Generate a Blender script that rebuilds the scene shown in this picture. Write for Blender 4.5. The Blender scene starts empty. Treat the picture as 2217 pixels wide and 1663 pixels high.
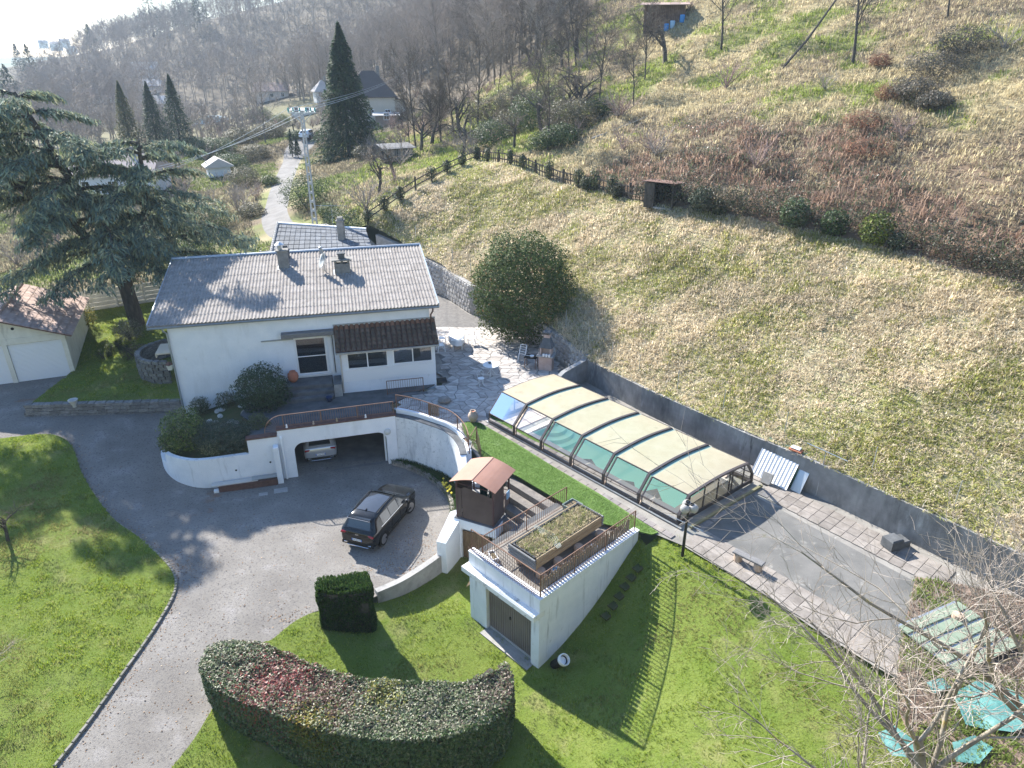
import bpy, math, random
import numpy as np
from mathutils import Vector, Matrix, geometry
rad = math.radians
SC = bpy.context.scene
COL = SC.collection

# ---------------------------------------------------------------- camera
CAM_H, PITCH, FPX, PCX, PCY = 21.0, rad(25.4), 1545.0, 1108.5, 831.5
cam_d = bpy.data.cameras.new('camera')
cam_d.sensor_width = 36.0
cam_d.lens = FPX / 2217.0 * 36.0
cam_d.clip_start, cam_d.clip_end = 0.5, 9000.0
cam = bpy.data.objects.new('camera', cam_d)
COL.objects.link(cam)
cam.location = (0, 0, CAM_H)
cam.rotation_euler = (math.pi / 2 - PITCH, 0, 0)
SC.camera = cam

# ---------------------------------------------------------------- daylight
SUN_ELEV, SUN_AZ = rad(34.0), math.atan2(-0.61, 0.79)      # azimuth measured from +Y towards +X
world = bpy.data.worlds.new('World')
SC.world = world
world.use_nodes = True
wn = world.node_tree
sky = wn.nodes.new('ShaderNodeTexSky')
sky.sky_type = 'NISHITA'
sky.sun_disc = False
sky.sun_elevation = SUN_ELEV
sky.sun_rotation = SUN_AZ
sky.air_density, sky.dust_density, sky.ozone_density = 1.2, 0.5, 6.0
wn.links.new(sky.outputs[0], wn.nodes['Background'].inputs[0])
wn.nodes['Background'].inputs[1].default_value = 0.105
sun_d = bpy.data.lights.new('sun', 'SUN')
sun_d.energy = 5.0
sun_d.angle = rad(0.53)
sun_d.color = (1.0, 0.95, 0.87)
sun = bpy.data.objects.new('sun', sun_d)
COL.objects.link(sun)
SUN_TO = Vector((math.sin(SUN_AZ) * math.cos(SUN_ELEV), math.cos(SUN_AZ) * math.cos(SUN_ELEV), math.sin(SUN_ELEV)))
sun.rotation_euler = (-SUN_TO).to_track_quat('-Z', 'Y').to_euler()
sun.location = (0, 0, 200)
SC.view_settings.view_transform = 'Standard'
SC.view_settings.look = 'None'
SC.view_settings.exposure = 1.7
SC.view_settings.gamma = 1.0
SC.view_settings.use_curve_mapping = False
SC.cycles.max_bounces = 6
SC.cycles.diffuse_bounces = 3
SC.cycles.glossy_bounces = 3
SC.cycles.transmission_bounces = 5
SC.cycles.transparent_max_bounces = 8
SC.cycles.volume_bounces = 0
SC.cycles.caustics_reflective = False
SC.cycles.caustics_refractive = False
SC.cycles.use_adaptive_sampling = True
SC.cycles.use_denoising = True

# ---------------------------------------------------------------- helpers: surveying
_s, _c = math.sin(PITCH), math.cos(PITCH)
def ray(px, py):
    a = (px - PCX) / FPX; b = (PCY - py) / FPX
    return (a, _c + b * _s, -_s + b * _c)
def G(px, py, z=0.0):
    v = ray(px, py); t = (z - CAM_H) / v[2]
    return Vector((v[0] * t, v[1] * t, z))
def A(px, py, Y):
    v = ray(px, py); t = Y / v[1]
    return Vector((v[0] * t, Y, CAM_H + v[2] * t))
class Fr:
    """a local building frame: origin, heading"""
    def __init__(s, ox, oy, deg, oz=0.0):
        s.o = (ox, oy, oz); s.a = rad(deg)
        s.e = (math.cos(s.a), math.sin(s.a)); s.n = (-s.e[1], s.e[0])
    def w(s, x, y, z=0.0):
        return Vector((s.o[0] + x * s.e[0] + y * s.n[0], s.o[1] + x * s.e[1] + y * s.n[1], s.o[2] + z))
    def loc(s, p):
        dx, dy = p[0] - s.o[0], p[1] - s.o[1]
        return Vector((dx * s.e[0] + dy * s.e[1], dx * s.n[0] + dy * s.n[1], (p[2] if len(p) > 2 else 0) - s.o[2]))

# ---------------------------------------------------------------- helpers: objects
def tag(o, label=None, cat=None, group=None, kind=None):
    if label: o['label'] = label
    if cat: o['category'] = cat
    if group: o['group'] = group
    if kind: o['kind'] = kind
    return o
def thing(name, label, cat, loc=(0, 0, 0), rz=0.0, group=None):
    o = bpy.data.objects.new(name, None)
    o.empty_display_size = 0.3
    COL.objects.link(o)
    o.location = loc; o.rotation_euler = (0, 0, rz)
    return tag(o, label, cat, group)
def link(name, me, parent=None, loc=(0, 0, 0), rot=(0, 0, 0), scale=(1, 1, 1), label=None):
    o = bpy.data.objects.new(name, me)
    COL.objects.link(o)
    if parent: o.parent = parent
    o.location = loc; o.rotation_euler = rot; o.scale = scale
    if label: o['label'] = label
    return o
def kids(o): return [c for c in ALLKIDS.get(o, [])] or list(o.children)
ALLKIDS = {}
def copy_tree(o, parent=None):
    c = o.copy(); COL.objects.link(c)
    if parent: c.parent = parent
    for ch in list(o.children): copy_tree(ch, c)
    return c
def mesh_np(name, v, f, mats=None, smooth=False, col=None, fm=None):
    """v Nx3, f Mxk array (k=3 or 4)"""
    v = np.asarray(v, dtype=np.float32); f = np.asarray(f, dtype=np.int32)
    me = bpy.data.meshes.new(name)
    k = f.shape[1]
    me.vertices.add(len(v)); me.vertices.foreach_set('co', v.ravel())
    me.loops.add(f.size); me.loops.foreach_set('vertex_index', f.ravel())
    me.polygons.add(len(f))
    me.polygons.foreach_set('loop_start', np.arange(0, f.size, k, dtype=np.int32))
    me.polygons.foreach_set('loop_total', np.full(len(f), k, dtype=np.int32))
    if fm is not None: me.polygons.foreach_set('material_index', np.asarray(fm, dtype=np.int32))
    if smooth: me.polygons.foreach_set('use_smooth', np.ones(len(f), dtype=bool))
    if col is not None:
        at = me.color_attributes.new('Col', 'FLOAT_COLOR', 'POINT')
        c4 = np.ones((len(v), 4), dtype=np.float32); c4[:, :3] = col
        at.data.foreach_set('color', c4.ravel())
    me.update(calc_edges=True)
    if mats:
        for m in (mats if isinstance(mats, (list, tuple)) else [mats]): me.materials.append(m)
    return me

class MB:
    """collects shapes; build() links them as one mesh object"""
    def __init__(s): s.v = []; s.f = []; s.m = []; s.mi = 0
    def mat(s, i): s.mi = i; return s
    def add(s, vs, fs):
        b = len(s.v); s.v += [tuple(p) for p in vs]
        for f in fs: s.f.append(tuple(b + i for i in f)); s.m.append(s.mi)
        return s
    def box(s, x0, x1, y0, y1, z0, z1, M=None, bev=0.0):
        if bev:
            b = bev; vs = []; 
            for z, i in ((z0, b), (z0 + b, 0), (z1 - b, 0), (z1, b)):
                for (x, y) in ((x0 + i, y0 + i), (x1 - i, y0 + i), (x1 - i, y1 - i), (x0 + i, y1 - i)): vs.append((x, y, z))
            fs = [(3, 2, 1, 0), (12, 13, 14, 15)]
            for l in range(3):
                for k in range(4): fs.append((l * 4 + k, l * 4 + (k + 1) % 4, l * 4 + 4 + (k + 1) % 4, l * 4 + 4 + k))
        else:
            vs = [(x0, y0, z0), (x1, y0, z0), (x1, y1, z0), (x0, y1, z0), (x0, y0, z1), (x1, y0, z1), (x1, y1, z1), (x0, y1, z1)]
            fs = [(3, 2, 1, 0), (4, 5, 6, 7), (0, 1, 5, 4), (1, 2, 6, 5), (2, 3, 7, 6), (3, 0, 4, 7)]
        if M is not None: vs = [M @ Vector(p) for p in vs]
        return s.add(vs, fs)
    def bar(s, p0, p1, w, h=None, up=(0, 0, 1)):
        """square bar from p0 to p1, section w x h"""
        h = h or w
        p0 = Vector(p0); p1 = Vector(p1); d = (p1 - p0).normalized(); u = Vector(up)
        if abs(d.dot(u)) > .95: u = Vector((1, 0, 0)) if abs(d.x) < .9 else Vector((0, 1, 0))
        a = d.cross(u).normalized(); b = a.cross(d).normalized()
        vs = [p + a * sx * w / 2 + b * sz * h / 2 for p in (p0, p1) for (sx, sz) in ((-1, -1), (1, -1), (1, 1), (-1, 1))]
        return s.add(vs, [(3, 2, 1, 0), (4, 5, 6, 7), (0, 1, 5, 4), (1, 2, 6, 5), (2, 3, 7, 6), (3, 0, 4, 7)])
    def tube(s, path, r, n=6, cap=True):
        path = [Vector(p) for p in path]; rs = r if isinstance(r, (list, tuple)) else [r] * len(path)
        b0 = len(s.v); ref = None
        for i, p in enumerate(path):
            d = (path[min(i + 1, len(path) - 1)] - path[max(i - 1, 0)]).normalized()
            if ref is None: ref = Vector((0, 0, 1)) if abs(d.z) < .9 else Vector((1, 0, 0))
            a = d.cross(ref).normalized(); b = a.cross(d).normalized(); ref = b
            for k in range(n):
                t = 2 * math.pi * k / n
                s.v.append(tuple(p + (a * math.cos(t) + b * math.sin(t)) * rs[i]))
        for i in range(len(path) - 1):
            for k in range(n):
                s.f.append((b0 + i * n + k, b0 + i * n + (k + 1) % n, b0 + (i + 1) * n + (k + 1) % n, b0 + (i + 1) * n + k)); s.m.append(s.mi)
        if cap:
            s.f.append(tuple(b0 + k for k in reversed(range(n)))); s.m.append(s.mi)
            e = b0 + (len(path) - 1) * n
            s.f.append(tuple(e + k for k in range(n))); s.m.append(s.mi)
        return s
    def lathe(s, prof, n=16, c=(0, 0, 0), sx=1, sy=1):
        b0 = len(s.v)
        for (r, z) in prof:
            for k in range(n):
                t = 2 * math.pi * k / n
                s.v.append((c[0] + r * math.cos(t) * sx, c[1] + r * math.sin(t) * sy, c[2] + z))
        for i in range(len(prof) - 1):
            for k in range(n):
                s.f.append((b0 + i * n + k, b0 + i * n + (k + 1) % n, b0 + (i + 1) * n + (k + 1) % n, b0 + (i + 1) * n + k)); s.m.append(s.mi)
        s.f.append(tuple(b0 + k for k in reversed(range(n)))); s.m.append(s.mi)
        e = b0 + (len(prof) - 1) * n
        s.f.append(tuple(e + k for k in range(n))); s.m.append(s.mi)
        return s
    def prism(s, poly, z0, z1):
        """poly: ccw list of (x,y); z0/z1 numbers or lists"""
        n = len(poly)
        a = z0 if isinstance(z0, (list, tuple)) else [z0] * n; b = z1 if isinstance(z1, (list, tuple)) else [z1] * n
        vs = [(p[0], p[1], a[i]) for i, p in enumerate(poly)] + [(p[0], p[1], b[i]) for i, p in enumerate(poly)]
        fs = [tuple(reversed(range(n))), tuple(range(n, 2 * n))] + [(i, (i + 1) % n, n + (i + 1) % n, n + i) for i in range(n)]
        return s.add(vs, fs)
    def wall(s, path, th, z0, z1, side=1):
        """thick wall along a polyline (x,y); thickness to the left (side=1) of travel"""
        P = [Vector((p[0], p[1])) for p in path]; n = len(P)
        a = z0 if isinstance(z0, (list, tuple)) else [z0] * n; b = z1 if isinstance(z1, (list, tuple)) else [z1] * n
        Q = []
        for i in range(n):
            d = (P[min(i + 1, n - 1)] - P[max(i - 1, 0)]).normalized()
            Q.append(P[i] + Vector((-d.y, d.x)) * th * side)
        vs = []
        for i in range(n):
            vs += [(P[i].x, P[i].y, a[i]), (P[i].x, P[i].y, b[i]), (Q[i].x, Q[i].y, b[i]), (Q[i].x, Q[i].y, a[i])]
        fs = [(0, 1, 2, 3), (4 * n - 1, 4 * n - 2, 4 * n - 3, 4 * n - 4)]
        for i in range(n - 1):
            for k in range(4): fs.append((4 * i + k, 4 * i + 4 + k, 4 * i + 4 + (k + 1) % 4, 4 * i + (k + 1) % 4))
        if side < 0: fs = [tuple(reversed(f)) for f in fs]
        fs = [tuple(reversed(f)) for f in fs]
        return s.add(vs, fs)
    def me(s, name, mats, smooth=False):
        me = bpy.data.meshes.new(name)
        me.from_pydata(s.v, [], s.f)
        for m in (mats if isinstance(mats, (list, tuple)) else [mats]): me.materials.append(m)
        me.polygons.foreach_set('material_index', s.m)
        if smooth: me.polygons.foreach_set('use_smooth', [True] * len(me.polygons))
        me.update()
        return me
    def build(s, name, mats, parent=None, smooth=False, loc=(0, 0, 0), rot=(0, 0, 0), label=None, scale=(1, 1, 1)):
        return link(name, s.me(name, mats, smooth), parent, loc, rot, scale, label)

# ---------------------------------------------------------------- helpers: materials
def _n(nt, t, **k):
    n = nt.nodes.new(t)
    for a, b in k.items(): setattr(n, a, b)
    return n
def noise(nt, vec, scale, detail=5, rough=.6):
    n = _n(nt, 'ShaderNodeTexNoise'); n.inputs['Scale'].default_value = scale
    n.inputs['Detail'].default_value = detail; n.inputs['Roughness'].default_value = rough
    nt.links.new(vec, n.inputs['Vector']); return n.outputs['Fac']
def ramp(nt, fac, a, b):
    n = _n(nt, 'ShaderNodeMapRange'); n.inputs[1].default_value = a; n.inputs[2].default_value = b
    nt.links.new(fac, n.inputs[0]); return n.outputs[0]
def mixc(nt, fac, c1, c2, mode='MIX'):
    n = _n(nt, 'ShaderNodeMix', data_type='RGBA', blend_type=mode)
    if isinstance(fac, (int, float)): n.inputs[0].default_value = fac
    else: nt.links.new(fac, n.inputs[0])
    for c, i in ((c1, 6), (c2, 7)):
        if isinstance(c, tuple): n.inputs[i].default_value = (*c[:3], 1)
        else: nt.links.new(c, n.inputs[i])
    return n.outputs[2]
def mat(name, c1, c2=None, scale=3.0, rough=.8, bump=0.0, bscale=30.0, metal=0.0, spec=.1, stretch=(1, 1, 1), lo=.35, hi=.65,
        stains=(), rnd=0.0, detail=6, coat=0.0, attr=False, transl=0.0, alpha=1.0, transm=0.0, ior=1.45):
    """stains: (colour, scale, lo, hi, stretch)"""
    m = bpy.data.materials.new(name); m.use_nodes = True; nt = m.node_tree
    p = nt.nodes['Principled BSDF']; L = nt.links.new
    tc = _n(nt, 'ShaderNodeTexCoord')
    mp = _n(nt, 'ShaderNodeMapping'); mp.inputs['Scale'].default_value = stretch
    L(tc.outputs['Object'], mp.inputs[0]); vec = mp.outputs[0]
    if rnd:
        oi = _n(nt, 'ShaderNodeObjectInfo')
        ad = _n(nt, 'ShaderNodeVectorMath', operation='ADD'); L(vec, ad.inputs[0])
        cx = _n(nt, 'ShaderNodeVectorMath', operation='SCALE'); cx.inputs[3].default_value = 37.0
        cb = _n(nt, 'ShaderNodeCombineXYZ'); L(oi.outputs['Random'], cb.inputs[0]); L(oi.outputs['Random'], cb.inputs[1]); L(oi.outputs['Random'], cb.inputs[2])
        L(cb.outputs[0], cx.inputs[0]); L(cx.outputs[0], ad.inputs[1]); vec = ad.outputs[0]
    if attr:
        av = _n(nt, 'ShaderNodeAttribute'); av.attribute_name = 'Col'; col = av.outputs['Color']
    elif c2 is not None: col = mixc(nt, ramp(nt, noise(nt, vec, scale, detail), lo, hi), c1, c2)
    else:
        rgb = _n(nt, 'ShaderNodeRGB'); rgb.outputs[0].default_value = (*c1, 1); col = rgb.outputs[0]
    for (sc, ss, a, b, st) in stains:
        m2 = _n(nt, 'ShaderNodeMapping'); m2.inputs['Scale'].default_value = st; L(tc.outputs['Object'], m2.inputs[0])
        col = mixc(nt, ramp(nt, noise(nt, m2.outputs[0], ss, 5, .65), a, b), col, sc)
    if rnd:
        mr = _n(nt, 'ShaderNodeMapRange'); mr.inputs[3].default_value = 1 - rnd; mr.inputs[4].default_value = 1 + rnd
        L(oi.outputs['Random'], mr.inputs[0])
        hs = _n(nt, 'ShaderNodeHueSaturation'); L(mr.outputs[0], hs.inputs['Value']); L(col, hs.inputs['Color']); col = hs.outputs[0]
    L(col, p.inputs['Base Color'])
    p.inputs['Roughness'].default_value = rough; p.inputs['Metallic'].default_value = metal
    p.inputs['Specular IOR Level'].default_value = spec; p.inputs['Coat Weight'].default_value = coat
    p.inputs['Coat Roughness'].default_value = .05
    p.inputs['Alpha'].default_value = alpha; p.inputs['Transmission Weight'].default_value = transm; p.inputs['IOR'].default_value = ior
    if bump:
        bn = _n(nt, 'ShaderNodeBump'); bn.inputs['Strength'].default_value = min(1.0, bump); bn.inputs['Distance'].default_value = .05 * max(1, bump)
        L(noise(nt, vec, bscale, 6, .65), bn.inputs['Height']); L(bn.outputs[0], p.inputs['Normal'])
    if transl:
        td = _n(nt, 'ShaderNodeBsdfTranslucent'); L(col, td.inputs[0])
        mx = _n(nt, 'ShaderNodeMixShader'); mx.inputs[0].default_value = transl
        L(p.outputs[0], mx.inputs[1]); L(td.outputs[0], mx.inputs[2])
        L(mx.outputs[0], nt.nodes['Material Output'].inputs[0])
    return m
def glass(name, tint, refl=.12, dark=.75):
    """window pane: clear film over a tint, with mirror sheen"""
    m = bpy.data.materials.new(name); m.use_nodes = True; nt = m.node_tree; L = nt.links.new
    nt.nodes.remove(nt.nodes['Principled BSDF'])
    t = _n(nt, 'ShaderNodeBsdfTransparent'); t.inputs[0].default_value = (*tint, 1)
    g = _n(nt, 'ShaderNodeBsdfGlossy'); g.inputs['Roughness'].default_value = .03
    lw = _n(nt, 'ShaderNodeFresnel'); lw.inputs[0].default_value = 1.5
    ad = _n(nt, 'ShaderNodeMath', operation='ADD'); ad.inputs[1].default_value = refl; ad.use_clamp = True
    L(lw.outputs[0], ad.inputs[0])
    mx = _n(nt, 'ShaderNodeMixShader'); L(ad.outputs[0], mx.inputs[0]); L(t.outputs[0], mx.inputs[1]); L(g.outputs[0], mx.inputs[2])
    L(mx.outputs[0], nt.nodes['Material Output'].inputs[0])
    return m

# ---------------------------------------------------------------- helpers: numbers
RNG = np.random.default_rng(7)
def _hash(ix, iy, seed):
    h = (ix.astype(np.int64) * 374761393 + iy.astype(np.int64) * 668265263 + seed * 974711) & 0x7fffffff
    h = ((h ^ (h >> 13)) * 1274126177) & 0x7fffffff
    return ((h ^ (h >> 16)) & 0xffff) / 65535.0
def vnoise(x, y, seed=0):
    x = np.asarray(x, float); y = np.asarray(y, float)
    ix = np.floor(x).astype(np.int64); iy = np.floor(y).astype(np.int64); fx = x - ix; fy = y - iy
    fx = fx * fx * (3 - 2 * fx); fy = fy * fy * (3 - 2 * fy)
    a = _hash(ix, iy, seed); b = _hash(ix + 1, iy, seed); c = _hash(ix, iy + 1, seed); d = _hash(ix + 1, iy + 1, seed)
    return (a * (1 - fx) + b * fx) * (1 - fy) + (c * (1 - fx) + d * fx) * fy
def fbm(x, y, seed=0, oct=4):
    s = 0; a = .5; t = 0
    for o in range(oct):
        s = s + a * vnoise(np.asarray(x) * 2 ** o, np.asarray(y) * 2 ** o, seed + o * 17); t += a; a *= .5
    return s / t
class TPS:
    def __init__(s, pts, lam=1e-3):
        P = np.array(pts, float); s.xy = P[:, :2] / 50.0; n = len(P)
        K = s.k(s.xy, s.xy) + lam * np.eye(n)
        B = np.c_[np.ones(n), s.xy]
        M = np.zeros((n + 3, n + 3)); M[:n, :n] = K; M[:n, n:] = B; M[n:, :n] = B.T
        r = np.linalg.solve(M, np.r_[P[:, 2], np.zeros(3)]); s.w = r[:n]; s.c = r[n:]
    @staticmethod
    def k(a, b):
        d2 = ((a[:, None, :] - b[None, :, :]) ** 2).sum(-1)
        return np.where(d2 > 1e-12, d2 * np.log(np.maximum(d2, 1e-12)), 0) * .5
    def __call__(s, x, y):
        x = np.atleast_1d(np.asarray(x, float)); y = np.atleast_1d(np.asarray(y, float)); sh = x.shape
        q = np.c_[x.ravel(), y.ravel()] / 50.0; out = np.empty(len(q))
        for i in range(0, len(q), 20000):
            b = q[i:i + 20000]; out[i:i + 20000] = s.k(b, s.xy) @ s.w + s.c[0] + b @ s.c[1:]
        return out.reshape(sh)
def inpoly(x, y, poly):
    x = np.asarray(x, float); y = np.asarray(y, float); r = np.zeros(x.shape, bool); n = len(poly)
    for i in range(n):
        x0, y0 = poly[i][0], poly[i][1]; x1, y1 = poly[(i + 1) % n][0], poly[(i + 1) % n][1]
        if y0 == y1: continue
        r ^= ((y0 > y) != (y1 > y)) & (x < (x1 - x0) * (y - y0) / (y1 - y0) + x0)
    return r
def dens(path, step):
    out = []
    for a, b in zip(path[:-1], path[1:]):
        n = max(1, int(math.hypot(b[0] - a[0], b[1] - a[1]) / step))
        for k in range(n): out.append((a[0] + (b[0] - a[0]) * k / n, a[1] + (b[1] - a[1]) * k / n))
    out.append((path[-1][0], path[-1][1])); return out
def smooth_path(pts, n=8, closed=False):
    P = [Vector(p) for p in pts]; out = []; m = len(P)
    for i in range(m if closed else m - 1):
        g = lambda k: P[k % m] if closed else P[max(0, min(m - 1, k))]
        p0, p1, p2, p3 = g(i - 1), g(i), g(i + 1), g(i + 2)
        for j in range(n):
            t = j / n
            out.append(.5 * ((2 * p1) + (p2 - p0) * t + (2 * p0 - 5 * p1 + 4 * p2 - p3) * t * t + (3 * p1 - p0 - 3 * p2 + p3) * t ** 3))
    if not closed: out.append(P[-1])
    return out
def sheet(poly, step, hf, jit=.25, dz=0.0, seed=1):
    """triangulate a polygon with interior grid points, drape on hf -> verts, tris"""
    poly = dens(list(poly) + [poly[0]], step)[:-1]
    xs = [p[0] for p in poly]; ys = [p[1] for p in poly]; rg = np.random.default_rng(seed)
    gx, gy = np.meshgrid(np.arange(min(xs), max(xs), step), np.arange(min(ys), max(ys), step))
    gx = gx.ravel() + rg.uniform(-jit, jit, gx.size) * step; gy = gy.ravel() + rg.uniform(-jit, jit, gy.size) * step
    k = inpoly(gx, gy, poly); gx, gy = gx[k], gy[k]
    n = len(poly)
    pts = [Vector((p[0], p[1])) for p in poly] + [Vector((a, b)) for a, b in zip(gx, gy)]
    vo, _, fo, *_ = geometry.delaunay_2d_cdt(pts, [(i, (i + 1) % n) for i in range(n)], [], 1, 1e-4)
    vo = np.array([(v.x, v.y) for v in vo]); fo = np.array([f for f in fo if len(f) == 3])
    a, b, c = vo[fo[:, 0]], vo[fo[:, 1]], vo[fo[:, 2]]
    area = (b[:, 0] - a[:, 0]) * (c[:, 1] - a[:, 1]) - (b[:, 1] - a[:, 1]) * (c[:, 0] - a[:, 0])
    fo[area < 0] = fo[area < 0][:, ::-1]
    z = hf(vo[:, 0], vo[:, 1]) + dz
    return np.c_[vo, z], fo
def rand_in(poly, n, seed):
    rg = np.random.default_rng(seed); xs = [p[0] for p in poly]; ys = [p[1] for p in poly]
    X = []; Y = []; got = 0
    while got < n:
        x = rg.uniform(min(xs), max(xs), n); y = rg.uniform(min(ys), max(ys), n); k = inpoly(x, y, poly)
        X.append(x[k]); Y.append(y[k]); got += k.sum()
        if k.sum() == 0: break
    return np.concatenate(X)[:n], np.concatenate(Y)[:n]
# ================================================================ GROUND
HL = TPS([(-9, 33.4, 0), (-5, 28, 0), (-12, 28, .05), (-4, 30.5, -.05), (-3, 27.5, -.08), (-4, 24, -.1), (-6.6, 34, 0), (-11.5, 32.5, .02),
          (-15.8, 32.2, .1), (-18.9, 32.9, .55), (-18.95, 36.6, 1.35), (-21, 38, 1.6), (-24, 37.5, 1.75), (-27.8, 41.3, 2.0), (-31, 40, 2.0),
          (-38, 40, 2.1), (-12, 20, -.1), (-13, 14, -.35), (-11, 10, -.5), (-20, 20, .15), (-25, 25, .8), (-30, 30, 1.45), (-24, 32, 1.2), (-40, 30, 1.7),
          (-8, 22, -.1), (-16, 27, .25), (-45, 20, 1.0), (-30, 10, .0)])
HF_ = TPS([(1.02, 20.2, -.8), (-1.46, 22.7, -.8), (-2.2, 26.4, -.8), (2.34, 21.48, -.4), (3.83, 22.93, .6), (5.1, 24.2, 2.0), (5.6, 24.7, 2.4),
          (6.85, 23.0, 2.42), (9.4, 20.3, 2.5), (12.5, 17.5, 2.5), (16, 13.5, 2.48), (6.0, 17.5, .8), (8.5, 15, 1.2), (4.5, 13.5, -.1), (2.5, 15.5, -.6),
          (-3.6, 26.0, -.75), (-5.6, 24.2, -.45), (-7.4, 22.8, -.12), (-9, 21, -.12), (-11, 16.5, -.25), (-10.5, 12, -.45), (-6, 20, -.5), (-3, 18, -.9),
          (-8, 16, -.7), (-4, 12, -1.2), (2, 11, -.8), (10, 12, .9), (16, 9, 1.4), (-9, 9, -.8), (6, 9, -.2), (20, 11, 2.35), (17.5, 10.5, 2.2)])
HF = lambda x, y: np.minimum(HF_(x, y), 2.5)
YARD = [(-27.8, 36.2), (-19.2, 37.4), (-20.5, 44), (-21.5, 54.5), (-26.5, 53.2), (-33.5, 50.0), (-31, 47.5), (-28.0, 41.4)]
HY = TPS([(-27.8, 36.2, 2.3), (-24, 36.6, 2.3), (-19.2, 37.4, 2.15), (-20.5, 44, 2.6), (-21.5, 54.5, 3.2), (-26.5, 53.2, 3.1), (-31, 47.5, 2.7), (-28, 41.6, 2.25), (-33.5, 50, 2.9), (-25, 43, 2.6)])
HU = TPS([(4.5, 39.1, 4.0), (7.3, 35.2, 3.95), (11.5, 29.9, 4.1), (18, 21.5, 4.1), (28, 9, 4.0), (3.4, 41.2, 4.3), (-.2, 49.4, 4.7), (-5.7, 55.8, 5.1), (-9.6, 60.2, 5.9), (-12.6, 61.8, 7.0),
          (-9, 68, 8.8), (-3.5, 74, 10.7), (2.1, 65.5, 10.7), (10.6, 51.8, 10.6), (16, 46, 10.7), (21, 40.6, 10.6), (24.8, 33.7, 10.3), (31, 24, 10.2), (38, 12, 10),
          (29, 67, 19.6), (43, 68.5, 24.4), (19, 101, 24.5), (8.5, 110, 20.3), (35, 50, 17.8), (45, 40, 19), (55, 55, 28), (60, 90, 38), (40, 120, 38), (20, 140, 34), (80, 40, 34), (8, 85, 15.5), (15, 78, 16.8),
          (-11.5, 105, 9.8), (-1, 84, 11.2), (-20, 85, 7.2), (-14, 75, 8.0), (-23, 140, 6.6), (-27, 195, 12), (-8, 150, 14), (0, 170, 24), (0, 200, 33),
          (-21.5, 66, 4.9), (-27, 83, 4.5), (-36, 123, 5.2), (-36, 130, 6.3), (-30, 150, 7), (-30, 62, 3.6), (-26, 56, 3.3), (-34, 52, 3.0), (-40, 42, 2.1), (-60, 45, 1.8), (-60, 80, 2.5), (-48, 100, 3.0),
          (-45, 20, 1.0), (-60, 150, 3), (-83, 251, 5), (-100, 150, 2), (-100, 243, 1), (-150, 250, -1), (-60, 300, 18), (-100, 350, 22), (-50, 260, 14), (-60, 400, 52), (-110, 420, 40), (0, 300, 48), (-50, 350, 44),
          (60, 160, 52), (100, 100, 52), (-145, 420, 35), (-220, 490, 26), (-306, 600, 17), (-200, 200, -3), (-300, 400, -6), (-400, 800, -6), (-100, 50, 1), (-150, 100, -1), (100, 300, 75), (100, 600, 70), (-100, 700, 22), (-300, 850, 0),
          (-420, 200, -6), (-400, 20, -4), (30, -20, 3), (80, -10, 22), (0, 500, 75), (140, 180, 75)])
def Gh(px, py, hf, z=0.0):
    for _ in range(10):
        p = G(px, py, z); z = float(hf(p.x, p.y)[0])
    return Vector((p.x, p.y, z))
PZ = 2.6                                              # level of the pool terrace
MEADOW = [(30, 6), (18.35, 21.35), (11.55, 29.97), (7.25, 35.43), (4.57, 39.2), (-.16, 49.25), (-2.95, 51.3), (-5.45, 55.65), (-9.5, 60.15), (-11.8, 61.45), (-12.6, 61.8), (-9, 68), (-3.5, 74), (2.1, 65.5),
          (10.6, 51.8), (16, 46), (21, 40.6), (24.8, 33.7), (31, 24), (40, 10)]
ROAD_C = smooth_path([(-15.5, 62.3, 0), (-21, 66.5, 0), (-24.5, 74, 0), (-27, 83, 0), (-31, 100, 0), (-35.2, 121, 0), (-35, 132, 0), (-31, 141, 0), (-26, 146, 0)], 6)
ROAD_W = [2.2 + (1.4 * max(0, min(1, (p.y - 116) / 8.0))) for p in ROAD_C]
def offs(path, ws, side):
    out = []
    for i, p in enumerate(path):
        d = (path[min(i + 1, len(path) - 1)] - path[max(i - 1, 0)]).normalized()
        out.append((p.x - d.y * ws[i] * side, p.y + d.x * ws[i] * side))
    return out
ROAD = offs(ROAD_C, [w * .62 for w in ROAD_W], 1) + offs(ROAD_C, [w * .62 for w in ROAD_W], -1)[::-1]
PROPERTY = [(30, 6), (18.35, 21.35), (11.55, 29.97), (7.25, 35.43), (4.57, 39.2), (-.16, 49.25), (-2.95, 51.3), (-5.45, 55.65), (-9.5, 60.15), (-11.8, 61.45), (-12.6, 61.8), (-19, 59.5), (-21.5, 54.5), (-26.5, 53.2), (-33.5, 50.0), (-38, 46),
            (-47, 44), (-47, -3), (30, -3)]
M_dirt = mat('hill_soil', (.15, .115, .075), (.24, .19, .12), .5, bump=.8, bscale=3, attr=True, rough=.95)
M_mead = mat('dry_grass', (.33, .29, .19), (.25, .23, .12), .35, bump=.9, bscale=4, rough=.95, stains=(((.16, .19, .06), .16, .45, .7, (1, 1, 1)), ((.36, .32, .22), 1.2, .5, .7, (1, 1, 1))))
M_asph_road = mat('road_asphalt', (.13, .125, .12), (.18, .172, .165), .8, bump=.3, bscale=20)

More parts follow.
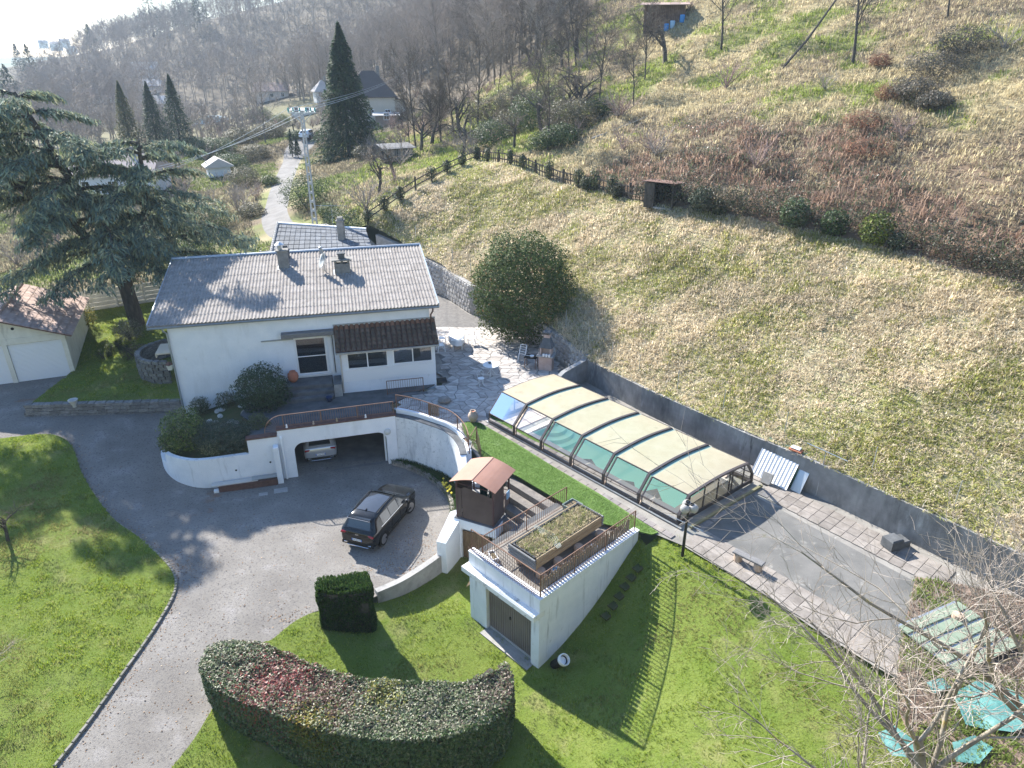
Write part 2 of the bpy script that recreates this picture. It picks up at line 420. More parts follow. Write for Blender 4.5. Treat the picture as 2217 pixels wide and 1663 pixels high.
def terrain():
    rg = np.random.default_rng(3)
    def grid(x0, x1, y0, y1, st):
        gx, gy = np.meshgrid(np.arange(x0, x1, st), np.arange(y0, y1, st))
        return np.c_[gx.ravel() + rg.uniform(-.3, .3, gx.size) * st, gy.ravel() + rg.uniform(-.3, .3, gx.size) * st]
    near = grid(-40, 66, 5, 128, 1.25)
    near = near[(near[:, 0] * .5 + near[:, 1] > 22)]
    mid = grid(-140, 100, 0, 260, 6); mid = mid[~((mid[:, 0] > -41) & (mid[:, 0] < 67) & (mid[:, 1] > 4) & (mid[:, 1] < 129))]
    far = grid(-430, 160, -20, 900, 22); far = far[~((far[:, 0] > -143) & (far[:, 0] < 103) & (far[:, 1] < 263))]
    P = np.r_[near, mid, far]
    pts = [Vector(p) for p in P]; edges = []
    for poly in (PROPERTY, MEADOW, ROAD):
        d = dens(list(poly) + [poly[0]], 1.5)[:-1]; b = len(pts)
        pts += [Vector(q) for q in d]; edges += [(b + i, b + (i + 1) % len(d)) for i in range(len(d))]
    vo, _, fo, *_ = geometry.delaunay_2d_cdt(pts, edges, [], 0, 1e-4)
    V = np.array([(v.x, v.y) for v in vo]); F = np.array([f for f in fo if len(f) == 3])
    a, b, c = V[F[:, 0]], V[F[:, 1]], V[F[:, 2]]
    ar = (b[:, 0] - a[:, 0]) * (c[:, 1] - a[:, 1]) - (b[:, 1] - a[:, 1]) * (c[:, 0] - a[:, 0])
    F[ar < 0] = F[ar < 0][:, ::-1]
    ce = (a + b + c) / 3
    z = HUB(V[:, 0], V[:, 1])
    V3 = np.c_[V, z]
    ip, im, ir = inpoly(ce[:, 0], ce[:, 1], PROPERTY), inpoly(ce[:, 0], ce[:, 1], MEADOW), inpoly(ce[:, 0], ce[:, 1], ROAD)
    col = ground_col(V[:, 0], V[:, 1])
    def part(name, mask, m, col=None):
        f = F[mask]; u, inv = np.unique(f, return_inverse=True)
        o = link(name, mesh_np(name, V3[u], inv.reshape(f.shape), m, True, None if col is None else col[u]))
        return tag(o, kind='structure')
    part('meadow', im, M_mead)
    part('lane', ir & ~im & ~ip, M_asph_road)
    rest = ~ip & ~im & ~ir
    up = (ce[:, 0] * .77 + ce[:, 1] * .64 > 34) & (ce[:, 0] > -16 - (ce[:, 1] - 60) * .12)
    part('hillside', rest & up, M_dirt, col)
    part('valley_ground', rest & ~up, M_dirt, col)
def road_dist(x, y):
    d = np.full(np.shape(x), 1e9)
    for p in ROAD_C: d = np.minimum(d, np.hypot(x - p.x, y - p.y))
    return d
def HUB(x, y):
    """upland height with humps"""
    s = .77 * x + .64 * y
    amp = np.clip((s - 41.5) / 6, 0, 1) * .9 * np.clip((200 - y) / 100, .3, 1)
    amp = amp * np.clip((road_dist(x, y) - 4) / 4, 0, 1)
    return HU(x, y) + amp * (fbm(x / 4.5, y / 4.5, 5, 3) - .5) * 1.6 + np.clip((s - 30) / 6, 0, 1) * (fbm(x / 1.3, y / 1.3, 9, 2) - .5) * .25
def zone(x, y):
    """0 bramble brown, 1 straw grass, 2 fresh green (mix weights)"""
    s = .77 * x + .64 * y
    t = -.64 * x + .77 * y                                   # along the contour
    n = fbm(x / 9, y / 9, 21, 3); n2 = fbm(x / 3.2, y / 3.2, 31, 3)
    bram = np.clip((57 - s) / 5, 0, 1) * np.clip((48 - t) / 10, 0, 1)
    straw = np.clip((n - .42) * 6, 0, 1) * (1 - bram * .95)
    green = np.clip((n2 - .5) * 6, 0, 1) * np.clip((n - .35) * 5, 0, 1) * (1 - bram)
    orch = np.clip((105 - y) / 15, 0, 1) * np.clip((-x + 3) / 5, 0, 1)
    orch = np.maximum(orch, np.clip((t - 46) / 8, 0, 1) * np.clip((y - 60) / 8, 0, 1) * np.clip((122 - y) / 10, 0, 1) * np.clip((x + 22) / 3, 0, 1))
    orch2 = np.exp(-((x - 14) ** 2 / 160 + (y - 92) ** 2 / 90))
    orch = np.maximum(orch, orch2)
    green = np.maximum(green, orch * np.clip((n2 - .38) * 6, 0, 1))
    return bram, straw, green
def ground_col(x, y):
    bram, straw, green = zone(x, y)
    c = np.array((.16, .125, .085))[None] * np.ones((len(x), 1))
    def mx(c, k, w): return c * (1 - w[:, None]) + np.array(k)[None] * w[:, None]
    c = mx(c, (.145, .105, .075), bram); c = mx(c, (.30, .255, .15), straw * .9); c = mx(c, (.15, .175, .055), green * .75)
    wood = np.clip((y - 112) / 15, 0, 1)
    c = mx(c, (.11, .09, .065), wood * (x > -60)); 
    valley = np.clip((-x - 38) / 8, 0, 1) * np.clip((y - 60) / 30, 0, 1)
    c = mx(c, (.12, .115, .065), valley * .8)
    c = mx(c, (.10, .085, .065), np.clip((y - 225) / 20, 0, 1))
    return c * (.85 + .3 * fbm(x / 2, y / 2, 77, 3))[:, None]
terrain()

# distant plain and far hills
def plain():
    mb = MB(); n = 48
    vs = [(0, 0, -9.0)]; R = (300, 900, 1700, 2600)
    v = []; f = []
    for r in R:
        for k in range(n):
            t = 2 * math.pi * k / n; v.append((r * math.cos(t), r * math.sin(t), -10.0 - (0 if r > 500 else 4)))
    for i in range(3):
        for k in range(n): f.append((i * n + k, (i + 1) * n + k, (i + 1) * n + (k + 1) % n, i * n + (k + 1) % n))
    f.append(tuple(range(n)))
    me = bpy.data.meshes.new('plain'); me.from_pydata(v, [], f); me.materials.append(mat('plain_fields', (.13, .15, .08), (.20, .19, .13), .006, rough=1))
    tag(link('plain', me), kind='structure')
plain()

# ---- driveway
M_asph = mat('driveway_asphalt', (.16, .148, .135), (.235, .22, .20), .45, bump=.5, bscale=26, rough=.9, lo=.3, hi=.7,
             stains=(((.26, .245, .235), .9, .56, .75, (1, 1, 1)), ((.10, .095, .095), 12, .52, .68, (1, 1, 1)), ((.20, .10, .055), .28, .66, .76, (1, 1, 1))))
DL = [(118, 1663), (190, 1570), (262, 1468), (332, 1368), (370, 1304), (382, 1268), (376, 1240), (350, 1208), (300, 1165), (250, 1130), (213, 1085), (180, 1030), (162, 980), (140, 955), (100, 945), (0, 955), (-250, 990)]
DR = [(945, 1214), (900, 1247), (860, 1270), (812, 1292), (745, 1318), (690, 1322), (640, 1345), (590, 1385), (560, 1402), (470, 1520), (420, 1600), (372, 1663)]
left_edge = [Gh(x, y, HL) for x, y in DL]
right_edge = [Gh(x, y, HL) for x, y in DR]
left_s = smooth_path(left_edge, 5); right_s = smooth_path(right_edge, 4)
drive_poly = [(-12.2, 9.5)] + [(p.x, p.y) for p in left_s] + [(-44, 34), (-44, 41.5), (-28.0, 41.6), (-28.2, 36.6), (-18.4, 37.5), (-16.5, 34.5), (-15, 33.5), (-6.3, 34.4), (-4.0, 33.2), (-2.5, 31.0), (-2.2, 28.0), (-3.3, 26.4)] + [(p.x, p.y) for p in right_s] + [(-8.6, 9.5)]
v, f = sheet(drive_poly, .8, HL)
tag(link('driveway', mesh_np('driveway', v, f, M_asph, True)), kind='structure')

# ---- lawns
M_lawn = mat('lawn_soil', (.10, .145, .024), (.14, .175, .04), .9, bump=.7, bscale=14, rough=.95, stains=(((.22, .21, .09), .5, .56, .74, (1, 1, 1)),))
lawn_poly = [(p.x + .05, p.y) for p in left_s] + [(-46.5, 32), (-46.5, -2), (-13.5, -2), (-12.3, 9.5)]
HLL = lambda x, y: HL(x, y) + .05 + .1 * np.clip((-x - 14) / 6, 0, 1)
v, f = sheet([(p.x - .02, p.y) for p in left_s] + [(-46.5, 32), (-46.5, -2), (-12.2, -2), (-12.2, 9.5)], .8, HLL)
tag(link('lawn', mesh_np('lawn', v, f, M_lawn, True)), kind='structure')
path_px = [(1385, 1172), (1425, 1152), (1478, 1179), (1560, 1228), (1667, 1292), (1758, 1356), (1878, 1429), (2010, 1505), (2200, 1610)]
path_edge = [G(x, y, PZ) for x, y in path_px]
front_poly = [(-8.6, 9.5), *[(p.x, p.y) for p in reversed(right_s)], (-3.2, 26.6), (-1.5, 27.4), (1.0, 26.5), (5.2, 25.2)] + [(p.x + .35, p.y + .3) for p in path_edge] + [(22, 8.5), (24, 2), (24, -2), (-8.6, -2)]
FRONT = front_poly
v, f = sheet(front_poly, .7, HF)
tag(link('lawn', mesh_np('lawn', v, f, M_lawn, True)), kind='structure')
v, f = sheet(YARD, .8, HY)
tag(link('yard_grass', mesh_np('yard', v, f, M_lawn, True)), kind='structure')

M_gravel = mat('gravel_yard', (.24, .22, .20), (.33, .31, .285), 1.5, rough=1, bump=.5, bscale=30)
HBK = TPS([(-21.5, 54.5, 3.2), (-19, 59.5, 3.9), (-12.6, 61.8, 6.0), (-14, 56, 2.9), (-13, 50, 2.7), (-20.5, 44, 2.6), (-12, 45, 2.55), (-5, 41, 2.5), (-10, 60, 2.9), (-17, 56, 3.0)])
v, f = sheet([(-21.6, 54.5), (-20.3, 42), (-8, 39), (-4.2, 40), (-7.5, 52), (-8.7, 60), (-12.6, 61.9), (-19.1, 59.6)], .9, HBK, dz=-.03)
tag(link('back_yard', mesh_np('back_yard', v, f, M_gravel)), kind='structure')
HGC = TPS([(-28, 36.3, 2.0), (-27.8, 41.3, 2.05), (-33.5, 50, 2.85), (-38, 46, 2.3), (-47, 44, 2.1), (-44, 41, 2.1), (-31, 47.5, 2.65)])
v, f = sheet([(-27.9, 41.55), (-31, 47.6), (-33.6, 50.1), (-38, 46.2), (-47, 44.2), (-47, 33), (-43.9, 33), (-43.9, 41.45)], .9, HGC, dz=-.01)
tag(link('garage_court', mesh_np('garage_court', v, f, M_gravel)), kind='structure')
# ================================================================ MATERIALS shared by buildings
M_white = mat('white_render', (.70, .73, .77), (.77, .79, .82), 1.2, rough=.9, bump=.15, bscale=60, stains=(((.56, .58, .60), .7, .56, .85, (1.4, 1.4, .3)), ((.60, .61, .60), 5, .6, .8, (1, 1, .5))))
M_whitest = mat('stained_white_render', (.68, .71, .75), (.77, .79, .82), 1.2, rough=.9, bump=.2, bscale=50,
                stains=(((.30, .31, .33), 1.5, .57, .82, (2.2, 2.2, .22)), ((.42, .42, .42), 2.5, .62, .85, (1, 1, .6))))
M_wallgrey = mat('weathered_render', (.62, .64, .66), (.76, .77, .78), .8, rough=.95, bump=.4, bscale=40,
                 stains=(((.30, .32, .35), .9, .55, .8, (1.6, 1.6, .35)), ((.40, .42, .44), 6, .55, .72, (1, 1, 1))))
M_whitepaint = mat('white_paint', (.78, .79, .80), rough=.45, spec=.4)
M_pvc = mat('white_frame', (.80, .80, .80), rough=.35, spec=.5)
M_fibro = mat('fibre_cement', (.215, .195, .178), (.31, .285, .262), 3, rough=.9, bump=.25, bscale=30, rnd=.06,
              stains=(((.075, .055, .045), 7, .615, .66, (1, 1, 1)), ((.17, .125, .10), 2.2, .58, .70, (2.5, .5, 1)), ((.24, .235, .20), .7, .5, .7, (1, 1, 1))))
M_zinc = mat('zinc', (.30, .33, .37), (.38, .41, .44), 3, rough=.45, metal=.6)
M_brown = mat('brown_paint', (.10, .055, .045), (.14, .08, .065), 5, rough=.6)
M_rail = mat('rusty_brown_rail', (.16, .095, .07), (.24, .15, .11), 9, rough=.7)
M_tile = mat('weathered_clay_tile', (.075, .062, .055), (.13, .095, .075), 3, rough=.9, bump=.3, rnd=.25, stains=(((.05, .055, .045), 6, .55, .7, (1, 1, 1)),))
M_conc = mat('concrete', (.27, .265, .255), (.36, .35, .335), 2.0, rough=.95, bump=.35, bscale=40, stains=(((.15, .15, .145), 1.2, .56, .75, (1, 1, .6)),))
M_concd = mat('dark_concrete', (.085, .09, .095), (.15, .155, .16), 1.6, rough=.95, bump=.4, bscale=30)
M_tarmac = mat('terrace_surface', (.075, .08, .085), (.12, .125, .13), 1.5, rough=.95, bump=.3, bscale=50)
M_beam = mat('grey_timber', (.14, .14, .145), (.22, .215, .21), 4, rough=.9, bump=.3, stretch=(1, 8, 8))
M_dark = mat('dark_void', (.02, .02, .022), rough=.9)
M_glass = glass('window_glass', (.55, .6, .62), .10)
M_chim = mat('chimney_block', (.17, .165, .155), (.27, .26, .24), 3, rough=.95, bump=.3)
M_terra = mat('terracotta', (.42, .15, .085), (.50, .20, .12), 3, rough=.8)
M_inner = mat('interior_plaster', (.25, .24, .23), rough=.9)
M_wood = mat('weathered_wood', (.17, .11, .065), (.28, .20, .12), 3, rough=.85, bump=.3, stretch=(6, 6, 1), rnd=.25)
M_steel = mat('dark_steel', (.05, .05, .055), rough=.4, metal=.7)
M_galv = mat('galvanised', (.42, .45, .47), rough=.4, metal=.7)

# ================================================================ HOUSE
HS = Fr(-19.75, 36.27, 13.4)
house = thing('house', 'long white house with a grey corrugated roof and tiled verandah', 'house', HS.w(0, 0), HS.a)
def build_house():
    t = house
    m = MB()                                             # outer walls, butted boxes
    m.box(.88, 7.43, .2, .45, .6, 7.12); m.box(9.2, 15.3, .2, .45, .6, 7.12)
    m.box(7.43, 9.2, .2, .45, .6, 3.42); m.box(7.43, 9.2, .2, .45, 5.76, 7.12)
    sl = 1.34 / 8.78
    for x in (.88, 15.05):
        m.add([(x, .45, .6), (x + .25, .45, .6), (x + .25, 8.6, .6), (x, 8.6, .6), (x, .45, 7.17), (x + .25, .45, 7.17), (x + .25, 8.6, 7.17 + 8.15 * sl), (x, 8.6, 7.17 + 8.15 * sl)],
              [(3, 2, 1, 0), (4, 5, 6, 7), (0, 1, 5, 4), (1, 2, 6, 5), (2, 3, 7, 6), (3, 0, 4, 7)])
    m.box(1.13, 15.05, 8.35, 8.6, .6, 8.38)
    m.box(1.13, 15.05, .45, 8.35, 3.2, 3.4)              # upper floor inside
    m.box(5.2, 5.3, .45, 8.35, 3.4, 7.1); m.box(11.6, 11.7, .45, 8.35, 3.4, 7.1)
    m.build('wall', M_white, t)
    # roof deck + sheets
    r = MB(); r.add([(0, 0, 7.12), (15.82, 0, 7.12), (15.82, 8.78, 8.46), (0, 8.78, 8.46), (0, 0, 7.2), (15.82, 0, 7.2), (15.82, 8.78, 8.54), (0, 8.78, 8.54)],
                    [(3, 2, 1, 0), (4, 5, 6, 7), (0, 1, 5, 4), (1, 2, 6, 5), (2, 3, 7, 6), (3, 0, 4, 7)])
    roof = r.build('roof', M_fibro, t)
    sw, nr = 15.82 / 16, 9; L = math.hypot(8.78, 1.34) / nr; pitch = math.atan2(1.34, 8.78)
    vs = []; fs = []; N = 30
    for i in range(N + 1):
        x = sw * i / N; h = .030 * math.cos(2 * math.pi * i / 6)
        for (y, dz) in ((-.05, .046), (L, .034)): vs.append((x, y, h + dz))
    a = len(vs)
    for i in range(N + 1):
        x = sw * i / N; h = .030 * math.cos(2 * math.pi * i / 6)
        for dz in (.046, .030): vs.append((x, -.05, h + dz))
    for i in range(N):
        fs.append((2 * i, 2 * i + 2, 2 * i + 3, 2 * i + 1))
        fs.append((a + 2 * i + 1, a + 2 * i + 3, a + 2 * i + 2, a + 2 * i))
    sm = MB().add(vs, fs).me('corrugated_sheet', M_fibro, True)
    for k in range(nr):
        for i in range(16):
            y = k * L
            link('corrugated_sheet', sm, roof, (i * sw, y * math.cos(pitch), 7.2 + y * math.sin(pitch) + random.uniform(0, .006)), (pitch + random.uniform(-.002, .002), 0, 0))
    MB().tube([(-.05, 8.82, 8.60), (15.87, 8.82, 8.60)], .11, 8).build('ridge_cap', M_zinc, t)
    MB().box(-.06, 0, -.02, 8.8, -.1, .16, Matrix.Translation((0, 0, 7.16)) @ Matrix.Rotation(pitch, 4, 'X')).build('verge_board', M_zinc, t)
    MB().box(15.82, 15.9, -.02, 8.8, -.1, .16, Matrix.Translation((0, 0, 7.16)) @ Matrix.Rotation(pitch, 4, 'X')).build('verge_board', M_zinc, t)
    g = MB()                                             # half round gutter
    pr = [(.0, 0), (-.02, -.07), (-.07, -.1), (-.12, -.07), (-.14, 0), (-.125, 0), (-.11, -.06), (-.07, -.085), (-.03, -.06), (-.012, 0)]
    vs = [(x, -.02 + a, 7.13 + b) for x in (-.05, 15.87) for a, b in pr]; n = len(pr)
    g.add(vs, [(k, (k + 1) % n, n + (k + 1) % n, n + k) for k in range(n)] + [tuple(range(n)), tuple(range(2 * n - 1, n - 1, -1))])
    g.build('gutter', M_zinc, t)
    MB().tube([(.72, -.08, 7.05), (.72, -.06, 6.9), (.85, .1, 6.7), (.85, .1, .9)], .05, 8).build('downpipe', M_zinc, t)
    MB().tube([(15.5, -.08, 7.05), (15.5, -.03, 6.85), (15.38, .1, 6.6), (15.38, .1, 6.3)], .05, 8).build('downpipe', M_brown, t)
    # chimneys: flue with metal hood (left), block stack with slab (right), and a vent pot
    def rz(y): return 7.2 + y * sl
    x, y = 6.95, 6.55
    c = MB().box(-.32, .32, -.25, .25, -.1, 1.1).box(-.38, .38, -.3, .3, 1.1, 1.18).build('chimney', M_chim, t, loc=(x, y, rz(y)))
    MB().lathe([(.13, 1.18), (.13, 1.45), (.3, 1.5), (.05, 1.66)], 12, (-.12, 0, 0)).build('hood', M_galv, c)
    MB().box(-.42, .42, -.36, .34, -.06, .05).build('flashing', M_galv, c, rot=(pitch, 0, 0))
    x, y = 7.05, 8.0
    c = MB().box(-.22, .22, -.2, .2, -.1, .55).box(-.28, .28, -.26, .26, .55, .62).build('chimney', M_concd, t, loc=(x, y, rz(y)))
    MB().box(-.15, .15, -.13, .13, .62, .85).build('pot', M_concd, c)
    x, y = 10.55, 5.3
    c = MB().box(-.48, .48, -.3, .3, -.1, .62).box(-.62, .62, -.42, .42, .82, .9).build('chimney', M_chim, t, loc=(x, y, rz(y)))
    for sx in (-.4, 0, .4): MB().box(sx - .07, sx + .07, -.24, .24, .62, .82).build('pier', M_chim, c)
    MB().box(-.2, .2, -.18, .18, .9, 1.2).box(-.27, .27, -.25, .25, 1.2, 1.27).build('pot', M_concd, c)
    MB().box(-.56, .56, -.4, .38, -.06, .05).build('flashing', M_galv, c, rot=(pitch, 0, 0))
    x, y = 9.55, 5.35                                    # dish on a mast
    d = MB().tube([(0, 0, -.05), (0, 0, 1.5)], .03, 8).build('satellite_mast', M_galv, t, loc=(x - .1, y + .2, rz(y)))
    prof = [(.02, .0), (.2, .02), (.38, .07), (.5, .13), (.51, .135), (.5, .15), (.38, .09), (.2, .04), (.02, .02)]
    MB().lathe(prof, 20).tube([(0, 0, .02), (0, .1, .45)], .015, 5).build('dish', mat('dish_grey', (.42, .43, .42), rough=.5), d, rot=(0, rad(-68), rad(15)), loc=(.02, -.1, .75), smooth=True)
    MB().lathe([(.09, 0), (.09, .35), (.13, .37), (.13, .45), (.02, .5)], 10).build('vent_pipe', M_zinc, t, loc=(9.25, 8.4, rz(8.4)))
    # verandah
    y0, ye, yw = -1.1, -1.42, .2
    vw = MB().box(9.9, 15.38, y0, y0 + .12, 2.3, 3.28).box(9.9, 10.3, y0, y0 + .12, 3.28, 5.22).box(12.62, 12.92, y0, y0 + .12, 3.28, 5.22).box(15.22, 15.38, y0, y0 + .12, 3.28, 5.22) \
        .box(10.3, 12.62, y0, y0 + .12, 5.06, 5.22).box(12.92, 15.22, y0, y0 + .12, 5.08, 5.22).box(10.3, 12.62, y0, y0 + .12, 3.28, 4.05).box(12.92, 15.22, y0, y0 + .12, 3.28, 4.12) \
        .box(9.9, 10.02, y0 + .12, yw, 2.3, 5.22).box(15.26, 15.38, y0 + .12, yw, 2.3, 5.22).box(10.02, 15.26, y0 + .12, yw, 3.3, 3.4).build('verandah_wall', M_white, t)
    pl = MB().box(0, .098, -.022, 0, 0, .72, bev=.006).me('cladding_board', M_whitepaint)
    n = 52
    for i in range(n): link('cladding_board', pl, vw, (10.0 + i * (5.3 / n), y0, 3.31))
    for (xa, xb, za, zb) in ((10.3, 12.62, 4.05, 5.06), (12.92, 15.22, 4.12, 5.08)):
        w = MB().box(xa - .05, xb + .05, y0 - .05, y0 - .003, za - .05, za + .01).build('window', M_pvc, t)
        f = MB(); yf = y0 + .01
        f.box(xa, xb, yf, yf + .06, zb - .06, zb).box(xa, xb, yf, yf + .06, za + .012, za + .07); mid = (xa + xb) / 2
        for xx in (xa, mid - .035, xb - .06): f.box(xx, xx + .065, yf, yf + .06, za + .07, zb - .06)
        f.build('frame', M_pvc, w)
        for a, b in ((xa + .066, mid - .036), (mid + .031, xb - .061)): MB().box(a, b, yf + .025, yf + .033, za + .072, zb - .062).build('pane', M_glass, w)
    vr = MB().add([(9.72, ye, 5.3), (15.6, ye, 5.3), (15.6, yw, 6.3), (9.72, yw, 6.3), (9.72, ye, 5.22), (15.6, ye, 5.22), (15.6, yw, 6.22), (9.72, yw, 6.22)],
                  [(0, 1, 2, 3), (7, 6, 5, 4), (0, 4, 5, 1), (1, 5, 6, 2), (2, 6, 7, 3), (3, 7, 4, 0)]).build('verandah_roof', M_brown, t)
    ang = math.atan2(1.0, yw - ye); ln = math.hypot(1.0, yw - ye); nc, nrw = 20, 6; cw = 5.88 / nc; lt = ln / nrw
    vs = []; fs = []; K = 7
    for (y, r0, z) in ((-.03, .125, .045), (lt + .04, .10, .02)):
        for k in range(K + 1):
            t_ = math.pi * k / K; vs.append((-r0 * math.cos(t_), y, z + r0 * .75 * math.sin(t_)))
    for k in range(K): fs.append((k, k + 1, K + 2 + k, K + 1 + k))
    for k in range(K + 1):
        t_ = math.pi * k / K; vs.append((-.105 * math.cos(t_), -.03, .045 + .075 * math.sin(t_)))
    b = 2 * (K + 1)
    for k in range(K): fs.append((b + k, b + k + 1, k + 1, k))
    fs = [tuple(reversed(q)) for q in fs]
    tm = MB().add(vs, fs).me('roof_tile', M_tile, True)
    M_tiler = mat('ridge_clay_tile', (.16, .085, .06), (.20, .11, .075), 3, rough=.9, rnd=.2)
    tm2 = tm.copy(); tm2.materials.clear(); tm2.materials.append(M_tiler)
    for j in range(nrw):
        for i in range(nc):
            link('roof_tile', tm2 if j == nrw - 1 else tm, vr, (9.72 + cw * (i + .5) + random.uniform(-.008, .008), ye + j * lt * math.cos(ang), 5.3 + j * lt * math.sin(ang)), (ang + random.uniform(-.02, .02), 0, random.uniform(-.02, .02)))
    MB().box(9.72, 15.6, ye - .1, ye, 5.2, 5.3).build('gutter', M_zinc, t)
    MB().box(9.7, 15.62, yw - .06, yw - .002, 6.3, 6.42).build('flashing', M_zinc, t)
    MB().tube([(9.98, ye - .03, 5.2), (9.95, y0 - .06, 4.95), (9.95, y0 - .06, 2.7)], .04, 8).build('downpipe', mat('beige_pipe', (.5, .45, .4), rough=.6), t)
    # sliding door, lintel and rail
    d = MB().box(7.36, 9.27, .12, .199, 3.38, 3.43).build('sliding_door', M_pvc, t)
    f = MB()
    for a, b, c_, e in ((7.44, 7.52, 3.44, 5.75), (9.11, 9.19, 3.44, 5.75)): f.box(a, b, .22, .3, c_, e)
    f.box(7.52, 9.11, .22, .3, 5.66, 5.75).box(7.52, 9.11, .22, .3, 3.44, 3.52).box(7.52, 9.11, .23, .29, 4.55, 4.6)
    f.build('frame', M_pvc, d)
    MB().box(7.53, 9.1, .255, .262, 3.53, 4.54).build('pane', M_glass, d); MB().box(7.53, 9.1, .255, .262, 4.61, 5.65).build('pane', M_glass, d)
    MB().box(9.32, 9.5, .14, .198, 3.5, 5.75).build('door_shutter', M_whitepaint, t)
    MB().box(6.8, 9.71, -.25, .198, 5.93, 6.2, bev=.02).build('lintel_beam', M_beam, t)
    MB().box(5.65, 7.42, .13, .198, 5.72, 5.78).build('shutter_rail', M_zinc, t)
    MB().box(9.56, 9.6, .17, .198, 3.4, 5.9).build('cable_strip', M_dark, t)
build_house()

# steps below the sliding door
st = thing('entrance_steps', 'three grey concrete steps below the sliding glass door', 'steps', HS.w(0, 0), HS.a)
MB().box(6.75, 9.35, -1.0, .195, 2.55, 3.27, bev=.02).build('landing', M_concd, st)
MB().box(6.6, 9.45, -1.4, -1.0, 2.55, 3.04, bev=.02).build('step', M_concd, st)
MB().box(6.55, 9.4, -1.8, -1.4, 2.55, 2.82, bev=.02).build('step', M_concd, st)
pb = thing('planter_box', 'grey rendered planter box between the steps and the verandah', 'planter', HS.w(0, 0), HS.a)
MB().box(9.42, 9.88, -1.5, -.2, 2.55, 3.35).build('wall', M_conc, pb); MB().box(9.46, 9.84, -1.46, -.24, 3.35, 3.4).build('soil', M_dirt if False else M_concd, pb)

# ================================================================ ANNEX behind
def annex():
    P = [A(586, 552, 53.0), A(806, 538, 51.5), A(792, 497, 57.5), A(601, 484, 59.5)]
    o = P[0]
    t = thing('annex', 'low annex behind the house under a blue grey panelled roof', 'annex', (o.x, o.y, 0))
    Q = [p - Vector((o.x, o.y, 0)) for p in P]
    ins = [Q[0] * .94 + Q[2] * .06, Q[1] * .94 + Q[3] * .06, Q[2] * .94 + Q[0] * .06, Q[3] * .94 + Q[1] * .06]
    m = MB().prism([(p.x, p.y) for p in ins], 2.4, [p.z - .22 for p in ins]).build('wall', M_white, t)
    r = MB().add([q - Vector((0, 0, .14)) for q in Q] + [q - Vector((0, 0, .24)) for q in Q], [(0, 1, 2, 3), (7, 6, 5, 4), (0, 4, 5, 1), (1, 5, 6, 2), (2, 6, 7, 3), (3, 7, 4, 0)]).build('roof', M_zinc, t)
    M_pan = mat('slate_panel', (.085, .095, .11), (.13, .14, .155), 4, rough=.75, rnd=.22, spec=.1)
    nx, ny = 18, 7
    def pt(u, v): return (Q[0] * (1 - u) + Q[1] * u) * (1 - v) + (Q[3] * (1 - u) + Q[2] * u) * v
    for i in range(nx):
        for j in range(ny):
            u0, u1, v0, v1 = (i + .04) / nx, (i + .96) / nx, (j + .03) / ny, (j + .97) / ny
            up = Vector((0, 0, .025)); c = [pt(u0, v0), pt(u1, v0), pt(u1, v1), pt(u0, v1)]
            MB().add([p - Vector((0, 0, .05)) for p in c] + [p + up * (1.6 if k < 2 else .7) for k, p in enumerate(c)], [(4, 5, 6, 7), (0, 1, 5, 4), (1, 2, 6, 5), (2, 3, 7, 6), (3, 0, 4, 7)]).build('roof_panel', M_pan, r)
    up = Vector((0, 0, .06))
    MB().bar(Q[3] + up, Q[2] + up, .22, .12).build('ridge_cap', M_white, t)
    for k in range(16):
        a = Q[0].lerp(Q[3], k / 16); b = Q[0].lerp(Q[3], (k + .93) / 16); MB().tube([a + up, b + up * 1.3], [.14, .11], 8).build('verge_tile', M_conc, t)
    c = pt(.72, .45)
    ch = MB().box(-.25, .25, -.25, .25, -.3, 1.45).box(-.31, .31, -.31, .31, 1.45, 1.53).box(-.2, .2, -.2, .2, 1.53, 1.75).build('chimney', M_chim, t, loc=c)
    an = pt(.64, .95)
    MB().tube([(0, 0, -.2), (0, 0, 1.9)], .02, 6).tube([(-1.4, 0, 1.85), (1.3, 0, 1.8)], .015, 5).build('aerial', M_galv, t, loc=an)
    for k in range(7): MB().tube([(-1.3 + k * .42, -.25, 1.85), (-1.3 + k * .42, .25, 1.85)], .009, 4).build('aerial_rod', M_galv, t, loc=an)
annex()

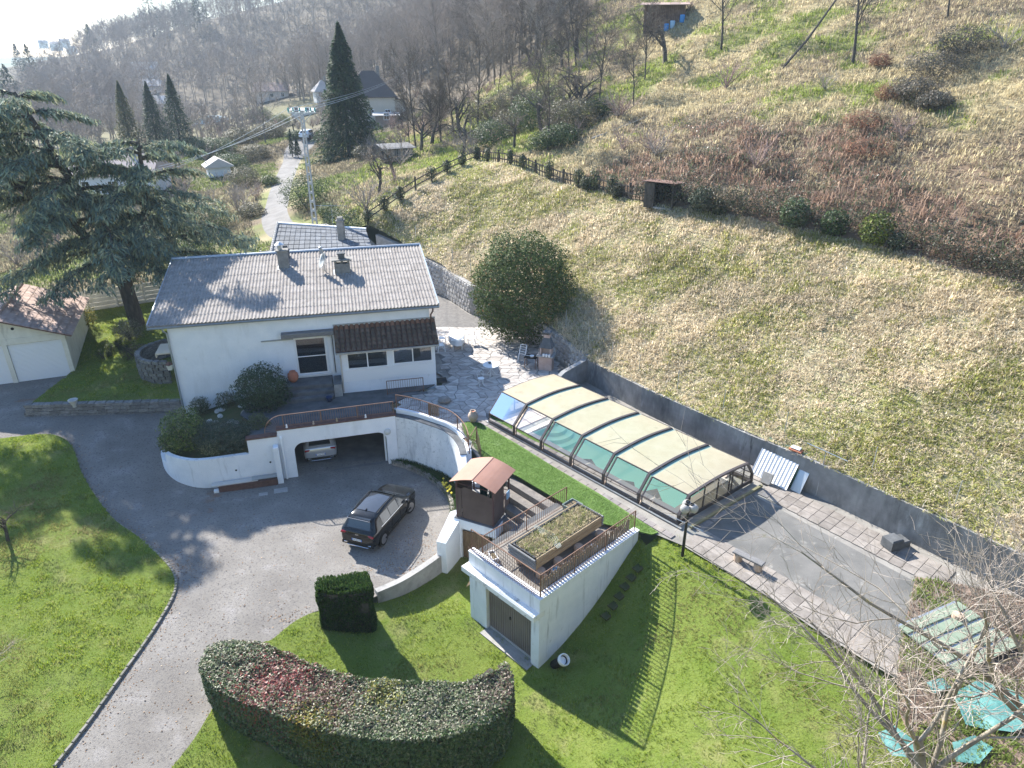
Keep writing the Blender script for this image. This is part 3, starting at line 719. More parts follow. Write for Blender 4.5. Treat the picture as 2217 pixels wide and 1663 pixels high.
# ================================================================ UNDERGROUND GARAGE + TERRACE
GF = Fr(-11.5, 32.55, 15.9)
garage = thing('garage', 'white rendered garage under the terrace with a wide rounded opening', 'garage', GF.w(0, 0), GF.a)
def build_garage():
    t = garage; m = MB()
    m.box(-.72, 0, 0, .28, -.15, 2.95); m.box(4.85, 5.4, 0, .28, -.15, 2.95); m.box(0, 4.85, 0, .28, 2.07, 2.95)
    for x0, sx in ((0, 1), (4.85, -1)):                   # rounded corners
        R = .5; arc = [(x0 + sx * R * (1 - math.cos(a)), 2.07 - R + R * math.sin(a)) for a in [math.pi / 2 * k / 8 for k in range(9)]]
        vs = []
        for (x, z) in arc: vs += [(x, .001, z), (x, .279, z)]
        c = len(vs); vs += [(x0, .001, 2.07), (x0, .279, 2.07)]
        fs = []
        for k in range(8):
            fs += [(2 * k, 2 * k + 2, 2 * k + 3, 2 * k + 1), (2 * k, c, 2 * k + 2), (2 * k + 1, 2 * k + 3, c + 1)]
        m.add(vs, fs)
    m.build('wall', M_white, t)
    i = MB().box(-.5, -.3, .28, 6.2, -.1, 2.35).box(5.2, 5.4, .28, 6.2, -.1, 2.35).box(-.3, 5.2, 6.0, 6.2, -.1, 2.35)
    i.build('inner_wall', M_inner, t)
    MB().box(-.3, 5.2, .1, 6.0, -.1, .015).build('floor', mat('garage_floor', (.13, .13, .13), (.19, .185, .18), 1.2, rough=.85, bump=.2), t)
    MB().box(-.5, 5.4, .28, 6.2, 2.35, 2.5).build('ceiling', M_inner, t)
    MB().box(-.75, 5.45, -.05, .42, 2.95, 3.03, bev=.01).build('coping', M_brown, t)
    MB().lathe([(.02, 0), (.15, .01), (.19, .06), (.17, .1), (.02, .13)], 20).build('bulkhead_lamp', mat('opal_glass', (.55, .56, .55), rough=.35), t, loc=(4.92, -.001, 2.06), rot=(rad(90), 0, 0), smooth=True)
    MB().box(-1.02, -.74, -.42, -.02, -.1, 2.2, bev=.04).build('buttress', M_whitest, t)
    MB().tube([(-.56, -.08, 2.52), (-.56, -.08, .05)], .055, 8).tube([(-.56, -.09, 2.5), (-.56, .0, 2.6)], .08, 8).build('downpipe', M_whitepaint, t)
    MB().box(4.72, 4.82, .3, .36, .05, 1.95).build('door_edge', M_whitepaint, t)
    MB().tube([(4.86, .34, 1.9), (4.86, .34, .1)], .02, 6).build('door_guide', M_steel, t)
build_garage()
# terrace slab between garage and house
tp = [GF.w(-2.15, .28), GF.w(5.4, .28), GF.w(5.4, 2.2), HS.w(15.4, -1.0), HS.w(15.4, .19), HS.w(5.2, .19), HS.w(4.3, -2.5), GF.w(-2.15, 2.2)]
tag(MB().prism([(p.x, p.y) for p in tp], 2.52, 2.6).build('terrace', M_tarmac), kind='structure')

# ================================================================ PLANTER WALL (white, curved)
bed_path = [GF.w(*p) for p in [(-2.25, .02), (-3.2, .02), (-4.3, .02), (-5.0, .14), (-5.6, .45), (-6.15, .9), (-6.6, 1.5), (-6.9, 2.2), (-7.0, 2.9)]]
bw = thing('planter_wall', 'low white curved wall holding the shrub bed left of the garage', 'wall', GF.w(-2.2, 0))
O = Vector((*GF.w(-2.2, 0)[:2], 0))
def rel(ps, o): return [(p[0] - o.x, p[1] - o.y) for p in ps]
bp = smooth_path(bed_path, 4); nb = len(bp)
k6 = int(nb * .72)
MB().wall(rel(bp[:k6 + 1], O), .22, -.2, 1.8, -1).build('curved_wall', M_whitest, bw)
MB().wall(rel(bp[k6:], O), .22, [.0 + .2 * i / (nb - k6) for i in range(nb - k6)], [1.25 - .1 * i / (nb - k6) for i in range(nb - k6)], -1).build('low_wall', M_whitest, bw)
MB().wall(rel([GF.w(-.73, .02), GF.w(-2.25, .02)], O), .24, -.2, 2.62, -1).build('end_wall', M_white, bw)
cp = MB().wall(rel([GF.w(-.76, -.04), GF.w(-2.3, -.04)], O), .4, 2.62, 2.70, -1).build('coping', M_brown, bw)
for x, z in ((-3.02, .95), (-1.28, 1.15)): MB().lathe([(.05, 0), (.05, .02)], 10).build('weep_hole', M_dark, bw, loc=GF.w(x, .012, z) - O, rot=(rad(90), 0, GF.a))
bedpoly = [GF.w(-.6, .3), *[GF.w(GF.loc(p).x + (.12 if GF.loc(p).x < -5 else 0), GF.loc(p).y + .15) for p in bp], HS.w(.8, -1.2), HS.w(.9, .18), HS.w(5.2, .18), HS.w(4.3, -2.5), GF.w(-2.1, 2.2), GF.w(-2.1, .3)]
HB = TPS([(*GF.w(-2.3, .3)[:2], 1.75), (*GF.w(-4.5, .3)[:2], 1.6), (*GF.w(-6.9, 2.5)[:2], 1.1), (*HS.w(.9, .2)[:2], 1.5), (*HS.w(4.6, .2)[:2], 2.4), (*GF.w(-2.1, 2.2)[:2], 2.3), (*GF.w(-.6, .3)[:2], 2.2), (*GF.w(-5, 2.5)[:2], 1.7)])
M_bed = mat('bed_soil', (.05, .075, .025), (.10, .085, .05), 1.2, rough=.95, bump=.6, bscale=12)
v, f = sheet([(p.x, p.y) for p in bedpoly], .4, HB)
tag(link('shrub_bed', mesh_np('shrub_bed', v, f, M_bed, True)), kind='structure')
# long box stored against the wall
bx = thing('gutter_box', 'long brown box with white lid boards lying against the white planter wall', 'box', GF.w(-2.2, -.3), GF.a)
MB().box(-1.75, 1.15, -.2, .12, .02, .38).build('body', M_brown, bx)
MB().box(-2.1, .2, -.12, .22, .38, .43).build('lid_board', mat('pale_board', (.55, .52, .48), rough=.7), bx)
MB().box(-.1, 1.2, -.1, .24, .43, .47).build('lid_board', M_galv, bx)
MB().box(-2.0, -1.76, -.22, .0, .02, .2).build('foot_block', M_whitepaint, bx)

# ================================================================ RAILINGS
unit_bar = MB().box(-.5, .5, -.5, .5, 0, 1).me('baluster', M_rail)
def railing(label, path, h=.9, gap=.13, base=.06, th=.016, post_every=None, name='railing', rail_w=.05, fancy=False):
    """path: world points at the foot of the rail"""
    P = [Vector(p) for p in path]; o = P[0].copy()
    t = thing(name, label, 'railing', o)
    P = [p - o for p in P]; up = Vector((0, 0, 1))
    MB().tube([p + up * h for p in P], rail_w / 2, 6).build('handrail', M_rail, t)
    MB().tube([p + up * base for p in P], .014, 5).build('bottom_rail', M_rail, t)
    seg = [0.0]
    for a, b in zip(P[:-1], P[1:]): seg.append(seg[-1] + (b - a).length)
    tot = seg[-1]; n = max(2, int(tot / gap))
    def at(s):
        for i in range(len(seg) - 1):
            if s <= seg[i + 1] + 1e-6: return P[i].lerp(P[i + 1], (s - seg[i]) / max(1e-6, seg[i + 1] - seg[i]))
        return P[-1]
    for i in range(1, n):
        p = at(tot * i / n)
        link('baluster', unit_bar, t, p + up * base, scale=(th, th, h - base - .02))
    np_ = max(1, round(tot / (post_every or 2.2)))
    for i in range(np_ + 1):
        p = at(tot * i / np_); link('post', unit_bar, t, p - up * .12, scale=(.045, .045, h + .12))
    return t
zc = 3.03
railing('brown bar railing along the coping above the garage opening', [GF.w(x, .2, zc) for x in (-.35, 1.5, 3.4, 5.35)], .68, .12)
fan = thing('fan_railing', 'fan shaped end of the brown railing beside the shrub bed', 'railing', GF.w(-.7, .2, 2.7))
c0 = Vector((.1, 0, .18))
arc = [Vector((.32 - .95 * math.cos(a), 0, .1 + .92 * math.sin(a))) for a in [math.pi / 2 * k / 9 for k in range(10)]]
fan.rotation_euler = (0, 0, GF.a)
MB().tube(arc, .022, 6).build('handrail', M_rail, fan)
for p in arc[:-1]: MB().bar(c0, p, .014).build('baluster', M_rail, fan)

# ================================================================ CURVED WALL with ramp parapet and railing
wall_p = [(-6.4, 34.1), (-5.9, 33.95), (-5.25, 33.65), (-4.55, 33.2), (-3.68, 32.6), (-3.1, 31.85), (-2.72, 30.95), (-2.55, 30.1)]
wpath = smooth_path([(x, y, 0) for x, y in wall_p], 5)
cw = thing('curved_retaining_wall', 'tall curved grey-white retaining wall right of the garage opening', 'wall', (wpath[0].x, wpath[0].y, 0))
wo = Vector((wpath[0].x, wpath[0].y, 0)); nw = len(wpath)
MB().wall(rel(wpath, wo), .35, -.25, [2.85 - .0 * i / nw for i in range(nw)], 1).build('lower_wall', M_wallgrey, cw)
up_p = offs(wpath, [.35] * nw, 1)
MB().wall(rel(up_p, wo), .22, 2.3, [3.15 - .1 * i / nw for i in range(nw)], 1).build('parapet', M_white, cw)
MB().wall(rel(offs(wpath, [.0] * nw, 1), wo), .35, 2.85, 2.89, 1).build('ledge', M_concd, cw)
rail_p = offs(wpath, [.46] * nw, 1)
railing('curved brown bar railing on top of the curved white parapet', [(a, b, 3.15 - .1 * i / nw) for i, (a, b) in enumerate(rail_p)][::2], .8, .125)
tie = rail_p[-1]
r2 = G(1031.8, 962, 2.75)
railing('short brown railing linking the curved railing to the lawn stairs', [(tie[0], tie[1], 3.0), (r2.x, r2.y, 3.0)], .75, .2)
r3 = G(1037, 1000, 2.3)
railing('short brown stair railing descending beside the synthetic lawn', [(r2.x, r2.y, 2.9), (r3.x + .1, r3.y, 2.2)], .85, .15)
# stairs parapet from the wall down to the gazebo
sp = [(-2.55, 30.1), (-2.45, 29.2), (-2.42, 28.3), (-2.5, 27.3)]
MB().wall(rel(sp, wo), .3, -.3, [2.85, 2.45, 1.95, 1.55], 1).build('stair_parapet', M_white, cw)
landing = MB().box(-2.2, -1.1, 28.6, 30.6, 1.0, 2.2).build('stair_landing', M_white); tag(landing, kind='structure')
for i in range(3):
    o = MB().box(-2.2, -1.1, 28.0 - i * .3, 28.3 - i * .3 + .3, 1.0, 2.0 - i * .18).build('stair_step', M_conc); tag(o, kind='structure')
# flower bed kerb and bed at the foot of the curved wall
kp = smooth_path([(x, y, 0) for x, y in [(-6.65, 33.75), (-5.8, 33.35), (-4.6, 32.45), (-3.75, 31.35), (-3.2, 30.2), (-3.0, 29.0), (-3.05, 28.2)]], 4)
kb = thing('flower_bed_kerb', 'low curved stone kerb of the daffodil bed under the grey wall', 'kerb', (kp[0].x, kp[0].y, 0)); ko = Vector((kp[0].x, kp[0].y, 0))
M_stone = mat('kerb_stone', (.20, .18, .16), (.30, .27, .24), 4, rough=.95, bump=.5, rnd=.15)
for i in range(0, len(kp) - 1):
    a, b = kp[i], kp[i + 1]; MB().wall(rel([a, a.lerp(b, .94)], ko), .18, -.15, .24 + random.uniform(-.02, .03), 1).build('kerb_stone', M_stone, kb)
fb = [(p.x, p.y) for p in kp] + [(p[0], p[1]) for p in [(-2.6, 28.3), (-2.6, 29.2)]] + [(p.x, p.y) for p in reversed(wpath)]
v, f = sheet(fb, .3, lambda x, y: np.full(np.shape(x), .16))
tag(link('flower_bed', mesh_np('flower_bed', v, f, M_bed)), kind='structure')
# ================================================================ POOL TERRACE
PF = Fr(-1.25, 33.93, -48.24)
M_pave = mat('concrete_paver', (.19, .17, .152), (.27, .245, .222), 3, rough=.95, bump=.3, rnd=.14, stains=(((.16, .15, .14), 2, .6, .75, (1, 1, 1)),))
M_paved = mat('dark_paver', (.17, .155, .15), (.25, .23, .22), 3, rough=.95, bump=.3, rnd=.15)
M_pink = mat('pink_paving', (.42, .33, .28), (.50, .41, .36), 2.5, rough=.9, bump=.2, rnd=.06)
M_pad = mat('old_asphalt_pad', (.115, .115, .11), (.175, .17, .16), .9, rough=.95, bump=.4, bscale=30, stains=(((.27, .26, .24), 1.3, .6, .72, (1, 1, 1)), ((.10, .11, .05), .9, .66, .76, (1, 1, 1))))
M_base = mat('terrace_concrete', (.19, .18, .165), (.29, .275, .25), .7, rough=.95, bump=.35, bscale=20, stains=(((.14, .135, .12), .9, .58, .74, (1, 1, 1)), ((.46, .44, .41), 1.7, .62, .74, (1, 1, 1))))
M_turf = mat('synthetic_turf', (.085, .15, .035), (.125, .20, .055), 2.2, rough=.9, bump=.6, bscale=60, stains=(((.20, .27, .12), .9, .6, .78, (1, 1, 1)),))
POOL = [(2.3, 1.0), (11.5, 1.0), (11.5, 4.4), (2.3, 4.4)]
hole = [PF.w(*p) for p in POOL]
pt_poly = [PF.w(*p) for p in [(-.85, -1.3), (.4, -2.0), (2.8, -2.9), (5.0, -2.4), (8.7, -2.35), (9.6, -2.5), (10.7, -1.9), (12.1, -1.05), (13.26, -.83), (15.1, -.88), (17.2, -.95), (19.0, -1.2), (21, -1.3), (24, -1.3), (30, -1.2), (38, -1), (38, 6), (26, 6.2), (14.1, 6.7), (11.5, 6.85), (4.5, 7.3), (0, 7.8), (-1.6, 8.0)]]
pt_poly += [Vector(p) for p in [(-.1, 49.6, 0), (-5.6, 56, 0), (-9.6, 60.4, 0), (-12.6, 61.9, 0), (-14, 52, 0), (-4.3, 40, 0), (-4.2, 38.6, 0), (-6.3, 37, 0), (-6.3, 34.6, 0), (-5.1, 34.2, 0), (-4.3, 33.7, 0), (-3.3, 33.0, 0), (-2.6, 32.1, 0), (-2.1, 31.2, 0)]]
def flat(z): return lambda x, y: np.full(np.shape(x), z)
v, f = sheet([(p.x, p.y) for p in pt_poly], .9, flat(PZ - .045))
ce = v[f].mean(1); f = f[~inpoly(ce[:, 0], ce[:, 1], [(p.x, p.y) for p in hole])]
terr = tag(link('pool_terrace', mesh_np('pool_terrace', v, f, M_base)), kind='structure')
def slab(name, pts, z, m, th=.04, fr=PF):
    q = [fr.w(*p) for p in pts]; a = sum(q[i].x * q[(i + 1) % len(q)].y - q[(i + 1) % len(q)].x * q[i].y for i in range(len(q)))
    if a < 0: q = q[::-1]
    return tag(MB().prism([(p.x, p.y) for p in q], z - th, z).build(name, m), kind='structure')
slab('asphalt_pad', [(12.95, .75), (12.75, 3.2), (13.25, 4.5), (16.2, 4.25), (20.8, 3.9), (24, 3.6), (24, .2), (20.9, -.15), (17, .12), (14.5, .55)], PZ - .012, M_pad, .03)
slab('synthetic_lawn', [(-.85, -.84), (-.83, -1.2), (.35, -1.9), (1.2, -1.75), (2.8, -2.75), (5.0, -2.42), (8.7, -2.37), (9.6, -2.5), (10.7, -1.9), (12.0, -1.25), (12.1, -.92), (8.55, -.64), (5.5, -.56), (2.7, -.42), (-.3, -.40)], PZ + .01, M_turf, .05)
tile = MB().box(0, .485, 0, .485, -.05, 0, bev=.008).me('paver', M_pave); tiled = tile.copy(); tiled.materials.clear(); tiled.materials.append(M_paved)
half = MB().box(0, .485, 0, .30, -.05, 0, bev=.008).me('paver', M_pave); halfd = half.copy(); halfd.materials.clear(); halfd.materials.append(M_paved)
tilep = MB().box(0, .485, 0, .485, -.05, 0, bev=.006).me('paver', M_pink)
def pave(me, x, y, dz=0.0):
    link('paver', me, terr, PF.w(x, y, PZ + dz + random.uniform(-.006, .006)), (random.uniform(-.006, .006), random.uniform(-.006, .006), PF.a + random.uniform(-.006, .006)))
for i in range(26):                                       # strip along the enclosure
    pave(halfd if random.random() < .45 else half, -.3 + i * .5, -.40 - .018 * i)
for i in range(20):                                       # path towards the bench and beyond
    for j in range(3):
        pave(tile, 13.2 + i * .5, -.78 - .03 * i + j * .5 - (.04 if j else 0) + .02)
for i in range(27):                                       # behind the enclosure
    for j in range(2):
        pave(tiled if random.random() < .7 else tile, -.2 + i * .5, 5.72 + j * .5)
for i in range(16):                                       # tiles at the foot of the wall
    for j in range(3): pave(tile if i > 0 or j else tiled, 13.3 + i * .5, 4.75 - .035 * i + j * .5)
for i in range(4): pave(tiled, 12.75, .4 + i * 1.1); pave(tiled, 12.75, .9 + i * 1.1)
# ---- pool basin and water
M_liner = mat('pool_liner', (.55, .94, .90), (.60, .96, .93), 2, rough=.6)  # liner colour lifted to stand for brighter light under the enclosure
pool = thing('pool', 'turquoise swimming pool under the glazed sliding enclosure', 'pool', PF.w(0, 0), PF.a)
b = MB(); (x0, y0), (x1, y1) = POOL[0], POOL[2]
b.add([(x0, y0, 1.55), (x1, y0, 1.55), (x1, y1, 1.55), (x0, y1, 1.55), (x0, y0, 2.55), (x1, y0, 2.55), (x1, y1, 2.55), (x0, y1, 2.55)], [(0, 1, 2, 3), (0, 4, 5, 1), (1, 5, 6, 2), (2, 6, 7, 3), (3, 7, 4, 0)])
b.build('basin', M_liner, pool)
for k, r in enumerate((1.55, 1.15, .75)):
    poly = [(x0 + .002, (y0 + y1) / 2 - r)] + [(x0 + r * math.sin(a) * .9, (y0 + y1) / 2 - r * math.cos(a)) for a in [math.pi * i / 12 for i in range(1, 12)]] + [(x0 + .002, (y0 + y1) / 2 + r)]
    MB().prism(poly, 1.56 + k * .004, 1.8 + k * .24).build('step', M_liner, pool)
def water_mat():
    m = bpy.data.materials.new('pool_water'); m.use_nodes = True; nt = m.node_tree; L = nt.links.new; nt.nodes.remove(nt.nodes['Principled BSDF'])
    t = _n(nt, 'ShaderNodeBsdfTransparent'); t.inputs[0].default_value = (.88, .99, .99, 1)  # tint lightened with the liner, painted brightness for the dim basin
    g = _n(nt, 'ShaderNodeBsdfGlossy'); g.inputs['Roughness'].default_value = .02
    fr = _n(nt, 'ShaderNodeFresnel'); fr.inputs[0].default_value = 1.33
    tc = _n(nt, 'ShaderNodeTexCoord'); bn = _n(nt, 'ShaderNodeBump'); bn.inputs['Strength'].default_value = .08
    L(noise(nt, tc.outputs['Object'], 2.5, 3), bn.inputs['Height']); L(bn.outputs[0], g.inputs['Normal'])
    mx = _n(nt, 'ShaderNodeMixShader'); L(fr.outputs[0], mx.inputs[0]); L(t.outputs[0], mx.inputs[1]); L(g.outputs[0], mx.inputs[2]); L(mx.outputs[0], nt.nodes['Material Output'].inputs[0])
    return m
MB().add([(x0, y0, 2.42), (x1, y0, 2.42), (x1, y1, 2.42), (x0, y1, 2.42)], [(0, 1, 2, 3)]).build('water', water_mat(), pool)
cpm = MB()
for (a, b2, c, d) in ((x0 - .3, x1 + .3, y0 - .3, y0), (x0 - .3, x1 + .3, y1, y1 + .3), (x0 - .3, x0, y0, y1), (x1, x1 + .3, y0, y1)): cpm.box(a, b2, c, d, 2.54, 2.615)
cpm.build('coping', mat('pool_coping', (.50, .46, .42), rough=.8), pool)
for i in range(23):
    pave(tilep, .1 + i * .5, .12)
    if i < 4:
        for j in range(1, 9): pave(tilep, .1 + i * .5, .12 + j * .5) if .1 + i * .5 + .5 < 2.05 else None
for i in range(23): pave(tilep, .1 + i * .5, 4.72)
# ---- sliding enclosure
M_alu = mat('brown_aluminium', (.055, .045, .045), rough=.45, spec=.5)
M_poly = mat('polycarbonate_roof', (.70, .62, .45), (.77, .70, .54), 1.6, rough=.4, spec=.3, transl=.62, bump=.04, bscale=8, stretch=(1, 1, 1),
             stains=(((.45, .38, .24), .8, .56, .8, (1, 1, 1)), ((.17, .14, .09), 1.5, .72, .8, (1, 1, 1)), ((.62, .59, .50), 9, .6, .8, (3, .25, 1))))
M_pglass = glass('enclosure_glass', (.95, .98, .98), .0)
enc = thing('pool_enclosure', 'low sliding pool enclosure with cream roof panels and dark frames', 'pool enclosure', PF.w(0, 0, PZ), PF.a)
SK = (12.36 * 0 + 1)
xs = [0, 2.03, 4.03, 6.08, 8.15, 10.22, 12.36]
shear = math.tan(rad(3.4))
def prof(k):
    ins = .055 * k; kn = 1.58 - .062 * k; q = .86 - .045 * k; sd = .58 - .016 * k; W = 5.42
    arch = [(q + (W - 2 * q) * t, kn + .13 * math.sin(math.pi * t)) for t in [i / 12 for i in range(13)]]
    return [(.0 + ins * .3, 0), (.0 + ins * .3, sd)] + arch + [(W - ins * .3, sd), (W - ins * .3, 0)]
def X3(x, y, z): return (x + y * shear, y, z)
def ribbon(mb, pr, xa, xb, t=0.0):
    n = len(pr); vs = [X3(x, y, z + t) for x in (xa, xb) for (y, z) in pr]
    mb.add(vs, [(i, i + 1, n + i + 1, n + i) for i in range(n - 1)])
def arch_frame(mb, pr, x, w, d):
    n = len(pr)
    cx = sum(p[0] for p in pr) / n; 
    inner = [(y + (d if y < 1.2 else -d if y > 4.2 else 0) * (1 if z < 1.2 else .5), z - (d if z > 1.0 else 0)) for (y, z) in pr]
    vs = [X3(xx, y, z) for xx in (x - w / 2, x + w / 2) for (y, z) in pr] + [X3(xx, y, z) for xx in (x - w / 2, x + w / 2) for (y, z) in inner]
    fs = []
    for i in range(n - 1):
        fs += [(i, i + 1, n + i + 1, n + i), (2 * n + i, 3 * n + i, 3 * n + i + 1, 2 * n + i + 1), (i, 2 * n + i, 2 * n + i + 1, i + 1), (n + i, n + i + 1, 3 * n + i + 1, 3 * n + i)]
    mb.add(vs, fs)
for k in range(6):
    pr = prof(k); xa, xb = xs[k] + (.12 if k else .0), xs[k + 1]
    s = MB(); arch_frame(s, [(y, z + .025) for y, z in pr], xb - .05, .12, .09); arch_frame(s, pr, xa + .03, .06, .06)
    for (yy, zz) in (pr[0], pr[-1]): s.box(0, 1, -.05, .05, 0, .16, Matrix.Translation(X3(xa, yy, 0)) @ Matrix.Diagonal((xb - xa, 1, 1, 1)))
    for (yy, zz) in (pr[1], pr[2], pr[-3], pr[-2]): s.bar(X3(xa + .06, yy, zz), X3(xb - .11, yy, zz), .045)
    sec = s.build('section', M_alu, enc)
    r = MB(); ribbon(r, pr[2:-2], xa + .07, xb - .11, .012)
    r.build('roof_panel', M_poly, sec, smooth=True)
    if k:
        g = MB(); p0 = prof(k - 1)[2:-2]; p1 = pr[2:-2]
        vs = [X3(xs[k] + .01, y, z - .05) for y, z in p0] + [X3(xa + .06, y, z + .0) for y, z in p1]; n = len(p0)
        g.add(vs, [(i, i + 1, n + i + 1, n + i) for i in range(n - 1)]); g.build('joint_strip', mat('joint_green', (.20, .30, .27), rough=.4) if k == 1 else bpy.data.materials['joint_green'], sec)
    for (i0, i1) in ((1, 2), (-3, -2)):
        g = MB(); ribbon(g, [pr[i0], pr[i1]], xa + .07, xb - .12); g.build('slanted_pane', M_pglass, sec)
    for (i0, i1) in ((0, 1), (-2, -1)):
        g = MB(); ribbon(g, [(pr[i0][0], .16 if i0 == 0 else pr[i0][1]), (pr[i1][0], pr[i1][1] if i0 == 0 else .16)], xa + .07, xb - .12); g.build('side_pane', M_pglass, sec)
for k, x in ((0, .02), (5, 12.3)):
    pr = prof(k); s = MB(); s.bar(X3(x, .05, .1), X3(x, 5.35, .1), .06, .2)
    ys = [.75, 1.75, 2.7, 3.55, 3.75, 4.6]
    def top(y):
        for a, b in zip(pr[:-1], pr[1:]):
            if a[0] <= y <= b[0] and b[0] > a[0]: return a[1] + (b[1] - a[1]) * (y - a[0]) / (b[0] - a[0])
        return .5
    for y in ys: s.bar(X3(x, y, .2), X3(x, y, top(y) - .05), .05)
    e = s.build('end_wall', M_alu, enc)
    yy = [pr[0][0] + .06] + ys + [pr[-1][0] - .06]
    for a, b in zip(yy[:-1], yy[1:]):
        n = 4; g = MB(); vs = []
        for i in range(n + 1):
            y = a + .03 + (b - a - .06) * i / n; vs += [X3(x, y, .2), X3(x, y, top(y) - .07)]
        g.add(vs, [(2 * i, 2 * i + 2, 2 * i + 3, 2 * i + 1) for i in range(n)]); g.build('end_pane', M_pglass, e)
for y in (-.02, 5.44): MB().box(-.1, 12.6, y - .05, y + .05, .002, .03).build('rail_track', M_galv, enc)
hr = thing('track_beam', 'yellowed floor beam lying along the near end of the enclosure', 'beam', PF.w(12.75, 0, PZ), PF.a)
MB().box(0, .12, .3, 5.4, 0, .1).build('beam', mat('old_beam', (.22, .20, .12), rough=.8), hr, rot=(0, 0, -rad(3.4)))

# ---- concrete retaining wall
WL = [(4.49, 39.11), (7.15, 35.35), (11.45, 29.88), (13.08, 27.85), (18.3, 21.2), (26, 11), (32, 4)]
M_rwall = mat('stained_concrete_wall', (.20, .20, .20), (.31, .31, .305), 1.1, rough=.95, bump=.4, bscale=25,
              stains=(((.07, .075, .08), .45, .46, .68, (1.2, 1.2, .35)), ((.40, .41, .41), 1.1, .58, .74, (1.3, 1.3, .4)), ((.05, .05, .05), 1.6, .62, .76, (1.5, 1.5, .25))))
rw = thing('retaining_wall', 'long stained grey concrete retaining wall between the pool and the meadow', 'wall', (*WL[0], PZ)); ro = Vector((*WL[0], PZ))
ht = [1.42, 1.42, 1.48, 1.6, 1.62, 1.6, 1.6]
MB().wall(rel(WL, ro), .28, -.3, ht, 1).build('wall', M_rwall, rw)
wing = [(4.49, 39.11), (3.1, 38.0), (2.2, 37.2)]
MB().wall(rel(wing, ro), .3, -.3, [1.42, 1.1, .5], -1).build('wing_wall', M_rwall, rw)

# ---- rubble stone wall beside the patio: every stone
SWp = [(4.5, 39.3), (-.29, 49.15), (-3.1, 51.2), (-5.6, 55.55), (-9.6, 60.0), (-11.8, 61.3)]
sw = thing('rubble_stone_wall', 'pale rubble stone retaining wall climbing from the barbecue to the annex', 'wall', (*SWp[0], PZ)); so = Vector((*SWp[0], PZ))
M_mort = mat('wall_mortar', (.26, .25, .24), (.36, .35, .33), 4, rough=1, bump=.5)
M_rub = mat('rubble_stone', (.30, .29, .28), (.44, .42, .40), 3, rough=.95, bump=.6, bscale=10, rnd=.25)
MB().wall(rel(SWp, so), .4, -.2, [1.6, 1.95, 2.2, 2.35, 3.0, 3.6], -1).build('mortar_core', M_mort, sw)
stones = []
for q in range(5):
    rg = random.Random(q); n = 8
    ring = [(math.cos(2 * math.pi * i / n) * rg.uniform(.42, .52), math.sin(2 * math.pi * i / n) * rg.uniform(.42, .52)) for i in range(n)]
    vs = [(x, 0, z) for x, z in ring] + [(x * .8, -rg.uniform(.8, 1.1), z * .8) for x, z in ring]
    stones.append(MB().add(vs, [tuple(range(n, 2 * n))] + [(i, (i + 1) % n, n + (i + 1) % n, n + i) for i in range(n)]).me('stone', M_rub))
cnt = 0
for (a, b, ha, hb) in zip(SWp[:-1], SWp[1:], [1.6, 1.95, 2.2, 2.35, 3.0], [1.95, 2.2, 2.35, 3.0, 3.6]):
    L = math.hypot(b[0] - a[0], b[1] - a[1]); ang = math.atan2(b[1] - a[1], b[0] - a[0]); step = .44
    for i in range(int(L / step)):
        u = (i + .5) * step / L; h = ha + (hb - ha) * u; nr = int(h / .33)
        for r in range(nr):
            if cnt >= 298: continue
            du = (.5 if r % 2 else 0) * step / L; w = random.uniform(.9, 1.12)
            link('stone', random.choice(stones), sw, (a[0] + (b[0] - a[0]) * (u + du * .8) - so.x, a[1] + (b[1] - a[1]) * (u + du * .8) - so.y, .16 + r * h / nr), (random.uniform(-.05, .05), random.uniform(-.3, .3), ang + math.pi), (step * w, random.uniform(.05, .09), h / nr * random.uniform(.95, 1.12))); cnt += 1
# ---- crazy paving of the patio
M_flag = mat('flagstone', (.33, .30, .28), (.47, .44, .41), 2.5, rough=.9, bump=.4, bscale=12, rnd=.22)
M_joint = mat('paving_joint', (.13, .125, .12), (.20, .19, .18), 6, rough=1, bump=.3)
PAT = [(-4.35, 38.3), (-3.7, 39.5), (-4.2, 41.0), (-5.2, 44.6), (-7.0, 51), (-8.6, 56.5), (-5.75, 55.4), (-3.2, 51.0), (-.4, 48.9), (3.2, 41.0), (2.0, 37.5), (-.6, 35.8), (-1.4, 34.2), (-2.3, 33.3), (-3.2, 33.1), (-4.2, 33.8), (-5.0, 34.3), (-6.2, 34.7), (-6.2, 36.9)]
patio = tag(MB().prism(PAT[::-1] if sum(PAT[i][0] * PAT[(i + 1) % len(PAT)][1] - PAT[(i + 1) % len(PAT)][0] * PAT[i][1] for i in range(len(PAT))) < 0 else PAT, PZ - .04, PZ - .012).build('patio', M_joint), kind='structure')
rgp = random.Random(5); st_ = .62; cells = []
gx0, gy0 = -9, 32.5
J = {}
def jp(i, j):
    if (i, j) not in J: J[(i, j)] = (gx0 + (i + (.5 if j % 2 else 0)) * st_ + rgp.uniform(-.17, .17), gy0 + j * st_ * .8 + rgp.uniform(-.15, .15))
    return J[(i, j)]
for j in range(32):
    for i in range(22):
        q = [jp(i, j), jp(i + 1, j), jp(i + 1, j + 1), jp(i, j + 1)]
        c = (sum(p[0] for p in q) / 4, sum(p[1] for p in q) / 4)
        if not inpoly(np.array([c[0]]), np.array([c[1]]), PAT)[0]: continue
        if rgp.random() < .35:                            # split into two triangles-ish stones
            k = rgp.choice((0, 1)); cells += [[q[k], q[k + 1], q[(k + 2) % 4]], [q[k], q[(k + 2) % 4], q[(k + 3) % 4]]]
        else: cells.append(q)
cells.sort(key=lambda q: sum(p[1] for p in q) / len(q))
rest = MB()
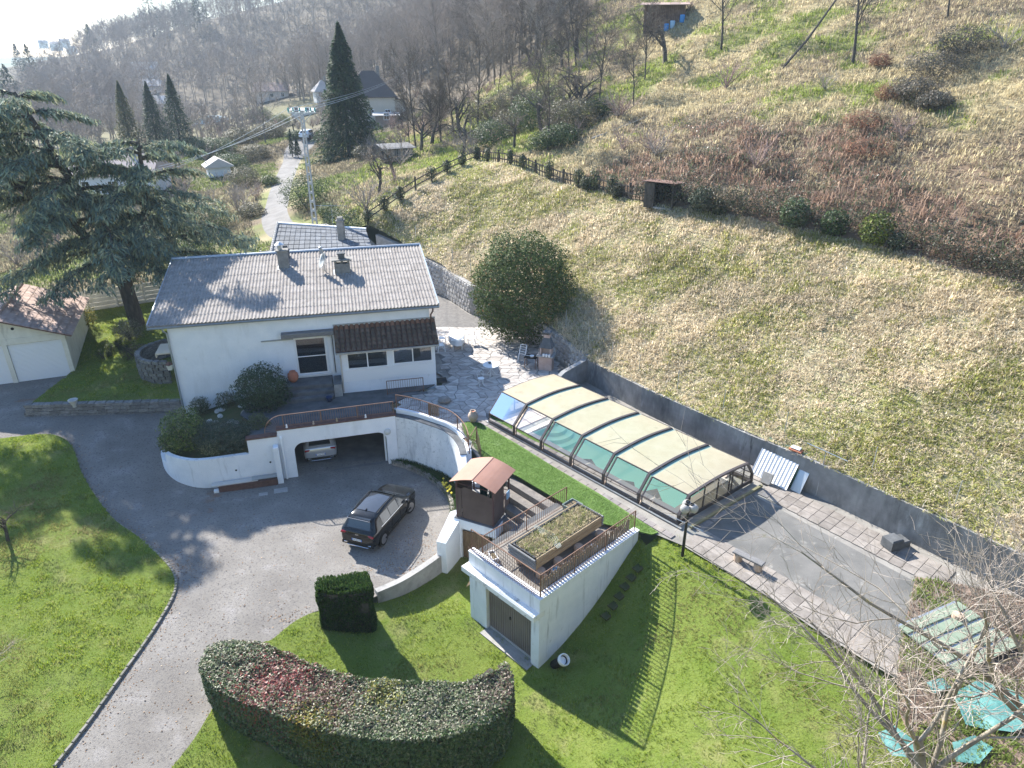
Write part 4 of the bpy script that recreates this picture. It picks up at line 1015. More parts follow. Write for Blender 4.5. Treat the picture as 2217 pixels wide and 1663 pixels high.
for n_, q in enumerate(cells):
    c = Vector((sum(p[0] for p in q) / len(q), sum(p[1] for p in q) / len(q))); z = PZ + random.uniform(-.004, .008)
    pts = []
    for p in q:
        d = Vector(p) - c; pts.append(d * (1 - .028 / max(.08, d.length)))
    vs = [(p.x, p.y, -.02) for p in pts] + [(p.x * .97, p.y * .97, 0) for p in pts]; m = len(pts)
    fs = [tuple(range(m, 2 * m))] + [(i, (i + 1) % m, m + (i + 1) % m, m + i) for i in range(m)]
    if n_ < 300: MB().add(vs, fs).build('flagstone', M_flag, patio, loc=(c.x, c.y, z))
    else: rest.add([(v_[0] + c.x, v_[1] + c.y, v_[2] + z) for v_ in vs], fs)
if rest.v: tag(rest.build('flagstones', M_flag, patio), kind='stuff')
# ================================================================ SINGLE GARAGE with roof deck
DK = Fr(1.02, 20.2, 44.3)
M_door = mat('brown_metal_door', (.16, .135, .13), (.20, .17, .16), 1, rough=.5, spec=.4)
sg = thing('single_garage', 'small white garage with a brown ribbed door and a railed roof deck', 'garage', DK.w(0, 0), DK.a)
def single_garage():
    t = sg; m = MB(); W = 3.95; D = 6.0
    m.box(0, .25, 0, .42, -1.0, 1.75); m.box(0, .25, 2.95, W, -1.0, 1.75); m.box(0, .25, .42, 2.95, 1.42, 1.75)
    m.box(0, .25, 0, W, 2.0, 2.62)
    m.box(.25, D, 0, .25, -1.4, 2.62); m.box(.25, D, W - .22, W, -1.4, 2.38); m.box(D - .2, D, .25, W - .22, -1.4, 2.4)
    m.build('wall', M_whitest, t)
    MB().box(-.32, .28, -.0, W + .12, 1.75, 2.0, bev=.015).build('ledge', mat('stained_ledge', (.66, .67, .67), (.76, .76, .75), 2, rough=.9, stains=(((.22, .22, .21), 3, .55, .72, (1, 1, 1)),)), t)
    MB().box(-.02, .28, -.03, W + .02, 2.62, 2.67).build('coping', M_whitest, t)
    MB().box(.28, D, -.04, .26, 2.62, 2.67).build('coping', M_whitest, t)
    MB().box(.25, D - .2, .25, W - .22, 2.2, 2.42).build('deck_slab', mat('deck_boards', (.17, .155, .14), (.25, .23, .205), 2, rough=.95, bump=.3, stretch=(1, 6, 1)), t)
    MB().box(.28, D, W - .26, W + .02, 2.385, 2.425).build('coping', M_tarmac, t)
    d = MB().box(.17, .2, .43, 2.94, -.86, 1.41).build('garage_door', M_door, t)
    for i in range(24): MB().box(.145, .172, .45 + i * .104, .45 + i * .104 + .07, -.66, 1.40, bev=.006).build('door_rib', M_door, d)
    MB().box(.15, .172, .45, 2.92, -.84, -.68).build('kick_plate', mat('grey_plate', (.42, .41, .39), rough=.5), d)
    MB().box(.10, .15, 1.66, 1.72, .48, .6).build('handle', M_steel, d)
    MB().box(-.35, .17, .30, 3.0, -1.1, -.80).build('door_sill', M_conc, t)
single_garage()
for i in range(9):
    slabp = MB().box(.28, .82, .55 + i * .36, .55 + i * .36 + .34, 2.42, 2.45) if False else None
railing('brown railing with bowed lower bars across the front of the garage deck', [DK.w(.12, 3.9, 2.67), DK.w(.12, 2.0, 2.67), DK.w(.12, .1, 2.67)], 1.0, .12, post_every=4)
fr_ = thing('bowed_grille', 'belly shaped wrought iron bars bulging from the front deck railing', 'grille', DK.w(0, 0, 2.67), DK.a)
for i in range(30):
    y = .2 + i * .124
    MB().tube([(.12, y, .62), (.02, y, .5), (-.14, y, .3), (-.10, y, .14), (.1, y, .08)], .009, 4).build('bowed_bar', M_rail, fr_)
MB().tube([(-.13, .15, .3), (-.13, 3.85, .3)], .009, 4).build('cross_bar', M_rail, fr_)
railing('brown railing with slanted top bars along the right side of the deck', [DK.w(.14, .1, 2.67), DK.w(3.0, .1, 2.67), DK.w(5.8, .1, 2.67)], 1.0, .125, post_every=1.9)
xr = thing('railing_lattice', 'slanted iron lattice band under the top bar of the right deck railing', 'lattice', DK.w(0, .1, 2.67), DK.a)
for i in range(28):
    x = .2 + i * .2; MB().bar((x, 0, .72), (x + .18, 0, .98), .012).bar((x + .18, 0, .72), (x, 0, .98), .012).build('lattice_bar', M_rail, xr)
railing('brown bar railing along the left side of the deck above the stairs', [DK.w(.35, 3.5, 2.42), DK.w(2.9, 3.5, 2.42), DK.w(5.35, 3.5, 2.42)], 1.0, .13, post_every=2.5)
pf = thing('slat_fence', 'grey weathered slat screen behind the right deck railing', 'fence', DK.w(0, .2, 2.42), DK.a)
slat = MB().box(0, .098, 0, .02, 0, 1, bev=.004).me('slat', mat('grey_slat', (.17, .155, .13), (.26, .24, .21), 4, rough=.9, rnd=.2, stretch=(1, 1, 4)))
for i in range(36): link('slat', slat, pf, (.35 + i * .15, .09 + random.uniform(-.008, .008), .02), (0, random.uniform(-.02, .02), 0), (1, 1, .76 + random.uniform(-.03, .04)))
MB().box(.3, 5.7, .115, .14, .2, .25).build('cross_rail', M_wood, pf); MB().box(.3, 5.7, .115, .14, .55, .60).build('cross_rail', M_wood, pf)
# raised planter on log stands
pl_ = thing('raised_planter', 'raised timber planter with black lining and dry grass on the garage deck', 'planter', DK.w(0, 0, 2.42), DK.a)
M_plank = mat('planter_plank', (.30, .22, .13), (.42, .33, .21), 3, rough=.85, bump=.3, stretch=(1, 8, 8), rnd=.12)
M_gplank = mat('grey_plank', (.17, .175, .18), (.26, .26, .26), 3, rough=.85, bump=.3, stretch=(8, 1, 8), rnd=.12)
X0, X1, Y0, Y1 = .9, 4.95, 1.16, 2.5
for k in range(3):
    z = .42 + k * .16; o = .018 * k
    for (y, s_) in ((Y0, -1), (Y1, 1)): MB().box(X0 + .07, X1 - .07, y - .035 + s_ * o * .4, y + .035 + s_ * o * .4, z, z + .15, bev=.02).build('plank', M_plank, pl_)
    for (x, s_) in ((X0, -1), (X1, 1)): MB().box(x - .04 + s_ * o * .3, x + .04 + s_ * o * .3, Y0 - .06, Y1 + .06, z + .003, z + .147, bev=.02).build('plank', M_gplank, pl_)
M_film = mat('black_film', (.015, .016, .018), rough=.4, spec=.5, bump=.5, bscale=8)
MB().box(X0 + .045, X0 + .12, Y0 + .04, Y1 - .04, .5, .93).box(X1 - .12, X1 - .045, Y0 + .04, Y1 - .04, .5, .93).box(X0 + .12, X1 - .12, Y1 - .1, Y1 - .04, .5, .92).box(X0 + .12, X1 - .12, Y0 + .04, Y0 + .08, .5, .86).build('lining', M_film, pl_)
MB().box(X0 + .12, X1 - .12, Y0 + .08, Y1 - .1, .5, .84).build('soil', mat('planter_soil', (.13, .10, .07), (.19, .16, .10), 4, rough=1, bump=.8, bscale=10), pl_)
MB().box(X0, X1, Y0, Y1, .36, .42).build('base_board', M_plank, pl_)
for k in range(5): MB().tube([(2.35 + k * .03, Y1 + .1, .90 + k * .008), (2.2 + k * .09, 1.6, .88 + k * .01), (2.0 + k * .05, Y0 - .2, .93)], .008, 4).build('bamboo_cane', mat('pale_cane', (.38, .43, .40), rough=.6) if k == 0 else bpy.data.materials['pale_cane'], pl_)
M_log = mat('cut_log', (.38, .28, .21), (.46, .36, .28), 5, rough=.9, stretch=(1, 1, .3))
for k, (x, y) in enumerate([(1.15, 1.05), (2.1, 1.0), (3.3, .98), (4.6, .95), (1.2, 2.2), (2.8, 2.2), (4.5, 2.2)]):
    lg = thing('log_stand', ['first log stand under the front right corner of the raised planter', 'log stand beside the white and blue bucket under the planter', 'log stand under the middle of the planter beside the slat fence', 'last log stand under the far right corner of the planter',
                             'log stand hidden under the front left planter corner', 'log stand hidden under the left middle of the planter', 'log stand hidden under the far left planter corner'][k], 'log', DK.w(x, y, 2.42), group='logs carrying the raised planter')
    MB().lathe([(.17, 0), (.2, .06), (.2, .28), (.17, .355)], 14).build('log', M_log, lg)
    MB().lathe([(.07, 0), (.07, .2)], 10, (.16, -.17, .06)).build('small_log', M_log, lg)
bk = thing('bucket', 'white bucket with blue inside standing between the planter logs', 'bucket', DK.w(1.62, .72, 2.42))
MB().lathe([(.13, 0), (.17, .33), (.155, .33), (.12, .03)], 18).build('body', M_pvc, bk); MB().lathe([(.16, .26), (.01, .261)], 18).build('blue_lining', mat('blue_plastic', (.08, .28, .42), rough=.4), bk)
b2 = thing('bucket', 'white plastic tub near the far logs by the slat fence', 'bucket', DK.w(3.85, .62, 2.42)); MB().lathe([(.13, 0), (.16, .25), (.145, .25), (.11, .03)], 16).build('body', M_pvc, b2)
def trough(label, loc, rz, l, w, h, m, plant=True, flare=1.15):
    t = thing('plant_trough', label, 'planter', loc, rz)
    b = MB(); a = [(-l / 2, -w / 2), (l / 2, -w / 2), (l / 2, w / 2), (-l / 2, w / 2)]
    vs = [(x, y, 0) for x, y in a] + [(x * flare, y * flare, h) for x, y in a] + [(x * flare * .9, y * flare * .86, h) for x, y in a] + [(x * flare * .88, y * flare * .84, h - .06) for x, y in a]
    fs = [(3, 2, 1, 0)] + [(r * 4 + i, r * 4 + (i + 1) % 4, r * 4 + 4 + (i + 1) % 4, r * 4 + 4 + i) for r in range(3) for i in range(4)]
    b.add(vs, fs).build('body', m, t)
    MB().add([(x * flare * .88, y * flare * .84, h - .06) for x, y in a], [(0, 1, 2, 3)]).build('soil', bpy.data.materials['planter_soil'], t)
    return t
trough('grey green square planter at the far left corner of the deck', DK.w(5.2, 3.0, 2.43), DK.a, .55, .5, .42, mat('grey_green_plastic', (.17, .21, .20), rough=.5), flare=1.25)
trough('small white trough with a green tuft at the front left of the deck', DK.w(.55, 3.1, 2.43), DK.a + 1.2, .5, .22, .2, M_pvc)
trough('white trough hanging inside the curved railing', Vector((*rail_p[-6], 2.95)), rad(-60), .55, .22, .2, M_pvc)
# ================================================================ STAIRS, STORE ROOM, GAZEBO
M_stair = mat('rough_concrete_step', (.15, .14, .13), (.23, .21, .19), 4, rough=1, bump=.5, bscale=30)
stp = thing('garden_stairs', 'broad dark concrete garden steps between gazebo and deck', 'stairs', PF.w(0, 0), PF.a)
for k in range(4): MB().box(4.6 + k * .02, 8.75 - .03 * k, -2.85 - k * .46, -2.4 - k * .46, .6, 2.36 - k * .3, bev=.015).build('step', M_stair, stp)
pg = [DK.w(-.2, 3.96), DK.w(5.2, 3.96), PF.w(8.7, -3.9), PF.w(4.8, -4.2), Vector((-.75, 26.3, 0))]
v, f = sheet([(p.x, p.y) for p in pg], .4, lambda x, y: np.full(np.shape(x), .9)); tag(link('passage', mesh_np('passage', v, f, mat('leafy_ground', (.07, .06, .045), (.17, .12, .07), 3, rough=1, bump=.6))), kind='structure')
FL, FR_, BR = Vector((-2.53, 26.93, 0)), Vector((-.82, 26.13, 0)), Vector((.18, 27.55, 0))
SF = Fr(FL.x, FL.y, math.degrees(math.atan2(FR_.y - FL.y, FR_.x - FL.x)))
SW_, SD = (FR_ - FL).length, 1.75
store = thing('store_room', 'small white store room under the gazebo with a plank door', 'store room', SF.w(0, 0), SF.a)
m = MB(); m.box(-.12, .28, -.1, .12, -1.0, 1.45); m.box(.28, SW_ + .15, -.1, .12, .98, 1.45); m.box(SW_ - .12, SW_ + .15, .12, SD + .1, -.6, 1.45); m.box(-.12, .1, .12, SD + .1, -.6, 1.45); m.box(.1, SW_ - .12, SD - .1, SD + .1, -.6, 1.45)
m.build('wall', M_white, store)
MB().box(-.1, SW_ + .12, -.08, SD + .08, 1.452, 1.5).build('roof_slab', M_concd, store)
pdm = thing('plank_door', 'weathered brown plank door under the gazebo store lintel', 'door', SF.w(.3, -.02, -.85), SF.a)
for i in range(9): MB().box(i * .15, i * .15 + .14, 0, .03, 0, 1.75 - random.uniform(0, .1), bev=.006).build('plank', M_wood, pdm)
sl_ = MB().prism([(0, 0), (.0, -.0), (0, 0)], 0, 0) if False else None
# sloped white parapet left of the store
spw = thing('stair_wall', 'sunlit white sloping wall descending left of the store room', 'wall', (-2.6, 27.2, 0))
MB().prism([(-.78, -1.35), (-.36, -1.5), (.25, -.35), (.05, .2), (-.25, .1)], -1.0, [.92, .92, 1.45, 1.55, 1.5]).build('wall', M_white, spw)
gz = thing('gazebo', 'small gazebo with a pinkish brown pitched roof and brown mesh sides', 'gazebo', SF.w(0, 0, 1.5), SF.a)
M_can = mat('canvas_roof', (.33, .185, .14), (.38, .22, .17), .8, rough=.75)
M_mesh = mat('brown_mesh', (.085, .062, .055), (.11, .085, .075), 1.2, rough=.85)
M_post = mat('gazebo_steel', (.075, .04, .04), rough=.5, spec=.5)
gw, gd, gh = SW_, 1.65, 1.95
for (x, y) in ((.03, .02), (gw - .03, .02), (gw - .03, gd), (.03, gd)): MB().box(x - .035, x + .035, y - .035, y + .035, 0, gh).build('post', M_post, gz)
for z in (.95, gh - .12):
    b = MB(); b.bar((.0, .02, z), (gw, .02, z), .03).bar((gw - .03, 0, z), (gw - .03, gd, z), .03).bar((0, gd, z), (gw, gd, z), .03).bar((.03, 0, z), (.03, gd, z), .03); b.build('crossbar', M_post, gz)
# pitched canvas: ridge runs front to back
rf = MB(); ov = .2; zr, ze = gh + .42, gh + .02; th = .02
for s_ in (0, 1):
    x0_, x1_ = (-ov, gw / 2 + .02) if s_ == 0 else (gw / 2 - .02, gw + ov); za, zb = (ze, zr - .005) if s_ == 0 else (zr - .015, ze)
    n = 6; vs = []
    for i in range(n + 1):
        u = i / n; x = x0_ + (x1_ - x0_) * u; z = za + (zb - za) * u + .04 * math.sin(math.pi * u)
        vs += [(x, -.22, z), (x, gd + .25, z), (x, -.22, z - th), (x, gd + .25, z - th)]
    fs = []
    for i in range(n):
        a = 4 * i; fs += [(a, a + 4, a + 5, a + 1), (a + 3, a + 7, a + 6, a + 2), (a + 2, a + 6, a + 4, a), (a + 1, a + 5, a + 7, a + 3)]
    MB().add(vs, fs).build('canopy', M_can, gz, smooth=False)
MB().add([(.32, -.002, .02), (gw - .06, -.002, .02), (gw - .06, -.002, 1.5), (.45, -.002, 1.72), (.28, -.002, 1.6)], [(0, 1, 2, 3, 4)]).add([(.06, .0, .05), (.3, .0, .03), (.26, .0, 1.6), (.06, .0, 1.62)], [(0, 1, 2, 3)]).build('mesh_side', M_mesh, gz)
MB().add([(gw + .006, .06, .02), (gw + .006, 1.05, .02), (gw + .006, 1.05, 1.85), (gw + .006, .06, 1.75)], [(0, 1, 2, 3)]).build('mesh_side', M_mesh, gz)
MB().add([(gw + .004, 1.1, .05), (gw + .004, gd - .05, .05), (gw + .004, gd - .05, 1.0), (gw + .004, 1.1, .9)], [(0, 1, 2, 3)]).build('mesh_side', mat('tan_mesh', (.20, .14, .11), rough=.8), gz)
MB().add([(-.006, .1, .02), (-.006, gd - .1, .02), (-.006, gd - .1, 1.75), (-.006, .1, 1.75)], [(3, 2, 1, 0)]).build('mesh_side', M_mesh, gz)
pr_ = thing('folded_parasol', 'folded dark green parasol and garden things stored in the gazebo', 'parasol', SF.w(.9, 1.0, 1.5), SF.a)
MB().lathe([(.05, .0), (.12, .3), (.2, 1.2), (.1, 1.75), (.03, 1.9)], 10).build('canopy', mat('green_cloth', (.02, .075, .06), rough=.7), pr_)
cl = thing('towel', 'light blue towel hung over the right crossbar of the gazebo', 'towel', SF.w(gw + .03, 1.3, 1.5), SF.a)
MB().box(-.02, .02, 0, .28, .65, 1.05, bev=.01).build('cloth', mat('blue_cloth', (.25, .40, .55), rough=.9), cl)
# kerb wall at the drive edge below
kp2 = [Gh(948, 1206, HL), Gh(905, 1236, HL), Gh(862, 1262, HL), Gh(812, 1284, HL)]
kpp = smooth_path(kp2, 5); k2 = thing('drive_kerb_wall', 'low curved concrete kerb wall between the driveway and the lower lawn', 'kerb', (kpp[0].x, kpp[0].y, 0)); k2o = Vector((kpp[0].x, kpp[0].y, 0))
MB().wall(rel(kpp, k2o), .28, -1.0, [.16] * len(kpp), 1).build('wall', M_conc, k2)
for i in range(2):
    pk = thing('loose_plank', ['upper grey plank lying against the kerb by the white wall', 'lower grey plank lying on the lawn by the white wall'][i], 'plank', Gh(955 + i * 4, 1212 + i * 8, HF) + Vector((0, 0, .1)), rad(40), 'loose planks by the kerb')
    MB().box(-.5, .5, -.06, .06, 0, .05, bev=.008).build('board', M_conc, pk)
# ================================================================ VEHICLES
def paint(name, c, metal=.3, rough=.25):
    return mat(name, c, tuple(k * 1.06 for k in c), 3, rough=rough, metal=metal, coat=.45, spec=.35)
M_tyre = mat('tyre_rubber', (.02, .02, .021), rough=.85); M_rim = mat('alloy_rim', (.35, .35, .36), rough=.3, metal=.9)
M_cglass = mat('car_glass', (.012, .016, .018), rough=.04, spec=.8, coat=1.0); M_black = mat('black_plastic', (.02, .02, .02), rough=.6)
M_red = mat('tail_lamp_red', (.28, .01, .015), rough=.15, coat=1.0); M_lamp = mat('clear_lamp', (.6, .6, .62), rough=.1, coat=1.0)
M_plate = mat('number_plate', (.75, .76, .78), rough=.4); M_pblue = mat('plate_blue', (.01, .09, .45), rough=.4); M_chrome = mat('chrome_trim', (.7, .7, .72), rough=.12, metal=1.0)
def car(name, label, cat, loc, rz, P, group=None, text='', L=4.5, W=1.86, H=1.64, steer=0.0, simple=False):
    """body axis x: rear 0 -> front L.  origin at the middle of the car on the ground"""
    t = thing(name, label, cat, loc, rz, group)
    hw = W / 2
    # stations: x, z_bottom, z_belt, z_top, half width at belt, half width at top
    S = [(.00, .42, .78, .80, .80, .66), (.05, .34, .95, 1.00, .90, .78), (.14, .30, 1.02, 1.07, .95, .80), (.24, .27, 1.04, 1.18, .98, .76), (.46, .25, 1.04, H - .07, 1.0, .71), (.85, .25, 1.03, H - .02, 1.0, .70),
         (1.5, .24, 1.01, H, 1.0, .71), (2.2, .24, .99, H - .01, 1.0, .71), (2.55, .24, .98, H - .06, 1.0, .70), (2.95, .24, .98, H - .28, 1.0, .72), (3.32, .24, .98, 1.10, 1.0, .80), (3.45, .25, .98, 1.06, .99, .82),
         (3.9, .26, .94, 1.01, .97, .82), (4.22, .28, .86, .95, .92, .76), (4.41, .32, .74, .84, .80, .66), (4.5, .40, .58, .66, .64, .52)]
    k = L / 4.5; ring = 15; vs = []; fs = []
    def sec(x, zb, zl, zt, wb, wt):
        wb *= hw; wt *= hw
        half = [(0, zb), (wb * .86, zb), (wb * .97, zb + .10), (wb, (zb + zl) / 2), (wb * .985, zl - .02), (wb * .95, zl + .02), (wt + (wb * .95 - wt) * .06, zt - (zt - zl) * .10 if zt - zl > .1 else zt - .015), (wt * .86, zt)]
        return [(x * k - L / 2, y, z) for y, z in half] + [(x * k - L / 2, 0, zt + .012)] + [(x * k - L / 2, -y, z) for y, z in reversed(half[1:])]
    n = 16
    for s_ in S: vs += sec(*s_)
    for i in range(len(S) - 1):
        for j in range(n): fs.append((i * n + j, i * n + (j + 1) % n, (i + 1) * n + (j + 1) % n, (i + 1) * n + j))
    fs.append(tuple(range(n))[::-1]); fs.append(tuple((len(S) - 1) * n + j for j in range(n)))
    fs = [tuple(reversed(f)) for f in fs]
    body = MB().add(vs, fs).build('body', P, t, smooth=True)
    md = body.modifiers.new('soft', 'SUBSURF'); md.levels = 1; md.render_levels = 2
    X = lambda x: x * k - L / 2
    def at(x, side, u):
        for a, b in zip(S[:-1], S[1:]):
            if a[0] <= x <= b[0]:
                f_ = (x - a[0]) / (b[0] - a[0]); zl = a[2] + (b[2] - a[2]) * f_; zt = a[3] + (b[3] - a[3]) * f_; wb = a[4] + (b[4] - a[4]) * f_; wt = a[5] + (b[5] - a[5]) * f_
                y0, y1 = wb * .95 * hw, (wt + (wb * .95 - wt) * .06) * hw; return (X(x), side * (y0 + (y1 - y0) * u + .006), zl + .02 + (zt - (zt - zl) * .10 - zl - .02) * u)
    for side in (1, -1):
        for (xa, xb) in ((.95, 1.62), (1.68, 2.42), (2.47, 3.05)):
            q = [at(xa, side, .10), at(xb, side, .08), at(min(xb, 2.72) if xb > 2.6 else xb, side, .88), at(xa, side, .9)]
            f4 = [(0, 1, 2, 3)] if side < 0 else [(3, 2, 1, 0)]
            MB().add(q, f4).build('side_window', M_cglass, t)
        MB().tube([at(.75, side, .03), at(1.6, side, .02), at(2.5, side, .02), at(3.2, side, .02)], .014, 5).build('window_trim', M_chrome, t)
        if not simple:
            MB().tube([(X(.95), side * hw * .64, H - .02), (X(1.3), side * hw * .64, H + .035), (X(2.3), side * hw * .64, H + .03), (X(2.6), side * hw * .64, H - .05)], .018, 5).build('roof_rail', M_black, t)
            b = MB().box(-.1, .1, -.06, .06, -.07, .07, bev=.03); b.build('wing_mirror', P, t, loc=(X(3.08), side * (hw + .1), 1.03))
            for xx in (1.9, 2.75): MB().box(-.09, .09, -.012, .012, -.015, .015).build('door_handle', P, t, loc=(X(xx - .3), side * (hw * .985), .86))
            for xx in (1.66, 2.5, 3.2): MB().box(-.006, .006, -.004, .004, -.3, .25).build('door_seam', M_black, t, loc=(X(xx), side * (hw * 1.0 + .001), .65))
            MB().box(X(.95), X(3.55), -.015, .015, .26, .36).build('sill', M_black, t, loc=(0, side * (hw * .985), 0))
    # windscreen, rear window
    def yz(x, f_): 
        p = at(x, 1, 1.0); return p
    def panel(nm, x0, x1, ins, m):
        r = []
        for x in (x0, (x0 + x1) / 2, x1):
            p = at(x, 1, 1.0); zz = None
            for a, b in zip(S[:-1], S[1:]):
                if a[0] <= x <= b[0]: f_ = (x - a[0]) / (b[0] - a[0]); zz = a[3] + (b[3] - a[3]) * f_
            r.append((p[0], p[1] - ins, zz))
        v_ = []
        for (x, y, z) in r:
            for u in (-1, -.5, 0, .5, 1): v_.append((x, y * u * .93, z + .022 - .02 * u * u))
        f_ = [(5 * i + j, 5 * i + j + 1, 5 * i + j + 6, 5 * i + j + 5) for i in range(2) for j in range(4)]
        if x1 > x0: f_ = [tuple(reversed(q)) for q in f_]
        MB().add(v_, f_).build(nm, m, t, smooth=True)
    panel('windscreen', 2.6, 3.28, .06, M_cglass); panel('rear_window', .19, .40, .10, M_cglass)
    if not simple: panel('roof_glass', .95, 2.35, .14, mat('roof_glass', (.03, .035, .045), rough=.06, coat=1.0) if 'roof_glass' not in bpy.data.materials else bpy.data.materials['roof_glass'])
    # wheels
    for wx in (.82, 3.52):
        for side in (1, -1):
            w = thing if False else None
            ty = MB().lathe([(.22, -.11), (.32, -.115), (.355, -.09), (.36, 0), (.355, .09), (.32, .115), (.22, .11)], 24).build('wheel', M_tyre, t, loc=(X(wx), side * (hw - .115), .36), rot=(rad(90), 0, steer if wx > 2 else 0), smooth=True)
            rm = MB().lathe([(.235, .095), (.235, .075), (.02, .06)], 20, sx=1, sy=1)
            rimo = rm.build('rim_dish', M_black, ty, rot=(rad(180) if side > 0 else 0, 0, 0))
            sp = MB()
            for q in range(5):
                a = 2 * math.pi * q / 5
                sp.bar((.04 * math.cos(a), .04 * math.sin(a), .09), (.235 * math.cos(a), .235 * math.sin(a), .105), .06, .02)
            sp.lathe([(.225, .085), (.24, .115), (.222, .112)], 20)
            sp.build('rim', M_rim, ty, rot=(rad(180) if side > 0 else 0, 0, 0))
            arch = MB()
            for i in range(14):
                a0, a1 = math.pi * (i / 14) * 1.15 - .23, math.pi * ((i + 1) / 14) * 1.15 - .23
                v_ = [(math.cos(a) * r, 0, math.sin(a) * r) for a in (a0, a1) for r in (.30, .43)]
                arch.add(v_ + [(x, side * .02, z) for x, y, z in v_], [(4, 5, 7, 6), (1, 5, 7, 3), (6, 7, 5, 4)])
            arch.build('wheel_arch', M_black, t, loc=(X(wx), side * (hw * .985), .36))
    # rear: lamps, plate, bumper
    for side in (1, -1):
        MB().box(-.05, .03, -.24, .24, -.05, .06, bev=.025).build('tail_lamp', M_red, t, loc=(X(.085), side * (hw - .33), .92), rot=(0, 0, side * .22))
        MB().box(-.03, .03, -.2, .2, -.06, .06, bev=.02).build('headlight', M_lamp, t, loc=(X(4.36), side * (hw - .40), .68), rot=(0, 0, side * -.35))
        if not simple: MB().box(-.03, .02, -.17, .17, -.05, .05, bev=.02).build('exhaust_trim', M_chrome, t, loc=(X(.03), side * (hw - .40), .42), rot=(0, 0, side * .1))
    MB().box(-.02, .05, -hw * .86, hw * .86, .30, .50, bev=.03).build('bumper', M_black, t, loc=(X(.02), 0, 0))
    MB().box(-.02, .04, -.55, .55, .25, .31, bev=.01).build('skid_plate', M_chrome, t, loc=(X(.02), 0, 0))
    if not simple:
        pl2 = MB().box(-.012, 0, -.26, .26, -.055, .055).build('number_plate', M_plate, t, loc=(X(-.012), 0, .66))
        MB().box(-.015, -.0125, .215, .258, -.052, .052).box(-.015, -.0125, -.258, -.215, -.052, .052).build('plate_band', M_pblue, pl2)
        if text:
            if cat == 'car' and L > 4.4:
                cb_ = bpy.data.curves.new('badge', 'FONT'); cb_.body = 'KIA'; cb_.size = .11; cb_.align_x = 'CENTER'; cb_.extrude = .004; cb_.materials.append(M_chrome); ob_ = bpy.data.objects.new('badge', cb_); tb_ = bpy.data.meshes.new_from_object(ob_); bpy.data.objects.remove(ob_); link('badge', tb_, t, (X(.02), 0, .88), (rad(82), 0, rad(-90)))
            cu = bpy.data.curves.new('plate_text', 'FONT'); cu.body = text; cu.size = .085; cu.align_x = 'CENTER'; cu.align_y = 'CENTER'; cu.extrude = .001; cu.materials.append(M_black)
            o_ = bpy.data.objects.new('plate_text', cu); dg = bpy.context.evaluated_depsgraph_get(); tme = bpy.data.meshes.new_from_object(o_.evaluated_get(dg) if False else o_)
            bpy.data.objects.remove(o_); link('plate_text', tme, pl2, (-.0135, 0, 0), (rad(90), 0, rad(-90)))
        MB().bar((X(.20), -.75, 1.10), (X(.20), .75, 1.10), .03).build('spoiler', P, t) if False else None
        MB().box(-.16, .02, -hw * .60, hw * .60, -.012, .02, bev=.01).build('spoiler', P, t, loc=(X(.46), 0, H - .06), rot=(0, rad(6), 0))
        MB().bar((X(.29), -.58, H - .06), (X(.29), .58, H - .06), .022).build('spoiler_trim', M_chrome, t)
        MB().box(-.07, .07, -.012, .012, 0, .06, bev=.008).build('aerial_fin', M_black, t, loc=(X(1.0), 0, H - .005))
    return t
c1 = Gh(830.6, 1178.5, HL); c2 = Gh(887.5, 1109.8, HL)                 # right rear / right front wheel contact
dv = (c2 - c1); ca = math.atan2(dv.y, dv.x); nn = Vector((-math.sin(ca), math.cos(ca), 0)); mid = (c1 + c2) / 2 + nn * .84 + Vector((math.cos(ca), math.sin(ca), 0)) * .06
car('black_car', 'black hatchback parked in the sun and shade on the driveway', 'car', (mid.x, mid.y, float(HL(mid.x, mid.y)[0])), ca, paint('black_paint', (.006, .006, .006), .0, .15), text='HA-823-EX', steer=-.25)
sc_ = GF.w(1.28, 3.12, .02)
car('silver_car', 'silver car parked inside the dark garage, rear facing out', 'car', sc_, GF.a + math.pi / 2, paint('silver_paint', (.50, .52, .55), .5), L=4.35, W=1.83, H=1.56, text='CT-627-EW')
wc = Vector((-35.3, 130.2, float(HU(-35.3, 130.2)[0]) + .02))
car('white_car', 'distant white car parked on the lane behind the utility pole', 'car', wc, rad(80), paint('white_car_paint', (.70, .72, .74), .0), L=4.2, W=1.8, H=1.6, simple=True)

# ================================================================ PATIO FURNITURE
M_wiron = mat('white_iron', (.72, .73, .73), rough=.5)
rt = thing('round_table', 'white round wrought iron table on the shaded flagstones', 'table', (-1.28, 40.0, PZ))
MB().lathe([(.02, .70), (.5, .71), (.52, .725), (.5, .74), (.02, .742)], 28).build('tabletop', M_wiron, rt)
for q in range(3):
    a = 2 * math.pi * q / 3 + .3; MB().tube([(.1 * math.cos(a), .1 * math.sin(a), .69), (.04 * math.cos(a), .04 * math.sin(a), .4), (.2 * math.cos(a), .2 * math.sin(a), .15), (.34 * math.cos(a), .34 * math.sin(a), .0)], .016, 6).build('leg', M_wiron, rt)
db = thing('fruit_bowl', 'small dark bowl on the white round table', 'bowl', (-1.36, 40.12, PZ + .742)); MB().lathe([(.04, 0), (.12, .06), (.11, .07), (.03, .02)], 14).build('bowl', M_concd, db)
